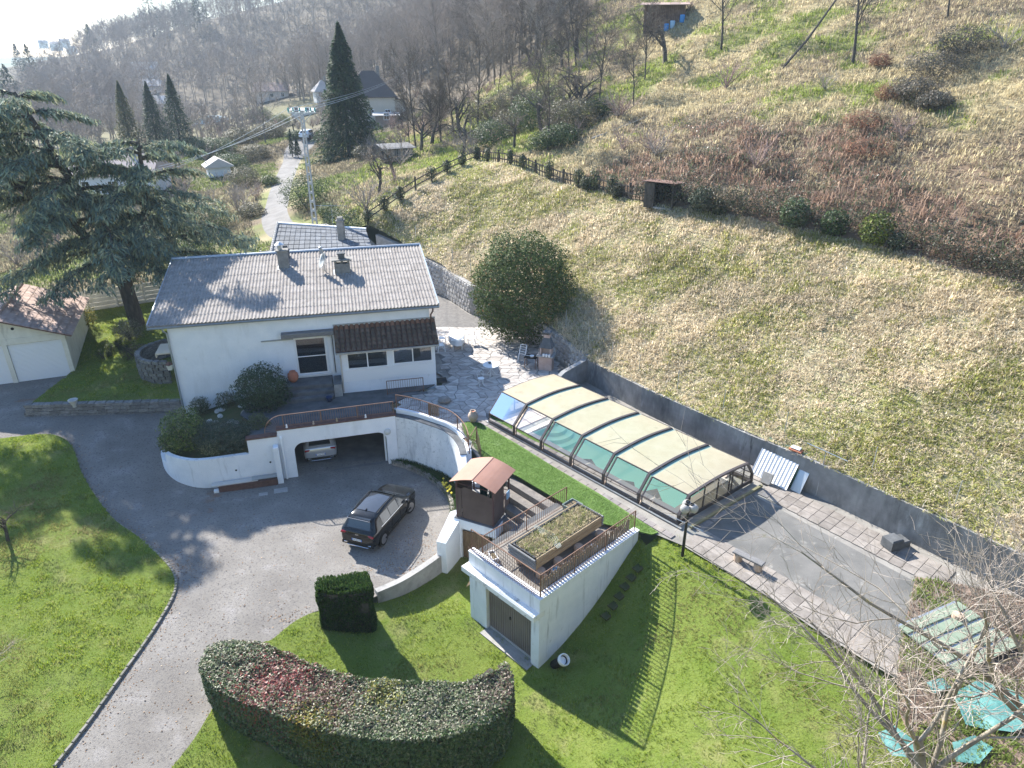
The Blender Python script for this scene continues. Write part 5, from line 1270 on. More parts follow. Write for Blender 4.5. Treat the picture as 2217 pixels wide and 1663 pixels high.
def iron_chair(loc, rz):
    t = thing('iron_chair', 'white wrought iron chair with a curled back in the patio shade', 'chair', loc, rz)
    MB().lathe([(.02, .44), (.19, .445), (.2, .455), (.19, .465), (.02, .466)], 20).build('seat', M_wiron, t)
    for q in range(4):
        a = math.pi / 4 + q * math.pi / 2; MB().tube([(.15 * math.cos(a), .15 * math.sin(a), .44), (.14 * math.cos(a), .14 * math.sin(a), .2), (.22 * math.cos(a), .22 * math.sin(a), 0)], .012, 5).build('leg', M_wiron, t)
    MB().tube([(-.16, .12, .46), (-.2, .16, .75), (-.12, .17, .9), (0, .17, .84), (.12, .17, .9), (.2, .16, .75), (.16, .12, .46)], .012, 5).tube([(-.1, .17, .65), (0, .17, .78), (.1, .17, .65), (0, .17, .55), (-.1, .17, .65)], .008, 5).build('backrest', M_wiron, t)
iron_chair((-1.85, 38.6, PZ), rad(20))
ot = thing('oval_table', 'long oval garden table under a white tablecloth by the verandah corner', 'table', (-3.75, 44.9, PZ), rad(98))
M_cloth = mat('white_cloth', (.74, .75, .76), (.79, .79, .79), 3, rough=.9)
n = 32; vs = []; 
for (sx, z, w) in ((.0, .745, 0), (1, .74, 0), (1.03, .70, .0), (1.02, .45, 1), (1.05, .36, 1)):
    for i in range(n):
        a = 2 * math.pi * i / n; wv = 1 + w * .035 * math.sin(a * 9); vs.append((1.05 * math.cos(a) * sx * wv, .52 * math.sin(a) * sx * wv, z + w * .015 * math.sin(5 * a)))
fs = [(r * n + i, r * n + (i + 1) % n, (r + 1) * n + (i + 1) % n, (r + 1) * n + i) for r in range(4) for i in range(n)]
cth = MB().add(vs, [tuple(reversed(f)) for f in fs]).build('tablecloth', M_cloth, None, smooth=True, loc=(-3.75, 44.9, PZ), rot=(0, 0, rad(98))); tag(cth, 'white tablecloth draped over the long oval garden table', 'tablecloth')
MB().box(-.95, .95, -.42, .42, .70, .735, bev=.01).build('tabletop', M_wiron, ot)
for sx in (-.8, .8):
    for sy in (-.3, .3): MB().box(sx - .03, sx + .03, sy - .03, sy + .03, 0, .7).build('leg', M_wiron, ot)
def plastic_chair(loc, rz, label):
    t = thing('garden_chair', label, 'chair', loc, rz, 'white garden chairs at the oval table')
    MB().box(-.23, .23, -.22, .22, .41, .45, bev=.015).build('seat', M_pvc, t)
    MB().box(-.23, .23, .2, .24, .45, .95, bev=.015).build('backrest', M_pvc, t, rot=(rad(-8), 0, 0))
    for sx in (-.22, .22):
        for sy in (-.2, .2): MB().bar((sx, sy, .42), (sx * 1.15, sy * 1.25, 0), .04).build('leg', M_pvc, t)
        MB().bar((sx, -.2, .66), (sx, .22, .68), .04, .03).bar((sx, -.2, .42), (sx, -.2, .66), .035).build('armrest', M_pvc, t)
plastic_chair((-4.75, 43.9, PZ), rad(110), 'white garden chair at the near left end of the oval table')
plastic_chair((-4.75, 45.2, PZ), rad(95), 'white garden chair at the far left side of the oval table')
plastic_chair((-2.75, 45.1, PZ), rad(-80), 'white garden chair on the right side of the oval table')
# ---- barbecue
bq = thing('barbecue', 'pink masonry barbecue with a grey tapered hood under the round tree', 'barbecue', (2.15, 41.0, PZ), rad(-18))
M_pinkb = mat('pink_masonry', (.46, .33, .28), (.54, .41, .35), 3, rough=.9)
MB().box(-.42, .42, -.3, .3, 0, .95).build('base', M_pinkb, bq)
MB().box(-.55, .55, -.5, .4, .95, 1.03, bev=.01).build('shelf', M_conc, bq)
MB().box(-.36, .36, -.05, .32, 1.03, 1.5).box(-.36, -.26, -.3, -.05, 1.03, 1.5).box(.26, .36, -.3, -.05, 1.03, 1.5).build('firebox', M_pinkb, bq)
MB().add([(-.42, -.34, 1.5), (.42, -.34, 1.5), (.42, .36, 1.5), (-.42, .36, 1.5), (-.18, -.05, 2.1), (.18, -.05, 2.1), (.18, .28, 2.1), (-.18, .28, 2.1)], [(0, 1, 5, 4), (1, 2, 6, 5), (2, 3, 7, 6), (3, 0, 4, 7), (4, 5, 6, 7)]).build('hood', M_concd, bq)
MB().box(-.19, .19, -.06, .29, 2.1, 2.3).build('flue', M_pinkb, bq); MB().box(-.26, .26, -.14, .36, 2.42, 2.48).box(-.2, -.14, -.06, .29, 2.3, 2.42).box(.14, .2, -.06, .29, 2.3, 2.42).build('cap', M_concd, bq)
for i in range(3):
    tg = MB().lathe([(.06, 0), (.075, .1), (.065, .16), (.06, .16)], 12).build('jar', M_pvc, None, loc=Vector((2.15 - .2 + .17 * i, 40.55 - .06 * i, PZ + 1.03)))
    tag(tg, ['left white jar on the barbecue shelf', 'middle white jar on the barbecue shelf', 'right white jar on the barbecue shelf'][i], 'jar', 'white jars on the barbecue shelf')
sdt = thing('side_table', 'dark rusty side table left of the barbecue with a white pan', 'table', (1.2, 41.2, PZ), rad(-18)); MB().box(-.4, .4, -.3, .3, .72, .76).build('tabletop', M_black, sdt)
for sx in (-.35, .35):
    for sy in (-.25, .25): MB().box(sx - .02, sx + .02, sy - .02, sy + .02, 0, .72).build('leg', M_rail, sdt)
pn = thing('pan', 'white pan lying on the dark side table', 'pan', (1.25, 41.15, PZ + .76)); MB().lathe([(.12, 0), (.15, .07), (.14, .07), (.11, .01)], 16).bar((-.14, 0, .05), (-.4, .05, .08), .03, .02).build('pan', M_pvc, pn)
fc_ = thing('folded_chair', 'white slatted chair leaning by the stone wall under the round tree', 'chair', (.65, 42.3, PZ), rad(-30))
for sx in (-.22, .22): MB().bar((sx, -.15, 0), (sx, .25, 1.0), .045).build('leg', M_pvc, fc_)
for k in range(5): MB().bar((-.22, .02 + .06 * k, .45 + .14 * k), (.22, .02 + .06 * k, .45 + .14 * k), .05, .02).build('slat', M_pvc, fc_)
# ---- pots and urns
def pot(label, loc, prof, m, n=20, name='clay_pot', cat='pot'):
    t = thing(name, label, cat, loc); MB().lathe(prof, n).build('body', m, t, smooth=True); return t
M_urn = mat('pale_clay', (.36, .28, .22), (.46, .37, .30), 4, rough=.9, bump=.2)
pu = pot('pale bulging clay jar standing at the corner of the synthetic lawn', (-2.1, 34.0, PZ + .01), [(.13, 0), (.2, .1), (.27, .28), (.28, .38), (.22, .52), (.13, .58), (.16, .66), (.13, .66), (.1, .58), (.1, .3)], M_urn)
MB().lathe([(.13, .6), (.12, .55), (.01, .54)], 16).build('inside', M_terra, pu)
pot('round terracotta jar on the landing left of the sliding door', HS.w(7.15, -.25, 3.27), [(.15, 0), (.27, .14), (.32, .32), (.28, .52), (.17, .62), (.18, .66), (.13, .66), (.1, .5)], M_terra)
pot('dark blue pot on the terrace beside the entrance steps', HS.w(9.1, -2.0, 2.6), [(.12, 0), (.18, .25), (.2, .3), (.17, .3), (.12, .05)], mat('blue_glaze', (.02, .04, .10), rough=.3))
pot('grey stone urn standing on the low stone wall by the left garage', (*G(158, 868, 3.0)[:2], 2.62), [(.1, 0), (.09, .08), (.18, .28), (.25, .42), (.26, .46), (.22, .46), (.14, .3), (.05, .2)], mat('stone_urn', (.40, .39, .37), (.5, .49, .46), 4, rough=.9), name='stone_urn', cat='urn')
ba = thing('drain_pipe_piece', 'black pipe segment with a white rim leaning on the garage side wall', 'pipe', (1.62, 20.25, -.62), DK.a)
MB().lathe([(.17, 0), (.17, .75), (.15, .75), (.15, .1)], 18).build('pipe', M_black, ba, rot=(rad(38), 0, 0)); MB().lathe([(.21, .68), (.23, .72), (.23, .86), (.2, .88), (.18, .84), (.18, .7)], 18).build('collar', M_pvc, ba, rot=(rad(38), 0, 0))
# ---- lamp post with three globes
lp = thing('garden_lamp', 'dark garden lamp post with three smoky globes by the pool corner', 'lamp', (6.86, 23.0, 2.40))
MB().tube([(0, 0, 0), (0, 0, 2.15)], [.065, .05], 10).build('pole', M_steel, lp)
M_globe = mat('smoky_globe', (.42, .41, .39), (.50, .48, .45), 3, rough=.12, coat=1.0, transl=.3)
for q in range(3):
    a = rad([95, 215, 335][q]); c = Vector((.2 * math.cos(a), .2 * math.sin(a), 2.38))
    MB().tube([(0, 0, 2.12), c * .6 + Vector((0, 0, .9)), c + Vector((0, 0, -.1))], .022, 6).build('arm', M_steel, lp)
    prof = [(.02, -.19)] + [(.19 * math.cos(u), .19 * math.sin(u)) for u in [math.pi * (i / 10 - .5) for i in range(1, 10)]] + [(.06, .18)]
    gl = MB().lathe(prof, 20).build('globe', M_globe, lp, loc=c, rot=(rad(25) * math.sin(a), -rad(25) * math.cos(a), 0), smooth=True)
    MB().lathe([(.075, .155), (.085, .2), (.05, .215), (.04, .17)], 14).build('collar', M_black, gl)
MB().tube([(-.62, .55, 1.62), (.55, -.5, 1.60)], .014, 6).build('cross_pole', M_zinc, lp)
# ---- bench, log pile, leaning sheets, pipe frame
be = thing('log_bench', 'plank bench resting on two logs beside the paved path', 'bench', (9.22, 22.2, PZ), rad(-44))
MB().box(-.62, .62, -.16, .16, .34, .43, bev=.02).build('seat', M_beam, be)
for sx in (-.42, .42): MB().lathe([(.15, 0), (.17, .05), (.17, .3), (.15, .34)], 14, (sx, 0, 0)).build('leg', M_log, be)
cb = thing('broken_block', 'grey broken concrete block half hidden by bare twigs at the pad edge', 'block', (15.55, 23.4, PZ), rad(20))
MB().box(-.5, .1, -.3, .25, 0, .5, bev=.05).box(.0, .55, -.25, .3, 0, .28, bev=.04).build('block', M_concd, cb)
def leaner(label, cat, p0, p1, hgt, lean, m, th=.03, name='panel', rib=False):
    p0, p1 = Vector(p0), Vector(p1); a = math.atan2(p1.y - p0.y, p1.x - p0.x); t = thing(name, label, cat, p0, a); L = (p1 - p0).length
    b = MB()
    if rib:
        n = 22; vs = []
        for i in range(n + 1):
            z = .012 if i % 2 else -.012; vs += [(L * i / n, z, 0), (L * i / n, z, hgt)]
        b.add(vs, [(2 * i, 2 * i + 2, 2 * i + 3, 2 * i + 1) for i in range(n)])
        b.box(0, L, -.03, -.014, 0, .03).box(0, L, -.03, -.014, hgt - .03, hgt)
        for k in range(1, 14):
            z = hgt * k / 14; b.box(0, L, .013, .02, z - .012, z + .012)
    else: b.box(0, L, 0, th, 0, hgt, bev=.006)
    b.build('panel', m, t, rot=(-lean, 0, 0)); return t
leaner('green board leaning against the concrete wall', 'board', (11.75, 29.05, PZ), (12.95, 27.55, PZ), 1.75, rad(18), mat('green_board', (.10, .21, .16), (.13, .25, .19), 1.5, rough=.6), name='board')
leaner('white ribbed sheet leaning in front of the green board', 'sheet', (11.35, 28.9, PZ), (12.55, 27.4, PZ), 1.5, rad(32), mat('white_ribbed_sheet', (.58, .60, .63), (.70, .71, .73), 2, rough=.5), rib=True, name='ribbed_sheet')
leaner('narrow grey board leaning right of the ribbed sheet', 'board', (12.75, 27.5, PZ), (13.05, 27.1, PZ), 1.45, rad(28), M_galv, name='board')
sb_ = thing('stone_block', 'pale slab propped at the foot of the ribbed sheet', 'slab', (11.75, 27.95, PZ), rad(-45)); MB().box(-.22, .22, -.08, .08, 0, .55, bev=.02).build('slab', M_conc, sb_, rot=(rad(-28), 0, 0))
pfz = thing('pipe_frame', 'thin T shaped metal pole standing against the retaining wall', 'pole', (13.75, 27.0, PZ), rad(-50))
MB().tube([(0, 0, 0), (0, .05, 2.3)], .02, 6).build('pole', M_galv, pfz); MB().tube([(-.9, .05, 2.32), (1.0, .05, 2.25)], .018, 6).build('crossbar', M_galv, pfz)
wb = thing('wall_bundle', 'small brown and white bundle lying on top of the retaining wall', 'bundle', (13.0, 28.2, PZ + 1.6), rad(-45)); MB().box(-.3, .3, -.14, .14, 0, .12, bev=.04).build('bag', M_terra, wb); MB().box(-.25, .2, -.1, .16, .12, .2, bev=.03).build('cloth', M_pvc, wb)
# thin fence posts along the top of the retaining wall and stone wall
posts = [(12.6, 29.2), (10.4, 31.8), (8.6, 34.2), (6.9, 36.4), (5.6, 38.2), (4.4, 40.2), (3.2, 42.6), (1.6, 46.2), (-.9, 50.6), (-3.4, 52.8), (-5.0, 55.6), (-6.9, 58.0), (-8.4, 59.8), (15.2, 25.9), (17.3, 23.3)]
for i, (x, y) in enumerate(posts):
    t = thing('wire_post', 'thin grey metal fence post on the wall edge below the meadow', 'post', (x + .25, y + .2, float(HU(x + .25, y + .2)[0])), group='thin fence posts along the wall top')
    MB().tube([(0, 0, -.3), (0, 0, 1.15)], .022, 6).build('post', M_galv, t)
# things on the terrace edge
for i, (x, lab, m) in enumerate([(-.2, 'small white lamp block at the left end of the garage coping', M_pvc), (1.15, 'small pale figurine on the middle of the garage coping', M_urn), (2.35, 'small yellowish figurine on the garage coping right of centre', M_plank), (3.85, 'small white figurine near the right end of the garage coping', M_pvc)]):
    t = thing('figurine', lab, 'ornament', GF.w(x, .06, 3.03), GF.a, 'ornaments along the garage coping'); MB().lathe([(.05, 0), (.06, .03), (.035, .1), (.045, .15), (.02, .2)], 10).build('figure', m, t)
wl = thing('wall_lantern', 'white lantern with a brown cap on the house side wall', 'lantern', HS.w(.35, 1.2, 4.1), HS.a)
MB().add([(-.1, -.1, 0), (.1, -.1, 0), (.1, .1, 0), (-.1, .1, 0), (-.16, -.16, .32), (.16, -.16, .32), (.16, .16, .32), (-.16, .16, .32)], [(3, 2, 1, 0), (0, 1, 5, 4), (1, 2, 6, 5), (2, 3, 7, 6), (3, 0, 4, 7)]).build('glass', mat('lantern_glass', (.6, .58, .5), rough=.3), wl)
MB().lathe([(.24, .32), (.14, .42), (.03, .5)], 4).build('cap', M_brown, wl); MB().tube([(0, 0, .45), (.25, 0, .5), (.52, 0, .4)], .02, 6).build('bracket', M_steel, wl)
cyl = thing('doormat', 'dark doormat at the right corner of the verandah', 'mat', HS.w(15.75, -.7, PZ + .02), HS.a); MB().box(-.3, .3, -.35, .35, 0, .02).build('mat', M_black, cyl)
tr = thing('trellis_gate', 'small brown gate panel behind the curved railing', 'gate', (-4.6, 34.7, PZ), rad(-20))
for i in range(6): MB().box(i * .11, i * .11 + .08, 0, .02, .05, .75).build('slat', M_wood, tr)
MB().box(0, .65, .02, .04, .15, .2).box(0, .65, .02, .04, .58, .63).build('rail', M_wood, tr)
gb = thing('boulder', 'round grey boulder at the edge of the flagstones near the railing', 'boulder', (-3.85, 36.3, PZ)); MB().lathe([(.1, 0), (.3, .05), (.34, .18), (.24, .3), (.08, .36)], 9, sx=1.15).build('stone', M_stone, gb)
railing('short dark railing guarding the stair opening below the verandah', [HS.w(12.4, -1.9, 2.62), HS.w(14.5, -1.9, 2.62)], .85, .13)
sl2 = thing('stair_well_wall', 'dark stone retaining edge beneath the short verandah railing', 'wall', HS.w(12.3, -2.3, 2.2), HS.a); MB().box(0, 2.4, 0, .3, 0, .42).build('wall', M_concd, sl2)
# ================================================================ VEGETATION
M_leaf = mat('leaf', (.1, .1, .1), attr=True, rough=.55, spec=.35, transl=.35)
M_needle = mat('needle', (.1, .1, .1), attr=True, rough=.7, spec=.15, transl=.32)
M_gleaf = mat('glossy_leaf', (.1, .1, .1), attr=True, rough=.46, spec=.4, transl=.3)
M_grass = mat('grass_blade', (.1, .1, .1), attr=True, rough=.7, spec=.12, transl=.5)
M_bark = mat('bark', (.13, .11, .09), (.22, .19, .16), 3, rough=.95, bump=.6, bscale=12, stretch=(2, 2, .4))
M_twig = mat('twig', (.26, .22, .19), (.36, .32, .28), 1.0, rough=.9)
M_barkd = mat('dark_bark', (.055, .05, .045), (.11, .095, .08), 3, rough=.95, bump=.6, bscale=12, stretch=(2, 2, .4))
def frames(nrm, rg):
    nrm = nrm / np.maximum(1e-9, np.linalg.norm(nrm, axis=1, keepdims=True))
    r = rg.normal(size=nrm.shape); a = np.cross(nrm, r); a /= np.maximum(1e-9, np.linalg.norm(a, axis=1, keepdims=True)); b = np.cross(nrm, a); return a, b, nrm
def leaf_mesh(name, P, N, size, asp, col, m, rg, tilt=.6, along=None):
    """one pointed quad leaf per point"""
    n = len(P); Nn = N + rg.normal(size=(n, 3)) * tilt; a, b, nn = frames(Nn, rg)
    if along is not None:
        a = along + rg.normal(size=(n, 3)) * .25; a /= np.linalg.norm(a, axis=1, keepdims=True); b = np.cross(Nn, a); b /= np.maximum(1e-9, np.linalg.norm(b, axis=1, keepdims=True))
    s = (size * rg.uniform(.7, 1.3, n))[:, None]
    v = np.stack([P - a * s * .5, P + b * s * asp * .5 + a * s * .05, P + a * s * .5, P - b * s * asp * .5 + a * s * .05], 1).reshape(-1, 3)
    f = np.arange(4 * n).reshape(-1, 4)
    return mesh_np(name, v, f, m, False, np.repeat(col, 4, 0))
def pick(cols, w, n, rg, var=.25):
    c = np.array(cols)[rg.choice(len(cols), n, p=np.array(w) / sum(w))]; return np.clip(c * rg.uniform(1 - var, 1 + var, (n, 1)), 0, 1)
def blob_points(n, rg, rad3, lumps=5, amp=.14, shell=.25, seed=0):
    d = rg.normal(size=(n, 3)); d /= np.linalg.norm(d, axis=1, keepdims=True)
    ph = fbm(np.arctan2(d[:, 1], d[:, 0]) * lumps / 2 + 10 * seed, d[:, 2] * lumps, 3 + seed, 3)
    r = (1 + amp * 2 * (ph - .5)) * (1 - shell * rg.random(n) ** 2)
    return d * r[:, None] * np.array(rad3), d / np.array(rad3)
def bush(name, label, cat, loc, r3, n, cols, w, size=.12, asp=.5, m=None, seed=1, group=None, amp=.2, lumps=5, up=.2, shell=.45, zc=.8):
    """zc: centre height in units of the vertical radius"""
    rg = np.random.default_rng(seed); t = thing(name, label, cat, loc, group=group)
    P, N = blob_points(n, rg, r3, lumps, amp, shell, seed); P[:, 2] += r3[2] * zc; k = P[:, 2] > -.05; P, N = P[k], N[k]
    N = N / np.linalg.norm(N, axis=1, keepdims=True); N[:, 2] += up
    c = pick(cols, w, len(P), rg)
    link('foliage', leaf_mesh('foliage', P, N, size, asp, c, m or M_leaf, rg), t)
    st = MB()
    for q in range(4):
        a = rg.uniform(0, 6.28); st.tube([(0, 0, -.1), (.3 * r3[0] * math.cos(a), .3 * r3[1] * math.sin(a), r3[2] * .6), (.6 * r3[0] * math.cos(a), .6 * r3[1] * math.sin(a), r3[2] * 1.2)], [.05, .035, .012], 5)
    st.build('stems', M_barkd, t); return t
# ---- segment trees -------------------------------------------------------------
def seg_mesh(name, segs, m, sides=3):
    S = np.array(segs, dtype=float)                      # p0 p1 r0 r1
    p0, p1, r0, r1 = S[:, :3], S[:, 3:6], S[:, 6], S[:, 7]; d = p1 - p0; d /= np.maximum(1e-9, np.linalg.norm(d, axis=1, keepdims=True))
    ref = np.where(np.abs(d[:, 2:3]) < .9, np.array([[0, 0, 1.0]]), np.array([[1.0, 0, 0]])); a = np.cross(d, ref); a /= np.linalg.norm(a, axis=1, keepdims=True); b = np.cross(d, a)
    vs = []
    for (p, r) in ((p0, r0), (p1, r1)):
        for k in range(sides):
            t = 2 * math.pi * k / sides; vs.append(p + (a * math.cos(t) + b * math.sin(t)) * r[:, None])
    v = np.stack(vs, 1).reshape(-1, 3); n = len(S); base = np.arange(n)[:, None] * 2 * sides
    f = np.concatenate([base + np.array([k, (k + 1) % sides, sides + (k + 1) % sides, sides + k])[None] for k in range(sides)], 0)
    return mesh_np(name, v, f, m, sides > 3)
def grow(rg, start, dirn, length, r, level, out, spec):
    """recursive limb; out[level] gets segments"""
    nseg = spec['nseg'][level]; p = np.array(start, float); d = np.array(dirn, float); d /= np.linalg.norm(d); L = length / nseg
    pts = [p.copy()]; dirs = [d.copy()]; rs = [r]; taper = spec['taper'][level]
    for i in range(nseg):
        d = d + rg.normal(size=3) * spec['wig'][level] + np.array([0, 0, spec['up'][level]]); d /= np.linalg.norm(d)
        q = p + d * L; r1 = r * (1 - (1 - taper) * (i + 1) / nseg)
        out[min(level, len(out) - 1)].append((*p, *q, rs[-1], r1)); p = q; pts.append(p.copy()); dirs.append(d.copy()); rs.append(r1)
    if level + 1 >= spec['levels']: return
    nb = spec['nb'][level]; nb = int(nb * rg.uniform(.8, 1.25) + .5)
    for j in range(nb):
        u = spec['lo'][level] + (1 - spec['lo'][level]) * (j + rg.random()) / nb; i = min(nseg - 1, int(u * nseg)); fr = u * nseg - i
        base = pts[i] * (1 - fr) + pts[i + 1] * fr; dd = dirs[i]; rr = rs[i] * (1 - fr) + rs[i + 1] * fr
        az = rg.uniform(0, 2 * math.pi); ref = np.array([0, 0, 1.0]) if abs(dd[2]) < .9 else np.array([1.0, 0, 0]); a = np.cross(dd, ref); a /= np.linalg.norm(a); b = np.cross(dd, a)
        an = spec['ang'][level] * rg.uniform(.7, 1.2); nd = dd * math.cos(an) + (a * math.cos(az) + b * math.sin(az)) * math.sin(an)
        grow(rg, base, nd, length * spec['len'][level] * rg.uniform(.65, 1.15) * (1 - .35 * u if level == 0 else 1), max(spec['rmin'], rr * spec['rr'][level]), level + 1, out, spec)
SP_TALL = dict(levels=4, nseg=[8, 5, 3, 2], taper=[.25, .3, .4, .5], wig=[.05, .10, .16, .2], up=[.02, .07, .06, .03], nb=[15, 8, 8], lo=[.28, .2, .15], ang=[.75, .7, .7], len=[.46, .48, .5], rr=[.5, .5, .6], rmin=.014)
SP_FARW = dict(levels=4, nseg=[4, 3, 2, 1], taper=[.3, .3, .4, .5], wig=[.05, .10, .16, .2], up=[.02, .07, .06, .03], nb=[9, 6, 3], lo=[.25, .2, .15], ang=[.75, .7, .7], len=[.46, .5, .5], rr=[.5, .5, .6], rmin=.05)
SP_ORCH = dict(levels=4, nseg=[4, 6, 4, 2], taper=[.7, .3, .4, .5], wig=[.10, .2, .22, .25], up=[.05, .03, .03, .03], nb=[6, 7, 6], lo=[.55, .2, .15], ang=[.95, .85, .85], len=[.95, .5, .5], rr=[.6, .5, .55], rmin=.012)
SP_FRONT = dict(levels=5, nseg=[6, 8, 6, 4, 2], taper=[.7, .25, .3, .4, .5], wig=[.05, .09, .12, .16, .2], up=[.02, .05, .05, .03, .02], nb=[7, 8, 7, 4], lo=[.25, .15, .12, .1], ang=[.75, .6, .65, .7], len=[1.0, .5, .45, .45], rr=[.5, .5, .5, .6], rmin=.0045)
M_twigd = mat('dark_twig', (.10, .085, .07), (.17, .145, .12), 1.0, rough=.9)
def make_tree(seed, h, r, spec, lean=(0, 0, 1), mb=None, mt=None):
    rg = np.random.default_rng(seed); out = [[], [], [], [], []][:spec['levels']]
    grow(rg, (0, 0, -.4), lean, h, r, 0, out, spec)
    n = spec['levels']; trunk = sum(out[:2], []); twigs = sum(out[2:], [])
    return seg_mesh('trunk', trunk, mb or M_bark, 6), seg_mesh('crown', twigs, mt or M_twig, 3)
TALL = [make_tree(s, 9.5, .13, SP_TALL) for s in (1, 2, 3, 4, 5)]
ORCH = [make_tree(s, 2.4, .15, SP_ORCH, (0, 0, 1), M_barkd, M_twigd) for s in (11, 12, 13)]
def place_tree(kind, loc, s, rz, label, group=None, sz=None, name='bare_tree'):
    t = thing(name, label, 'tree', loc, rz, group); t.scale = (s, s, sz or s)
    link('trunk', kind[0], t); link('crown', kind[1], t); return t
TALLD = []
for tr_, cr_ in TALL:
    a_, b_ = tr_.copy(), cr_.copy(); a_.materials.clear(); a_.materials.append(M_barkd); b_.materials.clear(); b_.materials.append(M_twigd); TALLD.append((a_, b_))
def hz(x, y): return float(HUB(np.array([x]), np.array([y]))[0])
_YS = np.concatenate([np.arange(28, 140, .5), np.arange(140, 420, 2.0), np.arange(420, 800, 5.0)])
def hit(px, py, Y):
    v = ray(px, py); x = v[0] / v[1] * _YS; z = CAM_H + v[2] / v[1] * _YS; d = z - HUB(x, _YS); k = np.where((d[:-1] > 0) & (d[1:] <= 0))[0]
    if len(k) == 0: return A(px, py, Y)
    k = k[np.argmin(np.abs(_YS[k] - Y))]
    if abs(_YS[k] - Y) > .6 * Y: return A(px, py, Y)
    f = d[k] / (d[k] - d[k + 1]); return A(px, py, _YS[k] + f * (_YS[k + 1] - _YS[k]))
rv = random.Random(42)
# orchard and hillside trees one can tell apart (pixel foot, distance)
named = [((912, 327), 92, 0, 1.0, 'leafless fruit tree standing just behind the fence corner'), ((935, 282), 108, 0, 1.3, 'gnarled bare fruit tree on the green slope right of the beige house'),
         ((1000, 335), 86, 2, .9, 'thin bare fruit tree right behind the wooden fence corner'), ((1000, 300), 100, 1, 1.25, 'tall crooked bare orchard tree left of the ivy thicket'),
         ((820, 418), 70, 1, .85, 'small bare tree on the bank below the woodshed'), ((858, 385), 78, 2, .8, 'low bare tree beside the woodshed'), ((1112, 322), 82, 0, .75, 'ivy wrapped bare tree at the left edge of the thicket'),
         ((1250, 125), 108, 1, 1.5, 'dark ivy hung tree on the hillside below the wooden shed'), ((1440, 140), 92, 2, 1.2, 'forked slim bare tree under the wooden shed')]
for (px, Y, k, s, lab) in named:
    p = hit(*px, Y); place_tree(ORCH[k], (p.x, p.y, hz(p.x, p.y)), s * 1.45, rv.uniform(0, 6), lab, 'bare fruit trees on the slope')
tall_named = [((1845, 140), 67, 0, 1.0, 'bare trunk wrapped in ivy high on the right hillside'), ((1560, 110), 83, 1, .9, 'tall bare forked tree right of the hillside shed'), ((2052, 45), 66, 2, .7, 'bare ivy covered trunk at the top right edge'), ((1136, 80), 125, 3, 1.3, 'tall straight bare trunk above the thicket'), ((1158, 60), 128, 4, 1.3, 'tall bare trunk with ivy beside the straight trunk'),
              ((1036, 125), 118, 2, 1.25, 'tall bare tree with a mossy trunk left of the thicket'), ((1066, 130), 116, 0, 1.2, 'tall bare tree just right of the mossy trunk'), ((1185, 330), 79, 4, .75, 'leaning bare tree with green stems rising out of the thicket')]
for (px, Y, k, s, lab) in tall_named:
    p = hit(*px, Y); place_tree(TALLD[k], (p.x, p.y, hz(p.x, p.y)), s * 1.1, rv.uniform(0, 6), lab, 'tall bare trees on the hillside')
got = 0
while got < 34:
    px, py = rv.uniform(870, 1420), rv.uniform(95, 330)
    if py > 330 - (px - 870) * .12 or (px > 1300 and py > 230): continue
    p = hit(px, py, 95); y_ok = p.y > 76 and p.y < 135
    if not y_ok: continue
    k = rv.randrange(5)
    if got % 3: place_tree(TALLD[k], (p.x, p.y, hz(p.x, p.y)), rv.uniform(.5, 1.05), rv.uniform(0, 6), 'slim bare tree standing loosely between the thicket and the hillside wood', 'slim bare trees above the thicket')
    else: place_tree(ORCH[k % 3], (p.x, p.y, hz(p.x, p.y)), rv.uniform(.9, 1.6), rv.uniform(0, 6), 'low crooked bare tree on the slope around the thicket', 'low bare trees around the thicket')
    got += 1
# fallen leaning trunk
lt_ = hit(1690, 152, 70); t = thing('leaning_trunk', 'long bare trunk leaning steeply across the upper right hillside', 'trunk', (lt_.x, lt_.y, hz(lt_.x, lt_.y)))
MB().tube([(0, 0, 0), (2.6, 1.5, 2.6), (5.6, 3.4, 6.3), (8.2, 5, 9.2)], [.13, .11, .08, .03], 7).build('trunk', M_barkd, t)
lt2 = hit(1330, 290, 68); t = thing('fallen_branch', 'pale fallen branch lying across the brambles below the thicket', 'branch', (lt2.x - 2, lt2.y, hz(lt2.x - 2, lt2.y)))
MB().tube([(0, 0, .3), (2.5, 1.2, 1.0), (5.2, 2.2, 2.0)], [.10, .07, .02], 6).tube([(1.5, .7, .7), (3.6, 1.0, 1.7)], [.05, .01], 5).build('branch', mat('pale_bark', (.34, .30, .25), (.42, .38, .33), 2, rough=.9), t)
# ---- the wood on the hill: 230 single trees, the rest behind as one mass
rgw = np.random.default_rng(8); spots = []
def vis(x, y, z):
    f_ = y * _c - (z - CAM_H) * _s; return f_, PCX + FPX * x / f_, PCY - FPX * (y * _s + (z - CAM_H) * _c) / f_
cand = np.c_[rgw.uniform(-330, 95, 40000), rgw.uniform(112, 620, 40000)]
foot = np.interp(cand[:, 1], [100, 150, 195, 251, 262, 300, 420, 620], [4, -8, -30, -86, -150, -190, -230, -330]) + rgw.uniform(-3, 6, 40000)
kx = (cand[:, 0] > foot) & ~((cand[:, 1] < 156) & (np.abs(cand[:, 0] + 22) < 17)) & ~((cand[:, 1] < 128) & (cand[:, 0] > 9)) & ~((cand[:, 0] > 60) & (cand[:, 1] < 170))
cand = cand[kx]; cz = HUB(cand[:, 0], cand[:, 1]); cf, cu, cv = vis(cand[:, 0], cand[:, 1], cz)
ok = (cu > -80) & (cu < 1800) & (cv > -75 - 0 * cv); spots = sorted(zip(cand[ok, 0], cand[ok, 1], cz[ok], cf[ok]), key=lambda q: q[3])
thin = []; cell = {}
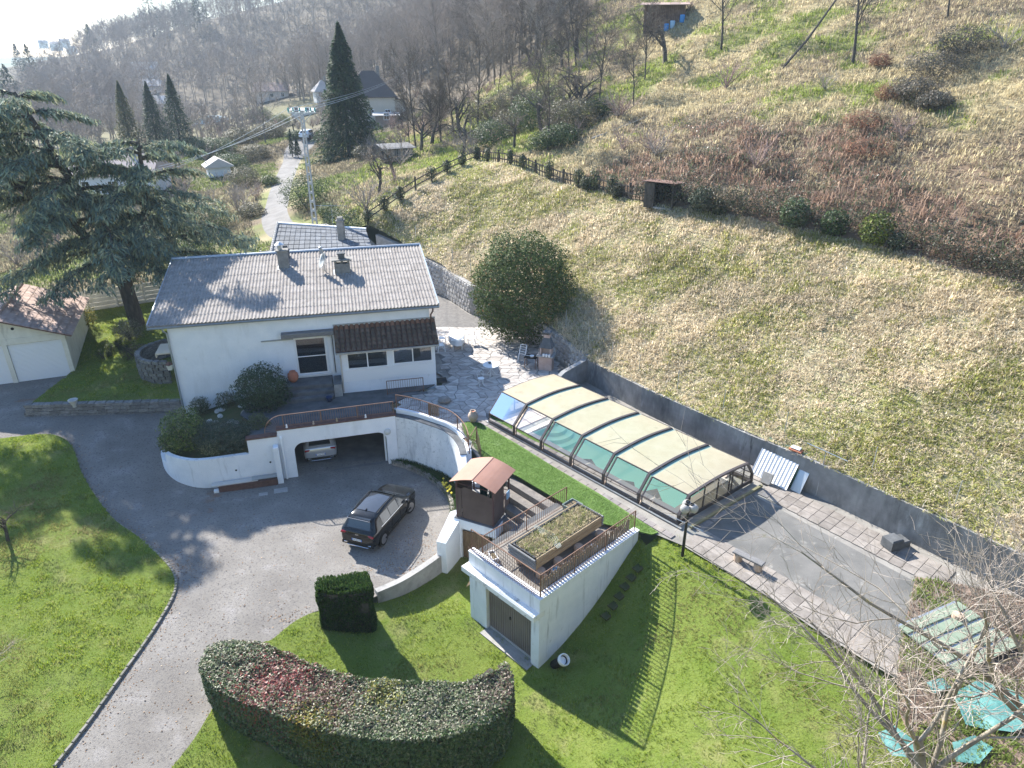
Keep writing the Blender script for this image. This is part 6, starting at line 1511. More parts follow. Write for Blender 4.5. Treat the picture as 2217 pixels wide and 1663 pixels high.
for q in spots:
    r = 2.7 + q[3] * .006; gk = (int(q[0] // 8), int(q[1] // 8)); near_ = [w for dx in (-1, 0, 1) for dy in (-1, 0, 1) for w in cell.get((gk[0] + dx, gk[1] + dy), [])]
    if all((q[0] - w[0]) ** 2 + (q[1] - w[1]) ** 2 > r * r for w in near_): thin.append(q); cell.setdefault(gk, []).append(q)
spots = thin
NW = 240
for i, (x, y, z, f_) in enumerate(spots[:NW]):
    k = rv.randrange(5); s = rv.uniform(1.0, 1.55)
    place_tree(TALL[k], (x, y, z), s, rv.uniform(0, 6.28), 'leafless grey brown tree in the hillside wood', 'leafless trees of the hillside wood', sz=s * rv.uniform(.9, 1.15))
far = spots[NW:]
def mass(name, label, pts, specseed, s0, s1, spec=SP_FARW, cat='wood'):
    rg = np.random.default_rng(4); src = []
    for q in specseed:
        out = [[], [], [], [], []][:spec['levels']]; grow(np.random.default_rng(q), (0, 0, -.4), (0, 0, 1), 9.5, .15, 0, out, spec); S = np.array(sum(out, [])); src.append(S)
    big = []
    for j, q in enumerate(pts):
        S = src[j % len(src)].copy(); a = rg.uniform(0, 6.28); s = rg.uniform(s0, s1); ca, sa = math.cos(a), math.sin(a)
        for o in (0, 3):
            x, y = S[:, o].copy(), S[:, o + 1].copy(); S[:, o] = (x * ca - y * sa) * s + q[0]; S[:, o + 1] = (x * sa + y * ca) * s + q[1]; S[:, o + 2] = S[:, o + 2] * s + q[2]
        big.append(S)
    tag(link(name, seg_mesh(name, np.concatenate(big), M_twig, 3)), label, cat, kind='stuff')
mass('far_wood', 'hazy far leafless wood covering the back of the hill', far[::max(1, len(far) // 800)], (31, 32, 33, 34), 1.1, 1.6)
vx = np.c_[rgw.uniform(-230, -85, 900), rgw.uniform(150, 330, 900)]; vz = HUB(vx[:, 0], vx[:, 1]); vf, vu, vv = vis(vx[:, 0], vx[:, 1], vz)
okv = (vu > -120) & (vu < 330) & (vv < 300); mass('valley_wood', 'hazy leafless trees filling the valley at far left', list(zip(vx[okv, 0], vx[okv, 1], vz[okv]))[:170], (41, 42, 43), .9, 1.3)
vx = np.c_[rgw.uniform(-150, -18, 1500), rgw.uniform(135, 250, 1500)]; kk = (road_dist(vx[:, 0], vx[:, 1]) > 4) & ~((np.abs(vx[:, 0] + 62) < 9) & (np.abs(vx[:, 1] - 205) < 22)) & (fbm(vx[:, 0] / 14, vx[:, 1] / 14, 12, 2) > .44); vx = vx[kk]; vz = HUB(vx[:, 0], vx[:, 1])
mass('valley_scrub', 'low leafless scrub and small trees around the valley houses', list(zip(vx[:, 0], vx[:, 1], vz))[:420], (61, 62, 63), .3, .75, cat='scrub')
import sys
print('wood', len(spots), len(far), okv.sum(), [len(t[1].polygons) for t in TALL + ORCH], file=sys.stderr)
# ================================================================ CEDAR
def cedar():
    rg = np.random.default_rng(12); base = Vector((-26.9, 48.2, 2.7)); t = thing('cedar_tree', 'huge spreading blue green cedar left of the house', 'tree', base); t.scale = (1.08, 1.08, 1.1)
    segs = []; P = []; D = []; NN = []
    stems = [[(0, 0, -.6), (-.3, .1, 3), (-1.0, .2, 6.5), (-2.6, .2, 10.5), (-4.0, 0, 14.2)], [(-.2, .1, 2.6), (.9, .3, 5), (2.0, .5, 8), (2.4, .4, 11.5)], [(-.7, .1, 4.6), (-3.2, -.4, 7.5), (-6.4, -.8, 10.5), (-8.0, -1, 12.6)]]
    rr = [(.52, .10), (.32, .08), (.30, .07)]
    sp = []
    for s_, (r0, r1) in zip(stems, rr):
        q = smooth_path(s_, 5); m = len(q)
        for i in range(m - 1): segs.append((*q[i], *q[i + 1], r0 + (r1 - r0) * i / m, r0 + (r1 - r0) * (i + 1) / m))
        sp.append(q)
    limbs = []
    for k, (q, n, h0, L0, L1) in enumerate(((sp[0], 34, .30, 8.8, 3.4), (sp[1], 23, .22, 7.2, 3.2), (sp[2], 23, .24, 7.2, 3.6))):
        for j in range(n):
            u = h0 + (1 - h0) * (j + .5) / n; i = u * (len(q) - 1); b = q[int(i)].lerp(q[min(len(q) - 1, int(i) + 1)], i - int(i))
            az = j * 2.4 + rg.uniform(-.4, .4); L = (L0 + (L1 - L0) * (u - h0) / (1 - h0)) * rg.uniform(.75, 1.2); limbs.append((b, az, L))
    tw = []
    for b, az, L in limbs:
        p = np.array(b); el = rg.uniform(.15, .5); n = 9; pts = [p]
        for i in range(n):
            el -= (.5 + rg.uniform(0, .25)) / n * 1.25; az += rg.uniform(-.12, .12)
            p = p + np.array([math.cos(az) * math.cos(el), math.sin(az) * math.cos(el), math.sin(el)]) * L / n; pts.append(p)
        for i in range(n): segs.append((*pts[i], *pts[i + 1], max(.018, .12 * (1 - i / n)), max(.015, .12 * (1 - (i + 1) / n))))
        for i in range(2, n + 1):
            for side in (-1, 1, -1, 1):
                ln = rg.uniform(.9, 2.3) * (1.1 - .55 * i / n) * min(1, L / 5); a2 = az + side * rg.uniform(.6, 1.25); o = pts[i - 1] + (pts[i] - pts[i - 1]) * rg.random(); e2 = rg.uniform(-.25, .12); m = 4; pp = [o]
                for q in range(m):
                    e2 -= .13; pp.append(pp[-1] + np.array([math.cos(a2) * math.cos(e2), math.sin(a2) * math.cos(e2), math.sin(e2)]) * ln / m)
                for q in range(m): tw.append((*pp[q], *pp[q + 1], .014, .008))
                pp = np.array(pp); k = 27; u = rg.random(k) * m; ii = np.minimum(m - 1, u.astype(int)); ff = (u - ii)[:, None]
                C = pp[ii] * (1 - ff) + pp[ii + 1] * ff + rg.normal(size=(k, 3)) * np.array([.15, .15, .06])
                dv_ = (pp[ii + 1] - pp[ii]); dv_ /= np.linalg.norm(dv_, axis=1, keepdims=True); sd = rg.choice([-1, 1], k) * rg.uniform(.3, 1.1, k)
                ca, sa = np.cos(sd), np.sin(sd); d2 = np.c_[dv_[:, 0] * ca - dv_[:, 1] * sa, dv_[:, 0] * sa + dv_[:, 1] * ca, dv_[:, 2] - rg.uniform(.0, .9, k)]
                P.append(C); D.append(d2); NN.append(np.tile((0, 0, 1.0), (k, 1)))
    P = np.concatenate(P); D = np.concatenate(D); D /= np.linalg.norm(D, axis=1, keepdims=True); NN = np.concatenate(NN)
    c = pick([(.14, .19, .15), (.18, .23, .16), (.27, .29, .17), (.38, .36, .21), (.11, .15, .125)], [3, 3, 2.4, 1, 1.5], len(P), rg)
    link('foliage', leaf_mesh('foliage', P, NN, .42, .20, c, M_needle, rg, .35, D), t)
    link('trunk', seg_mesh('trunk', segs, M_barkd, 6), t); link('twigs', seg_mesh('twigs', tw, M_barkd, 3), t)
cedar()
SPRUCE = {}
def spruce_mesh(seed, h, r, n, cols, w, droop=.5, size=.38):
    rg = np.random.default_rng(seed); u = rg.random(n) ** .8; u = 1 - u; az = rg.uniform(0, 6.28, n)
    R = r * (1 - u) ** .85 * (1 + .35 * np.sin(az * 5 + u * 40) * .5 + .9 * (fbm(az * 1.6 + seed, u * 13, seed, 3) - .5)); rad_ = R * (1 - .6 * rg.random(n) ** 1.5)
    z = h * (.06 + .94 * u) - rad_ * droop + (R - rad_) * .1; P = np.c_[np.cos(az) * rad_, np.sin(az) * rad_, z]
    D = np.c_[np.cos(az), np.sin(az), -droop * np.ones(n)] + rg.normal(size=(n, 3)) * .35; N = np.c_[np.cos(az) * .5, np.sin(az) * .5, np.ones(n)]
    return leaf_mesh('foliage', P, N, size, .32, pick(cols, w, n, rg), M_needle, rg, .4, D / np.linalg.norm(D, axis=1, keepdims=True))
def spruce(label, loc, h, r, n=5000, seed=1, cols=((.035, .06, .04), (.055, .085, .05), (.09, .115, .06)), w=(3, 3, 1), size=.38, name='spruce_tree', group=None, droop=.5):
    t = thing(name, label, 'tree', loc, group=group); link('foliage', spruce_mesh(seed, h, r, n, list(cols), list(w), droop, size), t)
    MB().tube([(0, 0, -.4), (0, 0, h * .9)], [.02 * h, .02], 7).build('trunk', M_barkd, t); return t
p = hit(758, 340, 108); spruce('tall dark green spruce standing above the lane left of the beige house', (p.x, p.y, hz(p.x, p.y)), 17.5, 4.9, 26000, 3, cols=((.03, .055, .03), (.045, .08, .035), (.07, .10, .045)), size=.5)
for px, Y, h, r, sd, lab, c in (((395, 330), 84, 11.8, 2.8, 4, 'narrow dark spruce right behind the cedar crown', None), ((345, 330), 92, 11, 2.5, 5, 'second narrow spruce left of the dark spruce behind the cedar', None), ((287, 330), 100, 11.5, 2.4, 6, 'golden tipped spruce rising behind the cedar', ((.12, .12, .05), (.08, .10, .045), (.20, .17, .07)))):
    p = hit(*px, Y); z = hz(p.x, p.y); spruce(lab, (p.x, p.y, z), h + 1, r + .5, 9000, sd, **({'cols': c} if c else {}))
for i, (px, Y, h, r) in enumerate((((330, 60), 430, 26, 8), ((392, 60), 420, 19, 6), ((203, 120), 470, 16, 6), ((62, 130), 330, 19, 6), ((45, 150), 310, 15, 5), ((130, 190), 260, 8, 2.6), ((180, 190), 280, 8, 2.5), ((215, 190), 270, 9, 3.2), ((245, 195), 265, 8, 2.5), ((8, 150), 250, 17, 7), ((430, 30), 400, 20, 7))):
    p = hit(*px, Y); spruce(['broad hazy conifer standing out on the far ridge skyline', 'pointed hazy conifer right of the broad skyline conifer', 'lone small conifer on the lower ridge skyline', 'tall hazy conifer at far left above the valley town', 'shorter hazy conifer beside the tall one at far left', 'small dark conifer left in the hazy valley row', 'second small conifer in the hazy valley row', 'bushy conifer in the middle of the hazy valley row', 'right small conifer of the hazy valley row', 'wide hazy tree at the left picture edge', 'tall hazy pine on the ridge where the sky ends'][i],
           (p.x, p.y, hz(p.x, p.y)), h, r, 1100, 20 + i, size=1.3, name='conifer', droop=.25, cols=((.05, .07, .05), (.07, .09, .06)), w=(1, 1))
for px, Y, h, lab in (((634, 340), 112, 4.2, 'left slim dark cypress beside the lane'), ((646, 342), 111, 3.2, 'right short slim cypress beside the lane')):
    p = hit(*px, Y); spruce(lab, (p.x, p.y, hz(p.x, p.y)), h, .55, 900, 9, name='cypress', droop=-.6, size=.3)
# round thuja over the patio
bush('round_tree', 'big round dark green evergreen tree on the edge of the patio', 'tree', (.75, 46.3, 2.9), (3.45, 3.35, 3.75), 34000, [(.055, .085, .03), (.075, .11, .038), (.11, .14, .05), (.22, .13, .065)], [4, 4, 2.4, .5], .17, .5, M_needle, 7, amp=.26, lumps=10, shell=.4, zc=.86)
# shrub beside the entrance steps, bed shrubs
bush('evergreen_shrub', 'dense dark evergreen shrub left of the entrance steps', 'shrub', G(574, 884, 2.4), (1.5, 1.35, 1.45), 9000, [(.03, .055, .025), (.05, .085, .035), (.08, .12, .05)], [4, 3, 1], .13, .4, M_gleaf, 17, amp=.3, lumps=6)
bush('laurel_shrub', 'bright tipped laurel shrub at the left end of the white planter wall', 'shrub', G(405, 968, 1.7), (1.15, 1.05, 1.25), 4200, [(.06, .10, .03), (.12, .17, .04), (.20, .24, .06), (.30, .28, .17)], [4, 3, 2, .8], .17, .3, M_gleaf, 18, amp=.35)
bush('laurel_shrub', 'low yellow tipped bush at the tip of the white planter wall', 'shrub', G(372, 975, 1.45), (.6, .6, .55), 1200, [(.07, .10, .03), (.25, .25, .10)], [2, 1], .13, .35, M_gleaf, 19, amp=.35)
bush('rosemary_bush', 'grey green rosemary bush spilling over the white planter wall', 'shrub', G(485, 968, 1.75), (1.75, 1.0, .85), 8000, [(.06, .085, .06), (.09, .115, .085), (.14, .155, .11)], [3, 3, 1.4], .14, .3, M_needle, 20, amp=.3, lumps=9)
bush('rosemary_bush', 'flowering pale tip of rosemary hanging over the wall edge', 'shrub', G(458, 985, 1.7), (.55, .35, .5), 1300, [(.10, .13, .07), (.28, .27, .15)], [1, 1], .12, .3, M_needle, 21, amp=.3)
bush('rounded_shrub', 'small rounded shrub under the fan end of the railing', 'shrub', G(562, 935, 2.2), (.6, .6, .6), 1600, [(.08, .10, .04), (.12, .14, .06)], [1, 1], .11, .4, M_leaf, 22, amp=.25)
for i, (px, r, lab) in enumerate(((435, .55, 'small oleander at the foot of the house wall near the corner'), (493, .65, 'bigger oleander at the foot of the house wall beside the shrub'))):
    bush('oleander', lab, 'shrub', G(px, 893 - i * 8, 1.9), (r, r, r * .9), 700, [(.09, .11, .06), (.14, .15, .09)], [1, 1], .2, .2, M_gleaf, 23 + i, amp=.4)
rr_ = random.Random(3)
for i, (x, y, s) in enumerate([(452, 909, .22), (468, 912, .16), (477, 902, .2), (463, 925, .3), (486, 922, .2), (500, 917, .18), (528, 890, .24), (512, 925, .3), (533, 905, .3), (547, 902, .35), (545, 885, .2), (480, 889, .22), (470, 890, .2)]):
    p = G(x, y, 2.0); t = thing('bed_rock', ['flat pale rock', 'small white rock', 'upright white rock', 'large dark rock', 'white streaked rock', 'pale pointed rock', 'long pale rock', 'broad grey rock', 'round grey rock', 'tall grey rock', 'thin pale rock', 'tilted pale rock', 'sharp pale rock'][i] + ' in the shrub bed by the house wall', 'rock', (p.x, p.y, float(HB(p.x, p.y)[0])), rr_.uniform(0, 6))
    MB().lathe([(s * .6, -.08), (s, .02), (s * .8, s * .45), (s * .2, s * .62)], 7, sx=1.3, sy=.8).build('stone', M_stone if i in (3, 7, 8, 9) else bpy.data.materials['stone_urn'], t)
# ================================================================ HEDGES
def hedge(name, label, poly, ztop, hf, n, colf, size, m, seed, bumps=.15, asp=.5, cat='hedge', roundr=.25, upr=0.0):
    rg = np.random.default_rng(seed); c = np.array(poly).mean(0); t = thing(name, label, cat, (c[0], c[1], float(hf(c[0], c[1])[0])))
    bz = t.location.z; P2 = np.array([(p[0] - c[0], p[1] - c[1]) for p in poly]); L = np.r_[0, np.cumsum(np.linalg.norm(np.roll(P2, -1, 0) - P2, axis=1))]; H = ztop - bz
    area = abs(sum(P2[i][0] * P2[(i + 1) % len(P2)][1] - P2[(i + 1) % len(P2)][0] * P2[i][1] for i in range(len(P2)))) / 2; nt = int(n * area / (area + L[-1] * H)); ns = n - nt
    x, y = rand_in([tuple(q) for q in P2], nt, seed); zt = H + bumps * 2.4 * (fbm(x * 1.3, y * 1.3, seed, 3) - .5) - rg.random(nt) ** 2 * .18
    s = rg.uniform(0, L[-1], ns); i = np.clip(np.searchsorted(L, s) - 1, 0, len(P2) - 1); f = ((s - L[i]) / np.maximum(1e-6, L[i + 1] - L[i]))[:, None]; A_, B_ = P2[i], P2[(i + 1) % len(P2)]
    q = A_ * (1 - f) + B_ * f; d = B_ - A_; d /= np.maximum(1e-6, np.linalg.norm(d, axis=1, keepdims=True)); sgn = 1 if sum((P2[(k + 1) % len(P2)][0] - P2[k][0]) * (P2[(k + 1) % len(P2)][1] + P2[k][1]) for k in range(len(P2))) < 0 else -1
    nrm = np.c_[d[:, 1], -d[:, 0]] * sgn; z = rg.uniform(-.05, H, ns); off = bumps * 1.6 * (fbm(s * 1.3, z * 1.8, seed + 3, 3) - .5) - rg.random(ns) ** 2 * .15 - np.clip((z - (H - roundr)) / roundr, 0, 1) ** 2 * roundr * .5; q = q + nrm * off[:, None]
    P = np.r_[np.c_[x, y, zt], np.c_[q, z]]; N = np.r_[np.c_[np.zeros((nt, 2)), np.ones(nt)], np.c_[nrm, .35 * np.ones(ns)]]
    col = colf(P + np.array([c[0], c[1], bz]), np.r_[np.ones(nt), np.zeros(ns)], rg)
    al = None
    if upr: al = np.tile((0, 0, 1.0), (len(P), 1)) + N * .6
    link('foliage', leaf_mesh('foliage', P, N, size, asp, col, m, rg, .55, al), t)
    ins = [tuple(p * .9) for p in P2]; 
    if sgn < 0: ins = ins[::-1]
    MB().prism(ins, -.1, H - .22).build('branches', M_barkd, t)  # solid dark core put inside the leaves to stop see-through, no real branches
    return t
ZT = 1.35
inn = [(500, 1384), (600, 1399), (690, 1441), (780, 1463), (900, 1471), (1000, 1473), (1065, 1450), (1095, 1432)]
outp = [(1112, 1480), (1088, 1540), (1010, 1582), (900, 1602), (770, 1594), (660, 1572), (560, 1532), (470, 1492), (432, 1445), (450, 1402)]
hp = smooth_path([G(x, y, ZT) for x, y in inn + outp], 4, True)
def hedge_col(P, top, rg):
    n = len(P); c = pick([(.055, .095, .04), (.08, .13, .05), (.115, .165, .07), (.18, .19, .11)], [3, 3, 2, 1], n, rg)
    tp_ = (top > .5) & (rg.random(n) < .62); c[tp_] = pick([(.15, .17, .09), (.22, .22, .145), (.30, .285, .21), (.17, .14, .10)], [3, 3, 2, 1.4], int(tp_.sum()), rg)  # top leaves painted paler, light glints put into their colour, some brownish
    def patch(px, py, r, cols, prob, z=ZT):
        q = G(px, py, z); w = np.exp(-(((P[:, 0] - q.x) ** 2 + (P[:, 1] - q.y) ** 2 + (P[:, 2] - z) ** 2) / r ** 2)); k = rg.random(n) < w * prob
        c[k] = pick(cols, [1] * len(cols), int(k.sum()), rg)
    patch(600, 1470, 1.2, [(.30, .07, .06), (.22, .08, .07), (.16, .08, .07)], .9); patch(690, 1500, .9, [(.13, .06, .055), (.17, .09, .06)], .6); patch(720, 1520, .9, [(.16, .10, .07)], .5)
    patch(830, 1495, .6, [(.26, .24, .05), (.18, .19, .05)], .8); patch(660, 1565, .5, [(.30, .22, .04), (.2, .18, .04)], .8); patch(690, 1590, .8, [(.12, .13, .02), (.09, .11, .02)], .85, .6)
    patch(1090, 1480, .9, [(.14, .10, .08), (.20, .16, .12)], .7)
    return c
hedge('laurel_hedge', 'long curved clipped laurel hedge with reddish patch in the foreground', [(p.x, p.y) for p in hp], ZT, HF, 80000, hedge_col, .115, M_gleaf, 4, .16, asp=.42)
b0 = G(742, 1372, -.3); zt = A(742, 1284, b0.y).z
sqp = [G(680, 1282, zt), G(806, 1278, zt), G(797, 1234, zt), G(690, 1250, zt)]
sqp = smooth_path([sqp[0].lerp(sqp[1], .16), sqp[0].lerp(sqp[1], .84), sqp[1].lerp(sqp[2], .18), sqp[1].lerp(sqp[2], .82), sqp[2].lerp(sqp[3], .16), sqp[2].lerp(sqp[3], .84), sqp[3].lerp(sqp[0], .18), sqp[3].lerp(sqp[0], .82)], 3, True)
hedge('clipped_yew', 'square clipped dark yew block beside the driveway', [(p.x, p.y) for p in sqp], zt, lambda x, y: np.atleast_1d(-.35), 26000, lambda P, top, rg: pick([(.035, .075, .02), (.05, .10, .026), (.085, .13, .035)], [3, 3, 1.5], len(P), rg), .15, M_needle, 9, .16, asp=.28, cat='topiary', upr=1, roundr=.5)
# ================================================================ GRASS
def blades(name, label, x, y, z, n_per, length, width, cols, colw, seed, spread, m, lean=.5, colsel=None, nrm_up=0):
    rg = np.random.default_rng(seed); n = len(x) * n_per
    X = np.repeat(x, n_per) + rg.normal(size=n) * spread; Y = np.repeat(y, n_per) + rg.normal(size=n) * spread; Z = np.repeat(z, n_per)
    az = rg.uniform(0, 6.28, n); la = np.repeat(rg.uniform(0, 6.28, len(x)), n_per) if n_per > 1 else az; L = np.repeat(length if np.ndim(length) else np.full(len(x), length), n_per) * rg.uniform(.6, 1.3, n)
    dx = np.cos(az) * .5 + np.cos(la) * .9; dy = np.sin(az) * .5 + np.sin(la) * .9; q = np.maximum(.2, np.hypot(dx, dy)); dx /= q; dy /= q; le = rg.uniform(.3, 1.2, n) * lean
    w = width * rg.uniform(.7, 1.3, n); px, py = -dy * w / 2, dx * w / 2; up = np.sqrt(np.maximum(.05, 1 - np.minimum(.95, le) ** 2))
    B0 = np.c_[X - px, Y - py, Z - .02]; B1 = np.c_[X + px, Y + py, Z - .02]; M0 = np.c_[X + dx * L * le * .45 - px * .8, Y + dy * L * le * .45 - py * .8, Z + L * up * .62]; M1 = M0 + 2 * .8 * np.c_[px, py, np.zeros(n)]; T = np.c_[X + dx * L * le * 1.1, Y + dy * L * le * 1.1, Z + L * up * .80]
    c = np.repeat(colsel, n_per, 0) * rg.uniform(.86, 1.14, (n, 1)) if colsel is not None else np.repeat(pick(cols, colw, len(x), rg, .2), n_per, 0) * rg.uniform(.8, 1.2, (n, 1))
    if lean > .55:                                        # long arching blade: quad + tip
        v = np.stack([B0, B1, M1, M0, T], 1).reshape(-1, 3); b = np.arange(n)[:, None] * 5
        f = np.concatenate([b + np.array([[0, 1, 2]]), b + np.array([[0, 2, 3]]), b + np.array([[3, 2, 4]])]); k = 5
    else:
        v = np.stack([B0, B1, T], 1).reshape(-1, 3); b = np.arange(n)[:, None] * 3; f = b + np.array([[0, 1, 2]]); k = 3
    return tag(link(name, mesh_np(name, v, f, m, False, np.repeat(c, k, 0))), label, 'grass', kind='stuff')
def inview(x, y, z, mg=420):
    f_, u, w = vis(x, y, z); return (u > -mg) & (u < 2217 + mg) & (w > -mg) & (w < 1663 + mg)
GREEN = [(.20, .27, .026), (.26, .325, .034), (.34, .385, .07), (.36, .34, .12), (.145, .205, .028)]
def lawn_grass(poly, hf, n, seed, label, gw=(3, 3, 2, .8, 2)):
    x, y = rand_in(poly, n, seed); z = hf(x, y); k = inview(x, y, z); x, y, z = x[k], y[k], z[k]
    rg = np.random.default_rng(seed); d = fbm(x * .8, y * .8, seed, 3); d2 = fbm(x * .3, y * .3, seed + 5, 2)
    c = pick(GREEN, gw, len(x), rg, .2); w = np.clip((d - .52) * 5, 0, .8)[:, None]; c = c * (1 - w) + np.array((.22, .25, .12)) * w
    w = np.clip((d2 - .56) * 6, 0, .7)[:, None]; c = c * (1 - w) + np.array((.27, .225, .115)) * w
    ln = .05 + .08 * np.clip((fbm(x * 1.7, y * 1.7, seed + 9, 2) - .35) * 3, 0, 1)
    blades('grass', label, x, y, z, 3, ln, .022, None, None, seed, .03, M_grass, .5, c)
lawn_grass([(p.x, p.y) for p in left_s] + [(-34, 34), (-32, 12), (-12.4, 9.5)], HLL, 95000, 2, 'bright green mown grass of the left lawn')
lawn_grass(FRONT, HF, 130000, 3, 'green mown grass of the lower front lawn')
lawn_grass(YARD, HY, 26000, 4, 'patchy green grass of the yard by the left garage', (2, 2, 2, 2, 2))
x, y = rand_in(MEADOW, 115000, 5); z = HUB(x, y); k = inview(x, y, z); x, y, z = x[k], y[k], z[k]; rg = np.random.default_rng(5)
g_ = np.clip((fbm(x * .25, y * .25, 61, 3) - .46) * 5, 0, .75) + np.clip((fbm(x * 1.2, y * 1.2, 62, 2) - .55) * 3, 0, .4); g_ = np.clip(g_ + np.clip((.77 * x + .64 * y - 40) / 4, 0, 1) * .45, 0, .9)
mt_ = (.80 + .42 * fbm(x * .5, y * .5, 68, 3))[:, None]; c = mt_ * np.where((rg.random(len(x)) < g_ * .72)[:, None], pick([(.29, .32, .09), (.36, .37, .12), (.44, .40, .14)], [2, 2, 1], len(x), rg), pick([(.66, .57, .42), (.73, .65, .50), (.56, .47, .33), (.68, .59, .41)], [3, 3, 2, 1], len(x), rg))
blades('meadow_grass', 'long tangled straw coloured grass of the sloping meadow', x, y, z, 4, .16 + .22 * np.clip((fbm(x * .55, y * .55, 66, 3) - .3) * 2.2, 0, 1), .036, None, None, 5, .10, M_grass, 1.2, c)
x, y = rand_in([tuple(PF.w(*q)[:2]) for q in [(-.8, -.86), (.4, -1.85), (2.8, -2.7), (5.0, -2.4), (8.7, -2.35), (9.6, -2.48), (10.7, -1.85), (11.9, -1.25), (12.0, -.95), (5.5, -.6), (-.3, -.42)]], 24000, 41); blades('turf_blades', 'short shiny blades of the synthetic lawn by the pool', x, y, np.full(len(x), PZ + .012), 2, .035, .018, [(.09, .16, .035), (.12, .20, .05), (.20, .27, .11)], [3, 3, 1], 41, .02, M_grass, .4)
# hillside scrub
bx_ = [(-16, 62), (-3.5, 75), (2.5, 66), (11, 52.3), (16.3, 46.5), (21.3, 41), (25, 34), (31.5, 24), (66, 24), (66, 128), (-20, 128)]
x, y = rand_in(bx_, 120000, 6); z = HUB(x, y); k = inview(x, y, z) & (rg.random(len(x)) < np.clip(1.5 - np.hypot(x, y) / 140, .35, 1)); x, y, z = x[k], y[k], z[k]; rg = np.random.default_rng(6)
br, stw, gr = zone(x, y); r = rg.random(len(x)); br = br * np.clip((fbm(x * .22, y * .22, 95, 3) - .33) * 5, 0, 1); stw = np.maximum(stw, (1 - br) * .6)
c = pick([(.28, .225, .16), (.36, .30, .215), (.23, .185, .125)], [2, 2, 1], len(x), rg)
m_ = r < np.clip(stw, 0, .85); c[m_] = pick([(.52, .45, .28), (.44, .37, .22), (.58, .50, .33)], [2, 2, 1], int(m_.sum()), rg)
m_ = rg.random(len(x)) < np.clip(gr, 0, .85); c[m_] = pick([(.22, .28, .06), (.29, .33, .085), (.17, .21, .055)], [2, 2, 1], int(m_.sum()), rg)
m_ = br > .5; c[m_] = pick([(.30, .20, .145), (.40, .29, .22), (.22, .14, .10), (.09, .115, .06), (.14, .165, .105)], [3, 3, 1.6, 1.2, 1], int(m_.sum()), rg)
blades('hillside_scrub', 'tangled dry grass and brambles of the hillside', x, y, z, 5, .42 + .25 * br, .05, None, None, 6, .22, M_grass, .9, c)
vp_ = [(-13, 63), (-20, 61), (-23, 55.5), (-34, 50.5), (-48, 45), (-90, 50), (-90, 150), (-14, 150), (-16, 110), (-17, 80)]
xv, yv = rand_in(vp_, 75000, 16); zv = HUB(xv, yv); kv = inview(xv, yv, zv) & (road_dist(xv, yv) > 2.4); xv, yv, zv = xv[kv], yv[kv], zv[kv]; rgv = np.random.default_rng(16); gv = fbm(xv * .12, yv * .12, 44, 3)
cv_ = np.where((gv > .52)[:, None], pick([(.15, .19, .055), (.20, .235, .075), (.11, .14, .045)], [2, 1, 2], len(xv), rgv), pick([(.22, .19, .125), (.29, .25, .17), (.16, .135, .09)], [2, 2, 2], len(xv), rgv))
blades('valley_grass', 'rough grass and dry scrub around the lane and valley gardens', xv, yv, zv, 4, .4, .07, None, None, 16, .28, M_grass, .9, cv_)
kb_ = (br > .25) & (rg.random(len(x)) < .8); xb, yb, zb_ = x[kb_], y[kb_], z[kb_]; xb = np.repeat(xb, 2) + rg.normal(size=2 * len(xb)) * .3; yb = np.repeat(yb, 2) + rg.normal(size=len(xb)) * .3
lc = fbm(xb * .35, yb * .35, 90, 3); kk = lc > .44; xb, yb = xb[kk], yb[kk]; P = np.c_[xb, yb, HUB(xb, yb) + rg.uniform(.1, .6, len(xb))]
tag(link('bramble_leaves', leaf_mesh('bramble_leaves', P, np.tile((0, 0, 1.0), (len(P), 1)), .13, .6, pick([(.06, .085, .05), (.09, .115, .08), (.14, .15, .12), (.13, .08, .06)], [3, 3, 1.5, 1], len(P), rg), M_gleaf, rg, .7)), 'grey green bramble leaves scattered over the lower hillside', 'brambles', kind='stuff')
# planter grass, daffodils
x, y = np.random.default_rng(7).uniform(X0 + .15, X1 - .15, 900), np.random.default_rng(8).uniform(Y0 + .1, Y1 - .12, 900)
q = [DK.w(a, b) for a, b in zip(x, y)]
blades('planter_grass', 'dry and green grass growing in the raised planter', np.array([p.x for p in q]), np.array([p.y for p in q]), np.full(900, 2.42 + .84), 5, .2, .016, [(.55, .48, .33), (.42, .36, .22), (.24, .29, .09), (.2, .17, .13)], [3, 2, 2, .6], 7, .05, M_grass, .9)
x, y = rand_in(fb, 900, 9); blades('bed_grass', 'green tufts and bulbs in the daffodil bed', x, y, np.full(len(x), .16), 4, .24, .02, [(.05, .10, .03), (.08, .13, .05), (.13, .12, .06)], [3, 2, 1], 9, .05, M_grass, .8)
rd = random.Random(9)
for i in range(26):
    p = G(rd.gauss(962, 12), rd.gauss(1052, 12), .35); 
    if not inpoly(np.array([p.x]), np.array([p.y]), fb)[0]: continue
    t = thing('daffodil', 'yellow daffodil in the bed under the curved wall', 'flower', (p.x, p.y, .14), rd.uniform(0, 6), 'daffodils under the curved wall')
    MB().tube([(0, 0, 0), (.02, 0, .3)], .008, 4).build('stalk', M_leafg if 'M_leafg' in globals() else mat('stalk_green', (.07, .12, .04)), t) if False else None
    MB().lathe([(.055, .30), (.065, .31), (.02, .32), (.025, .36)], 6).tube([(0, 0, 0), (.0, 0, .31)], .007, 4).build('bloom', bpy.data.materials.get('daffodil_yellow') or mat('daffodil_yellow', (.70, .58, .08), rough=.6), t)
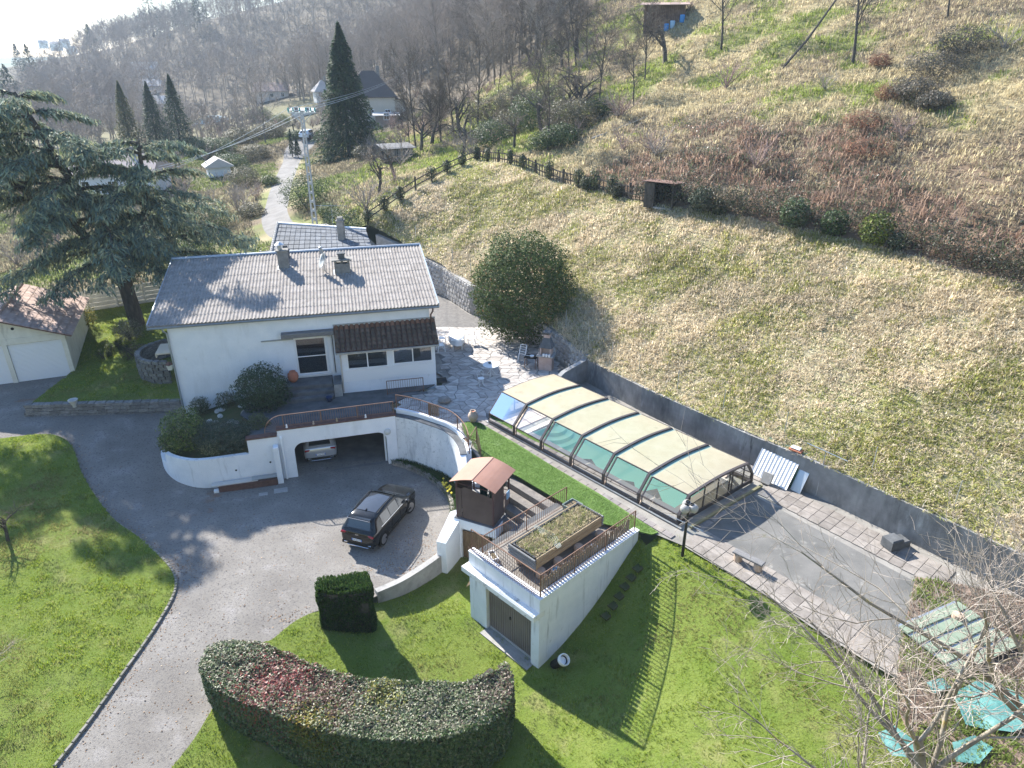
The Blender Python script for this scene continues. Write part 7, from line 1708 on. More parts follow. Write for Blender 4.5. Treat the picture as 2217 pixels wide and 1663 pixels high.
# ================================================================ YARD, LEFT GARAGE, STONE WALLS
def stone_course(t, path, z0f, rows, rh, bl, m, o, th=.3, seed=1, name='stone_block'):
    rg = random.Random(seed); pts = dens(path, .05); s = 0.0; acc = [0]
    for a, b in zip(pts[:-1], pts[1:]): acc.append(acc[-1] + math.hypot(b[0] - a[0], b[1] - a[1]))
    tot = acc[-1]
    def at(s_):
        i = min(len(pts) - 2, max(0, next((k for k, q in enumerate(acc) if q > s_), len(acc) - 1) - 1)); f = (s_ - acc[i]) / max(1e-6, acc[i + 1] - acc[i]); return pts[i][0] + (pts[i + 1][0] - pts[i][0]) * f, pts[i][1] + (pts[i + 1][1] - pts[i][1]) * f
    blk = MB().box(-.5, .5, 0, 1, 0, 1, bev=.06).me(name, m)
    for r in range(rows):
        s = -rg.random() * bl
        while s < tot - .05:
            L = bl * rg.uniform(.75, 1.3); a, b = max(0, s), min(tot, s + L)
            if b - a > .12:
                p, q = at(a), at(b); ang = math.atan2(q[1] - p[1], q[0] - p[0]); zz = z0f((p[0] + q[0]) / 2, (p[1] + q[1]) / 2) + r * rh
                link(name, blk, t, ((p[0] + q[0]) / 2 - o.x, (p[1] + q[1]) / 2 - o.y, zz - o.z), (rg.uniform(-.02, .02), rg.uniform(-.02, .02), ang), (math.hypot(q[0] - p[0], q[1] - p[1]) - .02, th + rg.uniform(-.03, .03), rh - .015))
            s += L
M_block = mat('dark_stone_block', (.13, .13, .13), (.24, .235, .225), 3, rough=.95, bump=.5, bscale=14, rnd=.25, stains=(((.09, .12, .05), 1.5, .6, .72, (1, 1, 1)),))
lw = [(-27.8, 36.1), (-24, 36.55), (-19.0, 37.35)]; o = Vector((-27.8, 36.1, 1.7))
t = thing('stone_wall', 'low dark stone block wall between the driveway and the yard lawn', 'wall', o); stone_course(t, lw, lambda x, y: float(HL(x, y)[0]) - .12, 4, .22, .5, M_block, o, .38, 3)
kw = [(-27.95, 41.0), (-27.95, 38.5), (-27.9, 36.1)]; o = Vector((-27.9, 41.0, 2.0))
t = thing('stone_kerb', 'short stone kerb between the left garage court and the yard', 'kerb', o); stone_course(t, kw, lambda x, y: float(HL(x, y)[0]) - .1, 2, .2, .45, M_block, o, .22, 4)
rc = [(-21.4 + 1.8 * math.cos(a), 41.4 + 1.8 * math.sin(a)) for a in [rad(120 + i * 12) for i in range(15)]]; o = Vector((*rc[0], 2.4))
t = thing('round_stone_wall', 'curved stone block wall of a sunken well at the left house corner', 'wall', o); stone_course(t, rc, lambda x, y: 2.2, 8, .2, .42, M_block, o, -.3, 5)
cn = thing('side_canopy', 'small cream canopy at the left side wall of the house', 'canopy', HS.w(.3, 3.2, 4.6), HS.a); MB().box(-.9, .55, -.8, .8, 0, .08).box(-.9, -.84, -.8, .8, -.18, 0).build('roof', mat('cream_canopy', (.55, .48, .38), rough=.7), cn)
LG = Fr(-27.8, 41.35, 21.0, 2.0)
lg = thing('left_garage', 'white double garage with two roller shutters and a pinkish tiled roof', 'garage', LG.w(0, 0), LG.a)
def left_garage():
    t = lg; m = MB(); W = 6.6; D = 7.0; ez, rz_ = 2.9, 4.2
    m.box(-.25, 0, 0, .25, -.3, 2.5); m.box(-3.42, -3.17, 0, .25, -.3, 2.5); m.box(-W, -W + .25, 0, .25, -.3, 2.5); m.box(-W, 0, -.02, .25, 2.5, 2.88)
    m.add([(-W, .02, 2.88), (0, .02, 2.88), (0, .02, 2.9), (-W / 2, .02, rz_), (-W, .02, 2.9), (-W, .22, 2.88), (0, .22, 2.88), (0, .22, 2.9), (-W / 2, .22, rz_), (-W, .22, 2.9)], [(0, 1, 2, 3, 4), (9, 8, 7, 6, 5)])
    m.box(-.2, 0, .25, D, -.3, 2.9).box(-W, -W + .2, .25, D, -.3, 2.9).box(-W + .2, -.2, D - .2, D, -.3, 2.9); m.build('wall', mat('cream_render', (.62, .59, .50), (.70, .67, .58), 2, rough=.9, stains=(((.35, .33, .28), 1.2, .6, .8, (1.5, 1.5, .4)),)), t)
    for xa, xb in ((-3.17, -.25), (-W + .25, -3.42)):
        d = MB().box(xa + .01, xb - .01, .12, .15, -.05, 2.5).build('roller_shutter', M_whitepaint, t)
        for k in range(30): MB().box(xa + .015, xb - .015, .085, .121, k * .083 - .02, k * .083 + .04).build('shutter_slat', M_whitepaint, d)
    M_rt = mat('pink_roof_tile', (.33, .235, .20), (.44, .34, .295), 2.5, rough=.85, bump=.2, rnd=.14, stains=(((.22, .17, .14), 1.5, .58, .74, (1, 1, 1)),))
    for s_ in (1, -1):
        hw = W / 2 + .45; sl = math.atan2(rz_ - ez + .18, hw); Lr = math.hypot(hw, rz_ - ez + .18)
        M = Matrix.Translation((-W / 2, 0, rz_ + .03)) @ Matrix.Rotation(math.pi if s_ < 0 else 0, 4, 'Z') @ Matrix.Rotation(sl, 4, 'Y')
        r = MB().box(0, Lr, -.45 if s_ > 0 else -D - .3, D + .3 if s_ > 0 else .45, -.02, .05, M).build('roof', M_brown, t)
        tm = MB().add([(0, 0, .03), (.40, 0, .055), (.40, .60, .055), (0, .60, .03), (0, .06, .075), (.40, .06, .10), (.40, 0, .0)], [(0, 1, 2, 3), (0, 6, 1)]).me('roof_tile', M_rt) if s_ > 0 else tm
        nx, ny = 9, 13
        for i in range(nx):
            for j in range(ny):
                y = (-.45 + j * (D + .75) / ny) if s_ > 0 else (-D - .3 + j * (D + .75) / ny); q = M @ Vector((i * Lr / nx, y + .01, .035))
                link('roof_tile', tm, r, q, M.to_euler(), (Lr / nx / .40 * 1.04, (D + .75) / ny / .60 * .965, 1))
    MB().tube([(-W / 2, -.45, rz_ + .1), (-W / 2, D + .3, rz_ + .1)], .12, 8).build('ridge_tile', M_rt, t)
    MB().lathe([(.09, 0), (.09, .02)], 10).build('vent', M_dark, t, loc=(-2.6, .015, 3.5), rot=(rad(90), 0, 0))
left_garage()
M_plankc = mat('concrete_plank', (.42, .41, .38), (.54, .52, .49), 2, rough=.95, bump=.3, rnd=.08)
def plank_fence(label, path, h, bay=2.0, rows=5):
    o = Vector(path[0]); t = thing('concrete_fence', label, 'fence', o); pp = [Vector(p) for p in path]
    tot = []
    for a, b in zip(pp[:-1], pp[1:]):
        n = max(1, round((b - a).length / bay)); tot += [a.lerp(b, i / n) for i in range(n)]
    tot.append(pp[-1])
    for p in tot: MB().box(-.06, .06, -.06, .06, -.3, h + .1).build('post', M_plankc, t, loc=p - o)
    for a, b in zip(tot[:-1], tot[1:]):
        L = (b - a).length; ang = math.atan2(b.y - a.y, b.x - a.x); sl = -math.atan2(b.z - a.z, L)
        for r in range(rows): MB().box(.07, L - .07, -.02, .02, r * h / rows, (r + 1) * h / rows - .025, bev=.008).build('plank', M_plankc, t, loc=a - o, rot=(0, sl, ang))
plank_fence('pale concrete plank fence behind the yard by the cedar trunk', [(-33.5, 50.0, 2.85), (-26.5, 53.3, 3.05), (-21.6, 54.6, 3.15)], 1.6)
plank_fence('white concrete plank fence left of the annex', [(-25.5, 57.8, 3.3), (-19.2, 60.2, 3.9)], 1.5)
for i, (px, py, r) in enumerate([(256, 748, .32), (272, 756, .25), (238, 757, .35), (222, 768, .4), (236, 765, .22), (262, 755, .2)]):
    p = G(px, py, 2.7); bush('clipped_ball', ['round dark ball shrub farthest right in the yard row', 'small dark ball shrub second from the house in the yard', 'wide dark ball shrub in the middle of the yard', 'large dark ball shrub nearest the left garage', 'tiny dark ball shrub between the wide and large ones', 'smallest dark ball shrub of the yard row'][i], 'shrub', (p.x, p.y, float(HY(p.x, p.y)[0])), (r, r, r), 500, [(.04, .06, .025), (.06, .085, .03)], [1, 1], .07, .5, M_leaf, 60 + i, amp=.1)
p = G(193, 712, 2.6); bush('flowering_shrub', 'yellow flowering shrub at the back corner of the left garage', 'shrub', (p.x, p.y, 2.6), (.6, .8, 1.0), 1500, [(.30, .25, .05), (.12, .13, .05), (.08, .09, .04)], [1, 1, 1], .12, .4, M_leaf, 70, amp=.4)
p = G(283, 735, 2.7); bush('silvery_shrub', 'silvery spiky shrub at the foot of the cedar trunk', 'shrub', (p.x, p.y, 2.7), (.9, .9, .8), 1600, [(.16, .17, .12), (.22, .22, .16), (.10, .11, .07)], [1, 1, 1], .22, .15, M_leaf, 71, amp=.3)
p = G(300, 775, 2.4); bush('trailing_shrub', 'dry trailing shrub below the round stone wall', 'shrub', (p.x, p.y, 2.3), (1.0, .9, .6), 1500, [(.12, .10, .07), (.08, .09, .05)], [1, 1], .14, .25, M_leaf, 72, amp=.4)
# ================================================================ FENCE round the meadow
FC = Vector((-3.5, 74.0, 0))
def ivy(t, p, r, h, n, seed, cols=((.045, .065, .03), (.075, .09, .045), (.12, .11, .07))):
    rg = np.random.default_rng(seed); P, N = blob_points(n, rg, (r, r, h / 2), 6, .3, .5, seed); P[:, 2] += h / 2
    link('ivy', leaf_mesh('ivy', P, N, .16, .6, pick(list(cols), [2, 2, 1], n, rg), M_leaf, rg), t, p)
def meadow_fence(label, path, gap, ivyp, slats):
    o = Vector((path[0][0], path[0][1], hz(*path[0]))); t = thing('meadow_fence', label, 'fence', o); pts = dens(path, gap); rg = random.Random(len(path) + slats)
    W = [Vector((x, y, hz(x, y))) - o for x, y in pts]
    for i, p in enumerate(W):
        MB().box(-.08, .08, -.08, .08, -.3, 1.25).build('post', M_barkd, t, loc=p)
        if rg.random() < ivyp: ivy(t, p, rg.uniform(.3, .55), rg.uniform(1.2, 1.7), 420, i + 3)
        if i:
            for z in (.45, .95): MB().bar(W[i - 1] + Vector((0, 0, z)), p + Vector((0, 0, z)), .05, .1).build('rail', M_barkd, t)
            if slats:
                for k in range(5):
                    q = W[i - 1].lerp(p, (k + .5) / 5); MB().box(-.04, .04, -.015, .015, .1, rg.uniform(.9, 1.15)).build('slat', M_barkd, t, loc=q, rot=(rg.uniform(-.1, .1), rg.uniform(-.12, .12), rg.uniform(-.3, .3)))
    return t
meadow_fence('dark post and rail fence with ivy clumps on the left meadow edge', [(-3.5, 74), (-9, 68), (-12.5, 62.0)], 1.9, .75, False)
meadow_fence('dark broken picket fence along the upper meadow edge right of the corner', [(-3.5, 74), (2.1, 65.5), (10.0, 52.8)], 1.9, .35, True)
HDG = smooth_path([(9.5, 53.4, 0), (13, 49.4, 0), (16, 46.2, 0), (21, 40.8, 0), (24.8, 34, 0), (28, 29, 0), (31, 24, 0)], 6)
def hedge_row():
    rg = np.random.default_rng(15); o = Vector((HDG[0].x, HDG[0].y, hz(HDG[0].x, HDG[0].y))); t = thing('wild_hedge', 'dark overgrown ivy and bramble hedge along the upper meadow edge', 'hedge', o)
    n = 20000; i = rg.integers(0, len(HDG) - 1, n); f = rg.random(n); q = np.array([(p.x, p.y) for p in HDG]); C = q[i] * (1 - f[:, None]) + q[i + 1] * f[:, None]; u = (i + f) / len(HDG)
    h = 1.2 + 1.6 * fbm(u * 22, u * 0 + 3, 4, 2); a = rg.uniform(0, 6.28, n); r = np.sqrt(rg.random(n)); x = C[:, 0] + np.cos(a) * .95 * r; y = C[:, 1] + np.sin(a) * .95 * r
    z = HUB(C[:, 0], C[:, 1]) + h * np.sqrt(np.maximum(0, 1 - r * r * .9)) * rg.uniform(.35, 1.1, n); P = np.c_[x, y, z] - np.array(o)
    link('foliage', leaf_mesh('foliage', P, np.tile((0, 0, 1.0), (n, 1)), .17, .35, pick([(.045, .05, .03), (.07, .062, .042), (.11, .09, .065), (.04, .065, .025)], [3, 3, 2, 2], n, rg), M_leaf, rg, 1.0), t)
hedge_row()
for i, (px, r, cols, lab) in enumerate(((1512, .85, ((.06, .085, .045), (.10, .13, .08), (.20, .21, .14)), 'grey green ivy bush right beside the dark meadow hut'), (1566, .5, ((.05, .07, .035), (.08, .10, .05)), 'small ivy bush on the upper hedge right of the hut'), (1730, .95, ((.05, .085, .035), (.10, .15, .06), (.18, .21, .12)), 'left light green shrub of three on the upper hedge'), (1803, .8, ((.045, .08, .03), (.09, .14, .05)), 'middle dark green shrub of three on the upper hedge'), (1880, .95, ((.13, .17, .03), (.22, .25, .05), (.09, .13, .03)), 'bright yellow green shrub on the upper hedge'), (1952, .5, ((.05, .08, .04), (.12, .14, .09)), 'small ivy bush right of the bright shrub'), (1330, .55, ((.05, .06, .035), (.09, .085, .05)), 'ivy clump on the broken picket fence near the hut'), (1268, .6, ((.05, .07, .03), (.10, .10, .06)), 'ivy clump hanging over the middle of the picket fence'))):
    best = min(HDG if px > 1420 else [Vector((2.1 + 8 * k / 20, 65.5 - 13 * k / 20, 0)) for k in range(21)], key=lambda p: abs(vis(p.x, p.y, hz(p.x, p.y))[1] - px))
    bush('hedge_shrub', lab, 'shrub', (best.x, best.y, hz(best.x, best.y)), (r, r, r * 1.0), int(2600 * r), list(cols), [1] * len(cols), .15, .5, M_leaf, 80 + i, amp=.3)
hb = min(HDG, key=lambda p: abs(vis(p.x, p.y, hz(p.x, p.y))[1] - 1455)); hut = thing('meadow_hut', 'small dark open hut with a brown plank roof on the upper meadow edge', 'hut', (hb.x - .3, hb.y + .3, hz(hb.x, hb.y) - .3), rad(-35))
for (a, b, c_, d) in ((-1.1, -1.0, -.7, .7), (1.0, 1.1, -.7, .7)): MB().box(a, b, c_, d, 0, 1.75).build('side_wall', M_barkd, hut)
MB().box(-1.0, 1.0, .6, .7, 0, 1.75).build('back_wall', M_dark, hut); MB().box(-1.0, -.35, -.7, -.62, 0, 1.75).build('front_wall', M_barkd, hut); MB().box(-.3, 1.0, -.75, -.6, .0, .12).build('sill', M_conc, hut)
for i in range(7): MB().box(-1.3, 1.3, -.95 + i * .27, -.95 + i * .27 + .25, 1.76, 1.8).build('roof_plank', mat('brown_roof_plank', (.16, .10, .08), (.24, .15, .12), 4, rnd=.2) if i == 0 else bpy.data.materials['brown_roof_plank'], hut, rot=(rad(-4), 0, 0))
# ================================================================ HILL SHED, WOODSHED, UTILITY POLE
p = hit(1436, 62, 101); hs = thing('hill_shed', 'brown plank shed with a rusty sheet roof high on the hillside', 'shed', (p.x, p.y, hz(p.x, p.y)), rad(-12))
MB().box(-2.4, 2.4, 0, 2.6, -.6, 2.5).build('core_wall', M_dark, hs)
M_sw = mat('shed_board', (.10, .065, .05), (.17, .115, .085), 3, rough=.9, rnd=.25)
for i in range(22): MB().box(-2.4 + i * .22, -2.4 + i * .22 + .2, -.05, -.005, -.3, 2.5).build('board', M_sw, hs)
for i in range(5): MB().box(-2.9 + i * 1.16, -2.9 + i * 1.16 + 1.12, -.7, 3.0, 2.55, 2.6).build('roof_sheet', mat('rust_sheet', (.27, .19, .16), (.36, .27, .23), 3, rnd=.2) if i == 0 else bpy.data.materials['rust_sheet'], hs, rot=(rad(6), 0, 0))
for i, (dx, lab) in enumerate(((.1, 'left blue barrel in front of the hillside shed'), (.8, 'pale blue barrel in the middle by the hillside shed'), (1.9, 'right blue barrel at the shed corner'))):
    b = thing('barrel', lab, 'barrel', (p.x + dx, p.y - 1.3, hz(p.x + dx, p.y - 1.3)), group='barrels by the hillside shed'); MB().lathe([(.26, 0), (.3, .1), (.3, .75), (.26, .85)], 12).build('body', mat('barrel_blue%s' % '', (.05, .22, .48), rough=.5) if i == 0 else (bpy.data.materials['barrel_blue'] if i == 2 else mat('barrel_pale', (.3, .45, .58), rough=.5)), b)
p = hit(858, 342, 90); ws = thing('woodshed', 'low weathered woodshed with a brushwood roof below the spruce', 'shed', (p.x, p.y, hz(p.x, p.y) - .2), rad(25))
MB().box(-1.7, 1.7, -1.2, 1.2, 0, 1.5).build('core_wall', M_dark, ws)
for i in range(13): MB().box(-1.75 + i * .27, -1.75 + i * .27 + .2, -1.27, -1.2, 0, 1.55).build('stake', M_beam, ws)
for i in range(6): MB().box(-2.0, 2.0, -1.5 + i * .5, -1.5 + i * .5 + .47, 1.55, 1.62).build('roof_board', M_beam, ws, rot=(rad(5), 0, 0))
p = A(683, 494, 63); zb = hz(p.x, p.y); zt_ = A(655, 243, 63).z; up_ = thing('utility_pole', 'tall grey concrete utility pole with green glass insulators behind the annex', 'pole', (p.x, p.y, zb)); h = zt_ - zb
M_polec = mat('pole_concrete', (.36, .36, .36), (.45, .45, .44), 2, rough=.9)
b = MB()
for sx in (-1, 1): b.add([(sx * .20 - .05, -.11, -.5), (sx * .20 + .05, -.11, -.5), (sx * .20 + .05, .11, -.5), (sx * .20 - .05, .11, -.5), (sx * .09 - .05, -.08, h), (sx * .09 + .05, -.08, h), (sx * .09 + .05, .08, h), (sx * .09 - .05, .08, h)], [(3, 2, 1, 0), (4, 5, 6, 7), (0, 1, 5, 4), (1, 2, 6, 5), (2, 3, 7, 6), (3, 0, 4, 7)])
b.build('shaft', M_polec, up_)
for k in range(13):
    z = .3 + k * h / 13; w = .20 - .11 * z / h - .045; MB().box(-w, w, -.07, .07, z, z + .22).build('rung', M_polec, up_)
MB().box(-1.15, 1.15, -.04, .04, h - .08, h).bar((-.8, 0, h - .1), (0, 0, h - .9), .05).bar((.8, 0, h - .1), (0, 0, h - .9), .05).build('crossarm', M_galv, up_)
M_ins = mat('green_insulator', (.10, .32, .28), rough=.15, coat=1.0)
for x in (-1.1, -.7, -.15, .35, .75, 1.1): MB().lathe([(.03, 0), (.1, .05), (.05, .1), (.1, .16), (.05, .21), (.09, .27), (.02, .34)], 10).build('insulator', M_ins, up_, loc=(x, 0, h + .02))
lft, rgt = A(330, 372, 66), A(905, 133, 200)
for i, (dx, lab) in enumerate(((-1.1, 'left power line wire'), (.35, 'middle power line wire'), (1.1, 'right power line wire'))):
    t0 = Vector((p.x + dx, p.y, zt_ + .3)); mbw = MB()
    for q in (lft, rgt):
        e = q + Vector((0, dx * 1.2, dx * .25)); mbw.tube([t0.lerp(e, k / 12) - Vector((0, 0, (1.2 if q is rgt else .5) * 4 * (k / 12) * (1 - k / 12))) for k in range(13)], .014, 4)
    tag(mbw.build('power_wire', M_galv), lab + ' sagging across the pole top', 'wire', 'power line wires')
# ================================================================ FAR HOUSES
def bhouse(label, px, py, Y, w, d, h, rz, rh, rc, wc, hip=False, nwin=3, floors=1, chim=True, name='house', dz=0.0, over=.5):
    p = hit(px, py, Y); t = thing(name, label, 'house', (p.x, p.y, p.z + dz), rad(rz))
    MB().box(-w / 2, w / 2, 0, d, -3, h).build('wall', mat('wall_' + label[:6].strip().replace(' ', '_'), wc, tuple(k * .93 for k in wc), 1, rough=.9), t)
    rm = mat('roof_' + label[:6].strip().replace(' ', '_'), rc, tuple(k * .85 for k in rc), .8, rough=.85)
    a, b, c_, e = -w / 2 - over, w / 2 + over, -over, d + over; m = (c_ + e) / 2; k = (e - c_) / 2 * (.9 if hip else 0)
    vs = [(a, c_, h), (b, c_, h), (b, e, h), (a, e, h), (a + k, m, h + rh), (b - k, m, h + rh), (a, c_, h - .15), (b, c_, h - .15), (b, e, h - .15), (a, e, h - .15)]
    r = MB().add(vs, [(0, 1, 5, 4), (2, 3, 4, 5), (1, 2, 5), (3, 0, 4), (6, 7, 1, 0), (7, 8, 2, 1), (8, 9, 3, 2), (9, 6, 0, 3), (9, 8, 7, 6)]).build('roof', rm, t)
    if chim: MB().box(-.35, .35, -.35, .35, rh * .3, rh + .9).build('chimney', M_chim, r, loc=(w * .2, m, h))
    for fl in range(floors):
        for i in range(nwin):
            x = -w / 2 + (i + .5) * w / nwin; z = 1.0 + fl * 2.7
            wd = MB().box(x - .55, x + .55, -.06, -.002, z, z + 1.3).build('window', M_pvc, t); MB().box(x - .45, x - .03, -.075, -.061, z + .1, z + 1.2).box(x + .03, x + .45, -.075, -.061, z + .1, z + 1.2).build('pane', M_cglass, wd)
    return t
bg = bhouse('beige house with a steep dark hipped roof right of the spruce', 806, 264, 136, 9.5, 8, 4.6, 12, 4.6, (.11, .095, .09), (.58, .53, .44), True, 3, 1)
bg_e = MB().box(4.75, 6.8, 1.5, 5.5, 1.2, 4.0).build('side_porch', bpy.data.materials['wall_beige'], bg); MB().box(4.7, 7.2, 1.0, 6, 4.0, 4.15).build('porch_roof', M_barkd, bg)
bhouse('low lean to shed with a pale sheet roof below the beige house', 838, 272, 127, 4.2, 3.2, 1.9, 10, .4, (.45, .44, .42), (.25, .21, .18), False, 1, 1, False, 'lean_to')
bhouse('white house with a pale roof and tower like chimney left of the spruce', 704, 218, 152, 4.6, 5, 2.4, 25, 3.0, (.50, .46, .43), (.66, .64, .60), True, 2, 1)
bhouse('long low white building on the bank above the lane bend', 655, 252, 142, 6, 4, 1.5, -5, .5, (.58, .56, .53), (.62, .60, .57), False, 2, 1, False)
bhouse('pink roofed house at the foot of the hillside wood', 590, 218, 225, 10, 7, 2.8, 15, 2.4, (.48, .36, .31), (.55, .5, .45), False, 3, 1)
bhouse('tall white house with a pale roof in the hazy valley', 325, 186, 290, 9, 9, 6.2, 30, 2.8, (.56, .54, .52), (.66, .65, .63), False, 2, 2)
bhouse('lower white house below the tall white valley house', 312, 208, 275, 13, 8, 3.6, 20, 2.2, (.56, .54, .52), (.62, .6, .58), False, 3, 1)
bhouse('long pink roofed house with roof windows left in the valley', 226, 226, 240, 17, 9, 2.6, 4, 3.0, (.46, .35, .32), (.6, .57, .53), False, 4, 1)
bhouse('grey roofed house behind the golden spruce', 330, 246, 190, 11, 8, 3.0, 15, 2.4, (.50, .48, .46), (.6, .57, .53), False, 3, 1)
bhouse('white gabled house glimpsed behind the cedar foliage', 452, 385, 96, 2.4, 3.0, 1.7, -60, 1.1, (.5, .47, .44), (.72, .72, .71), False, 1, 1, False)
bhouse('pale house hidden behind the left half of the cedar', 250, 430, 82, 10, 7, 3.0, 5, 2.2, (.52, .42, .37), (.72, .71, .69), False, 3, 1)
for i, (px, py) in enumerate(((118, 104), (140, 98), (96, 100), (160, 112))): bhouse(['tiny', 'second tiny', 'third tiny', 'fourth tiny'][i] + ' hazy white house in the town on the horizon', px, py, 900 + 60 * i, 10, 8, 4, i * 20, 3, (.5, .42, .38), (.7, .69, .67), False, 2, 1, False)
p = hit(459, 266, 205); pd = thing('far_pool_cover', 'small white arched pool cover on a lawn in the valley', 'pool cover', (p.x, p.y, p.z - 1.2), rad(5))
MB().box(-5.2, 5.2, 0, 4, -2.5, 1.0).build('terrace_wall', M_white, pd)
for k in range(8):
    a0, a1 = math.pi * k / 8, math.pi * (k + 1) / 8; v_ = [(-4.8 * math.cos(a), y, 1.0 + 2.0 * math.sin(a)) for a in (a0 + .03, a1 - .03) for y in (.2, 3.8)]; v_ += [(-4.8 * math.cos(a), .2, 1.0) for a in (a0 + .03, a1 - .03)]
    MB().add(v_, [(0, 1, 3, 2), (4, 0, 2, 5)]).build('panel', mat('pale_panel', (.62, .72, .74), rough=.3) if k == 0 else bpy.data.materials['pale_panel'], pd)
# ================================================================ SHRUBS: thicket, lane sides, valley
SP_SHR = dict(levels=3, nseg=[1, 6, 3], taper=[.9, .3, .4], wig=[.05, .14, .2], up=[0, .05, .05], nb=[10, 9], lo=[.1, .15], ang=[.55, .6], len=[8, .4], rr=[.6, .5], rmin=.012)
def shrub_mesh(seed):
    rg = np.random.default_rng(seed); out = [[], [], []]; grow(rg, (0, 0, -.1), (0, 0, 1), .25, .05, 0, out, SP_SHR); return seg_mesh('twigs', sum(out, []), M_twig, 3)
SHR = [shrub_mesh(s) for s in (51, 52, 53)]
M_mauve = mat('mauve_twig', (.27, .19, .165), (.36, .27, .24), 1, rough=.9)
SHR2 = [m_.copy() for m_ in SHR]
for m_ in SHR2: m_.materials.clear(); m_.materials.append(M_mauve)
def bare_shrub(x, y, s, k, rz, lab, grp):
    t = thing('bare_shrub', lab, 'shrub', (x, y, hz(x, y)), rz, grp); t.scale = (s, s, s); link('twigs', k, t)
cnt = 0
rx = random.Random(77)
while cnt < 95:                                            # hillside and forest edge
    x, y = rx.uniform(-20, 60), rx.uniform(50, 125); s_ = .77 * x + .64 * y
    if s_ < 46 or inpoly(np.array([x]), np.array([y]), MEADOW)[0] or (x < -8 and y < 80): continue
    f_, u, w = vis(x, y, hz(x, y))
    if not (-30 < u < 2250 and -60 < w < 500): continue
    if x > 12 and rx.random() < .72: continue
    bare_shrub(x, y, rx.uniform(.8, 1.7), rx.choice(SHR + SHR2), rx.uniform(0, 6), 'leafless twiggy shrub on the hillside above the meadow', 'leafless shrubs on the hillside'); cnt += 1
cnt = 0
while cnt < 170:                                            # lane sides and valley
    x, y = rx.uniform(-80, -11), rx.uniform(60, 200)
    if float(road_dist(np.array([x]), np.array([y]))[0]) < 3.2 or inpoly(np.array([x]), np.array([y]), PROPERTY)[0]: continue
    if rx.random() > 1.2 - abs(x + 34) / 45: continue
    bare_shrub(x, y, rx.uniform(.9, 2.2), rx.choice(SHR + SHR2[:1]), rx.uniform(0, 6), 'leafless grey shrub in the gardens along the lane', 'leafless shrubs along the lane'); cnt += 1
for i in range(26):
    x, y = rx.uniform(-110, -42), rx.uniform(85, 230); place_tree(ORCH[i % 3] if i % 2 else TALL[i % 5], (x, y, hz(x, y)), rx.uniform(.7, 1.1), rx.uniform(0, 6), 'leafless tree in the valley gardens beyond the cedar', 'leafless trees of the valley gardens')
EVG = [[(.035, .06, .025), (.06, .09, .035), (.10, .13, .06)], [(.09, .12, .04), (.14, .17, .06), (.06, .09, .03)], [(.09, .09, .055), (.14, .13, .08), (.18, .16, .11)]]
lane = [(664, 452, 68, 2.6, 3.4, 0, 'big silvery evergreen bush in front of the utility pole'), (742, 500, 61.5, 1.7, 1.8, 0, 'dark evergreen bush at the lower end of the meadow fence'), (712, 470, 64, 1.0, 1.2, 1, 'light green bush between pole and meadow fence'), (548, 470, 74, 1.5, 1.4, 2, 'dry bush at the bend of the lane near the annex'), (585, 400, 92, 1.2, 1.2, 1, 'small clipped round bush left of the lane'),
        (530, 400, 88, 2.2, 2.2, 2, 'tall dry shrubbery left of the lane'), (500, 372, 98, 3.0, 2.6, 0, 'dark evergreen thicket left of the lane middle'), (555, 345, 112, 2.4, 2.2, 2, 'brown shrubbery beside the upper lane'), (470, 335, 118, 3.5, 2.6, 0, 'broad dark bush behind the narrow spruces'), (525, 312, 130, 3.2, 2.6, 2, 'grey brown shrubbery left of the cypresses'),
        (585, 300, 140, 3.0, 2.6, 2, 'pale shrubbery below the long low building'), (560, 262, 165, 3.5, 3.2, 1, 'bright green bamboo like bush above the arched pool cover'), (610, 275, 150, 2.4, 3.0, 1, 'upright green bush left of the lane top'), (420, 330, 128, 3.2, 2.4, 0, 'dark shrubbery behind the cedar right side'), (640, 300, 128, 1.6, 1.3, 0, 'dark clipped hedge bush at the white car'),
        (395, 560, 60, 3.2, 2.6, 0, 'dark conifer shrub hiding the fence right of the cedar trunk'), (440, 500, 66, 3.4, 3.0, 0, 'dense dark shrub under the right cedar branches'), (700, 300, 120, 2.0, 1.6, 2, 'dry bush at the foot of the spruce'), (790, 340, 100, 1.6, 1.4, 2, 'scrubby bush left of the woodshed')]
for i, (px, py, Y, r, h, k, lab) in enumerate(lane):
    p = hit(px, py, Y); bush('garden_bush', lab, 'shrub', (p.x, p.y, hz(p.x, p.y)), (r, r, h / 1.7), int(1500 + 700 * r * r), EVG[k], [2, 2, 1], .09 + .0008 * Y, .5, M_leaf, 100 + i, amp=.35)
thk = [(1065, 318, 84, 2.0, 2.6, 0, 'dark ivy covered bush at the left of the thicket'), (1110, 300, 88, 2.3, 3.0, 2, 'brown leafless looking bush in the middle left of the thicket'), (1150, 285, 88, 2.4, 3.8, 0, 'tall ivy bush in the middle of the thicket'), (1195, 268, 86, 2.3, 3.6, 1, 'bright leafy bush in the middle of the thicket'), (1225, 290, 82, 2.2, 3.0, 2, 'grey twiggy bush right of the bright one'), (1180, 325, 80, 1.5, 1.6, 0, 'low ivy mound at the foot of the leaning green stems'),
       (1215, 315, 76, 1.8, 1.8, 0, 'dark ivy mound at the right foot of the thicket'), (1260, 275, 82, 1.8, 2.4, 2, 'brown bramble mound right of the thicket'), (1195, 150, 104, 1.4, 3.4, 0, 'ivy strangled tree stump above the thicket'), (1300, 250, 80, 1.4, 1.6, 0, 'dark ivy clump right of the thicket'), (1120, 250, 96, 2.6, 3.4, 2, 'mauve brown shrubbery above the thicket'), (1060, 260, 100, 2.6, 3.0, 2, 'grey shrubbery behind the orchard trees'), (960, 250, 118, 2.4, 2.6, 2, 'dry shrubbery behind the orchard')]
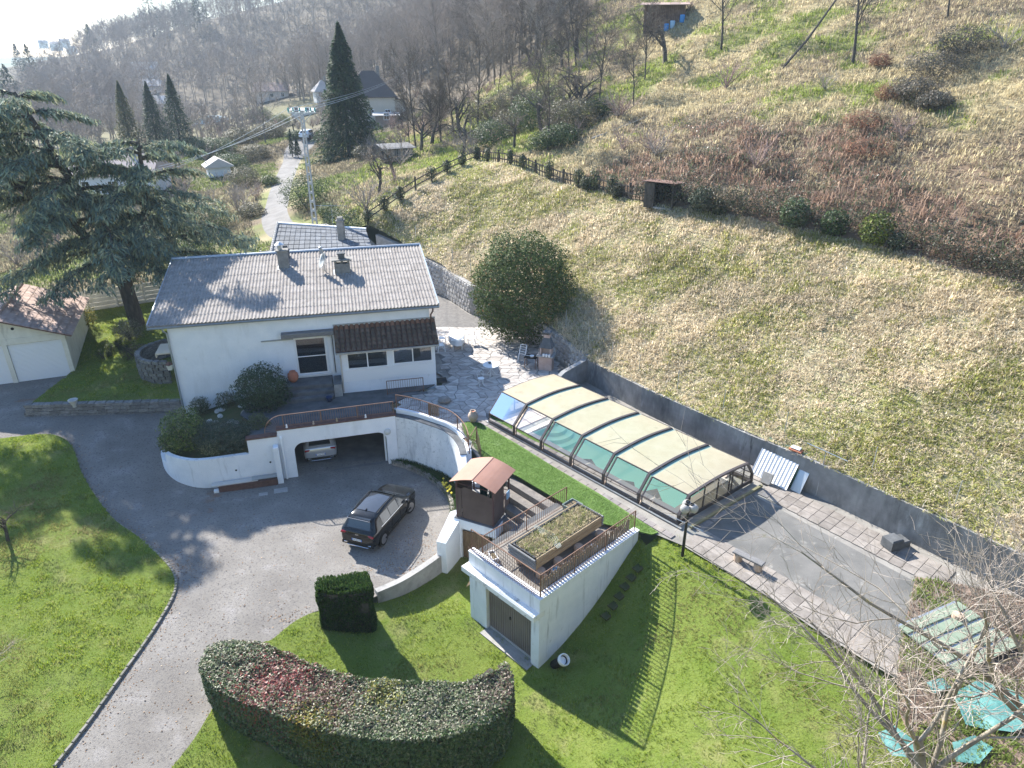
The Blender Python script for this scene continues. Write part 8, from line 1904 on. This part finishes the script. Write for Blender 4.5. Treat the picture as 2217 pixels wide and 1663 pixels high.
for i, (px, py, Y, r, h, k, lab) in enumerate(thk):
    p = hit(px, py, Y); bush('thicket_bush', lab, 'shrub', (p.x, p.y, hz(p.x, p.y)), (r, r, h / 1.7), int(1500 + 700 * r * r), EVG[k], [2, 2, 1], .16, .5, M_leaf, 140 + i, amp=.4)
RED = [(.20, .10, .065), (.27, .15, .10), (.14, .08, .06)]
for i, (px, py, Y, r, lab) in enumerate(((1905, 145, 64, .9, 'rust red dry fern tuft beside the ivy trunk on the hillside'), (1925, 215, 56, 1.1, 'rust brown fern tuft in the middle of the right hillside'), (1870, 275, 52, 1.5, 'large rust brown fern patch on the right hillside'), (1880, 335, 48, 1.7, 'lowest rust brown fern patch above the shrubs'))):
    p = hit(px, py, Y); bush('fern_tuft', lab, 'plant', (p.x, p.y, hz(p.x, p.y)), (r, r, .6), 900, RED, [2, 2, 1], .35, .12, M_grass, 170 + i, amp=.4, up=1.0)
for i, (px, py, Y, r, h, lab) in enumerate(((2080, 115, 68, 2.2, 1.6, 'dark bramble mound at the top right of the hillside'), (2020, 165, 62, 2.3, 1.5, 'dark bramble mound below the top right one'), (1975, 215, 58, 1.6, 1.3, 'dark bramble mound beside the middle fern tuft'), (2020, 235, 56, 1.2, 1.0, 'small grey bramble mound right of the fern tuft'))):
    p = hit(px, py, Y); bush('bramble_mound', lab, 'shrub', (p.x, p.y, hz(p.x, p.y)), (r, r, h / 1.5), 3200, [(.075, .075, .055), (.12, .105, .08), (.17, .14, .11)], [2, 2, 1], .22, .25, M_leaf, 180 + i, amp=.4)
# ================================================================ LOWER RIGHT CORNER
M_fbark = mat('pale_lichen_bark', (.20, .17, .135), (.34, .30, .24), 3, rough=.9, bump=.3, stains=(((.34, .26, .08), 2.5, .6, .7, (1, 1, 1)),))
M_ftwig = mat('pale_twig', (.28, .235, .20), (.42, .37, .32), 1, rough=.9)
M_lit = mat('leaf_litter', (.15, .11, .085), (.25, .19, .15), 2.5, rough=1, bump=.7, bscale=10, stains=(((.10, .13, .04), .7, .56, .7, (1, 1, 1)),))
lp_ = [PF.w(*q) for q in [(20.4, 4.1), (21.6, -.4), (22.5, -2.6), (24.5, -5.0), (34, -6), (40, -2), (40, 6.0), (26, 5.8), (23, 5.6)]]
v, f = sheet([(p.x, p.y) for p in lp_], .5, lambda x, y: 2.68 + .16 * (fbm(x * .8, y * .8, 3, 3) - .5)); tag(link('litter_ground', mesh_np('litter_ground', v, f, M_lit, True)), kind='structure')
x, y = rand_in([(p.x, p.y) for p in lp_], 15000, 31); rg = np.random.default_rng(31); gg = fbm(x * .5, y * .5, 35, 3) > .55
c = np.where(gg[:, None], pick([(.14, .20, .04), (.2, .25, .07)], [1, 1], len(x), rg), pick([(.28, .21, .17), (.20, .15, .12), (.36, .30, .25)], [1, 1, 1], len(x), rg))
blades('litter_grass', 'dead leaves and grass tufts under the bare trees at lower right', x, y, np.full(len(x), 2.7), 4, .16, .03, None, None, 31, .08, M_grass, .9, c)
M_tarp = mat('turquoise_tarp', (.06, .19, .18), (.12, .25, .235), 2.5, rough=.5, spec=.4, bump=.8, bscale=5)
for i, (pp, lab) in enumerate((([(2060, 1500), (2120, 1475), (2200, 1500), (2260, 1560), (2190, 1590), (2090, 1570)], 'largest crumpled turquoise tarp under the bare branches'), ([(1900, 1590), (1935, 1575), (1985, 1610), (1990, 1650), (1930, 1640)], 'small turquoise tarp corner at the left of the litter'), ([(2060, 1610), (2110, 1595), (2150, 1620), (2120, 1655), (2070, 1650)], 'turquoise tarp scrap at the bottom of the picture'), ([(2005, 1480), (2040, 1470), (2060, 1490), (2020, 1505)], 'narrow turquoise tarp strip beside the path end'))):
    q = [G(a, b, 2.75) for a, b in pp]; v, f = sheet([(p.x, p.y) for p in q], .06, lambda x, y: 2.78 + .20 * (fbm(x * 1.5, y * 1.5, 40 + i, 3) - .45), dz=0); tag(link('tarp', mesh_np('tarp', v, f, M_tarp, True)), lab, 'tarp', 'turquoise tarps at lower right')
q0 = G(2075, 1462, 2.8); ps = thing('panel_stack', 'stack of pale green ribbed panels behind the bare branches', 'panels', q0, rad(24))
M_pg = mat('pale_green_panel', (.17, .22, .165), (.24, .28, .215), 2, rough=.6)
for i in range(5):
    MB().box(.0, 3.0, i * .47, i * .47 + .36, 0, .09, bev=.01).build('rib', M_pg, ps); MB().box(.0, 3.0, i * .47 + .36, i * .47 + .47, 0, .03).build('groove', M_galv, ps)
st_ = G(2070, 1345, 2.7); sp2 = thing('tree_stump', 'short sawn tree stump beside the pale green panels', 'stump', st_); MB().lathe([(.22, 0), (.19, .1), (.18, .32), (.02, .33)], 12).build('stump', M_log, sp2)
FR1 = make_tree(201, 1.6, .12, dict(SP_FRONT, len=[3.6, .5, .42, .42]), (-.25, .15, 1), M_fbark, M_ftwig); FR2 = make_tree(202, 1.8, .15, dict(SP_FRONT, len=[3.6, .5, .42, .42]), (-.35, .2, 1), M_fbark, M_ftwig); FR3 = make_tree(203, 1.2, .07, dict(SP_FRONT, len=[2.6, .5, .42, .42], nb=[6, 6, 5, 3]), (-.1, .1, 1), M_fbark, M_ftwig)
for px, py, z, k, s, rz, lab in ((2010, 1720, 2.3, FR1, 1.55, .3, 'large bare many stemmed tree at the lower right corner'), (2240, 1640, 2.7, FR2, 1.6, 2.0, 'tall bare tree with lichen limbs at the right picture edge'), (1860, 1800, 1.7, FR3, 1.7, 4.0, 'thin bare tree below the lower right corner'), (2260, 1380, 2.7, FR3, 1.7, 1.0, 'bare sapling clump at the right edge beside the wall')):
    p = G(px, py, z); t = thing('bare_tree', lab, 'tree', p, rz); t.scale = (s, s, s); link('trunk', k[0], t); link('crown', k[1], t)
p = G(1440, 1735, -.6); t = thing('bare_sapling', 'pale bare sapling tips rising at the bottom edge of the picture', 'tree', p, .5); t.scale = (.42, .42, .42); link('trunk', FR3[0], t); link('crown', FR3[1], t)
p = Gh(18, 1172, HLL); t = thing('pruned_tree', 'small pruned bare tree on the left lawn edge', 'tree', p, .5); t.scale = (.55, .55, .55); link('trunk', ORCH[1][0], t); link('crown', ORCH[1][1], t)
p = Gh(-60, 1500, HLL); t = thing('bare_tree', 'pale bare branches reaching in from the left picture edge', 'tree', p, 2.4); t.scale = (.7, .7, .6); link('trunk', FR3[0], t); link('crown', FR3[1], t)
# ---- tyre-side leaf litter and weeds on the driveway edge
def litter():
    rg = np.random.default_rng(50); pts = []
    for a, b in zip(left_s[:-1], left_s[1:]):
        n = int((b - a).length * 26); f = rg.random(n); w = np.abs(rg.normal(0, .28, n)); d = (b - a).normalized(); pts.append(np.c_[a.x + (b.x - a.x) * f + d.y * w, a.y + (b.y - a.y) * f - d.x * w])
    for (px, py, n, sx, sy) in ((900, 1180, 260, .9, .8), (860, 1230, 160, .8, .3), (300, 870, 320, 2.6, .7), (390, 1235, 160, .5, .6), (640, 1340, 120, .7, .3), (560, 1250, 500, 3.5, 3.5), (350, 1500, 300, 2.0, 3.0)):
        c = G(px, py, float(HL(*G(px, py, .3)[:2])[0])); pts.append(np.c_[c.x + rg.normal(0, sx, n), c.y + rg.normal(0, sy, n)])
    P = np.concatenate(pts); P = P[inpoly(P[:, 0], P[:, 1], drive_poly)]; P3 = np.c_[P, HL(P[:, 0], P[:, 1]) + .012]
    tag(link('dead_leaves', leaf_mesh('dead_leaves', P3, np.tile((0, 0, 1.0), (len(P3), 1)), .07, .6, pick([(.22, .12, .06), (.30, .19, .10), (.15, .09, .05), (.36, .28, .2)], [2, 2, 1, 1], len(P3), rg), M_leaf, rg, .3)), 'dead brown leaves along the driveway edges', 'leaves', kind='stuff')
litter()
# driveway edging stones along the left lawn
def edging():
    rg = random.Random(8); a0 = left_s[0]; t = thing('lawn_edging', 'narrow pale stone edging between the left lawn and the driveway', 'kerb', a0); m = mat('edging_stone', (.16, .155, .135), (.25, .235, .21), 4, rough=.95, bump=.4, rnd=.15)
    for a, b in zip(left_s[:-1], left_s[1:]):
        L = (b - a).length; n = max(1, int(L / .8)); ang = math.atan2(b.y - a.y, b.x - a.x)
        for i in range(n):
            p = a.lerp(b, (i + .5) / n); MB().box(-L / n / 2 + .01, L / n / 2 - .01, -.05, .06, -.1, .10, bev=.015).build('edging_stone', m, t, loc=p - a0, rot=(0, 0, ang + rg.uniform(-.03, .03)))
edging()
# stepping stones beside the small garage and drain covers on the drive
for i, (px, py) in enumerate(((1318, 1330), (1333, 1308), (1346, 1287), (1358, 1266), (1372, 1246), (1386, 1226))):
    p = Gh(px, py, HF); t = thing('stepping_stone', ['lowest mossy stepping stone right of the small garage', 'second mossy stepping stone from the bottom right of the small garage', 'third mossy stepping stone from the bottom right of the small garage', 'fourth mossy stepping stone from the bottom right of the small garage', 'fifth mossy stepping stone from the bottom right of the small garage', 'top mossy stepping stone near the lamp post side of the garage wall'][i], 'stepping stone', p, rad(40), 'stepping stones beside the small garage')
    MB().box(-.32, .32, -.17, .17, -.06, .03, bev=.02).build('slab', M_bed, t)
for i, (px, py) in enumerate(((570, 1070), (608, 1062))):
    p = Gh(px, py, HL); t = thing('drain_slab', ['small pale drain slab on the driveway in front of the planter wall', 'larger grey drain slab at the foot of the white buttress'][i], 'slab', p, GF.a); MB().box(-.22 - .12 * i, .22 + .12 * i, -.14 - .08 * i, .14 + .08 * i, -.02, .012).build('slab', M_conc, t)
# ================================================================ AIR
def haze():
    hb_ = MB().box(-2750, 2750, -2750, 2750, -16, 125).me('haze', [])
    m = bpy.data.materials.new('haze_air'); m.use_nodes = True; nt = m.node_tree; nt.nodes.remove(nt.nodes['Principled BSDF'])
    pv = nt.nodes.new('ShaderNodeVolumePrincipled'); pv.inputs['Color'].default_value = (.72, .87, 1.0, 1); pv.inputs['Density'].default_value = .0003; pv.inputs['Anisotropy'].default_value = .0
    nt.links.new(pv.outputs[0], nt.nodes['Material Output'].inputs['Volume']); hb_.materials.append(m); tag(link('haze', hb_), kind='stuff')
haze()
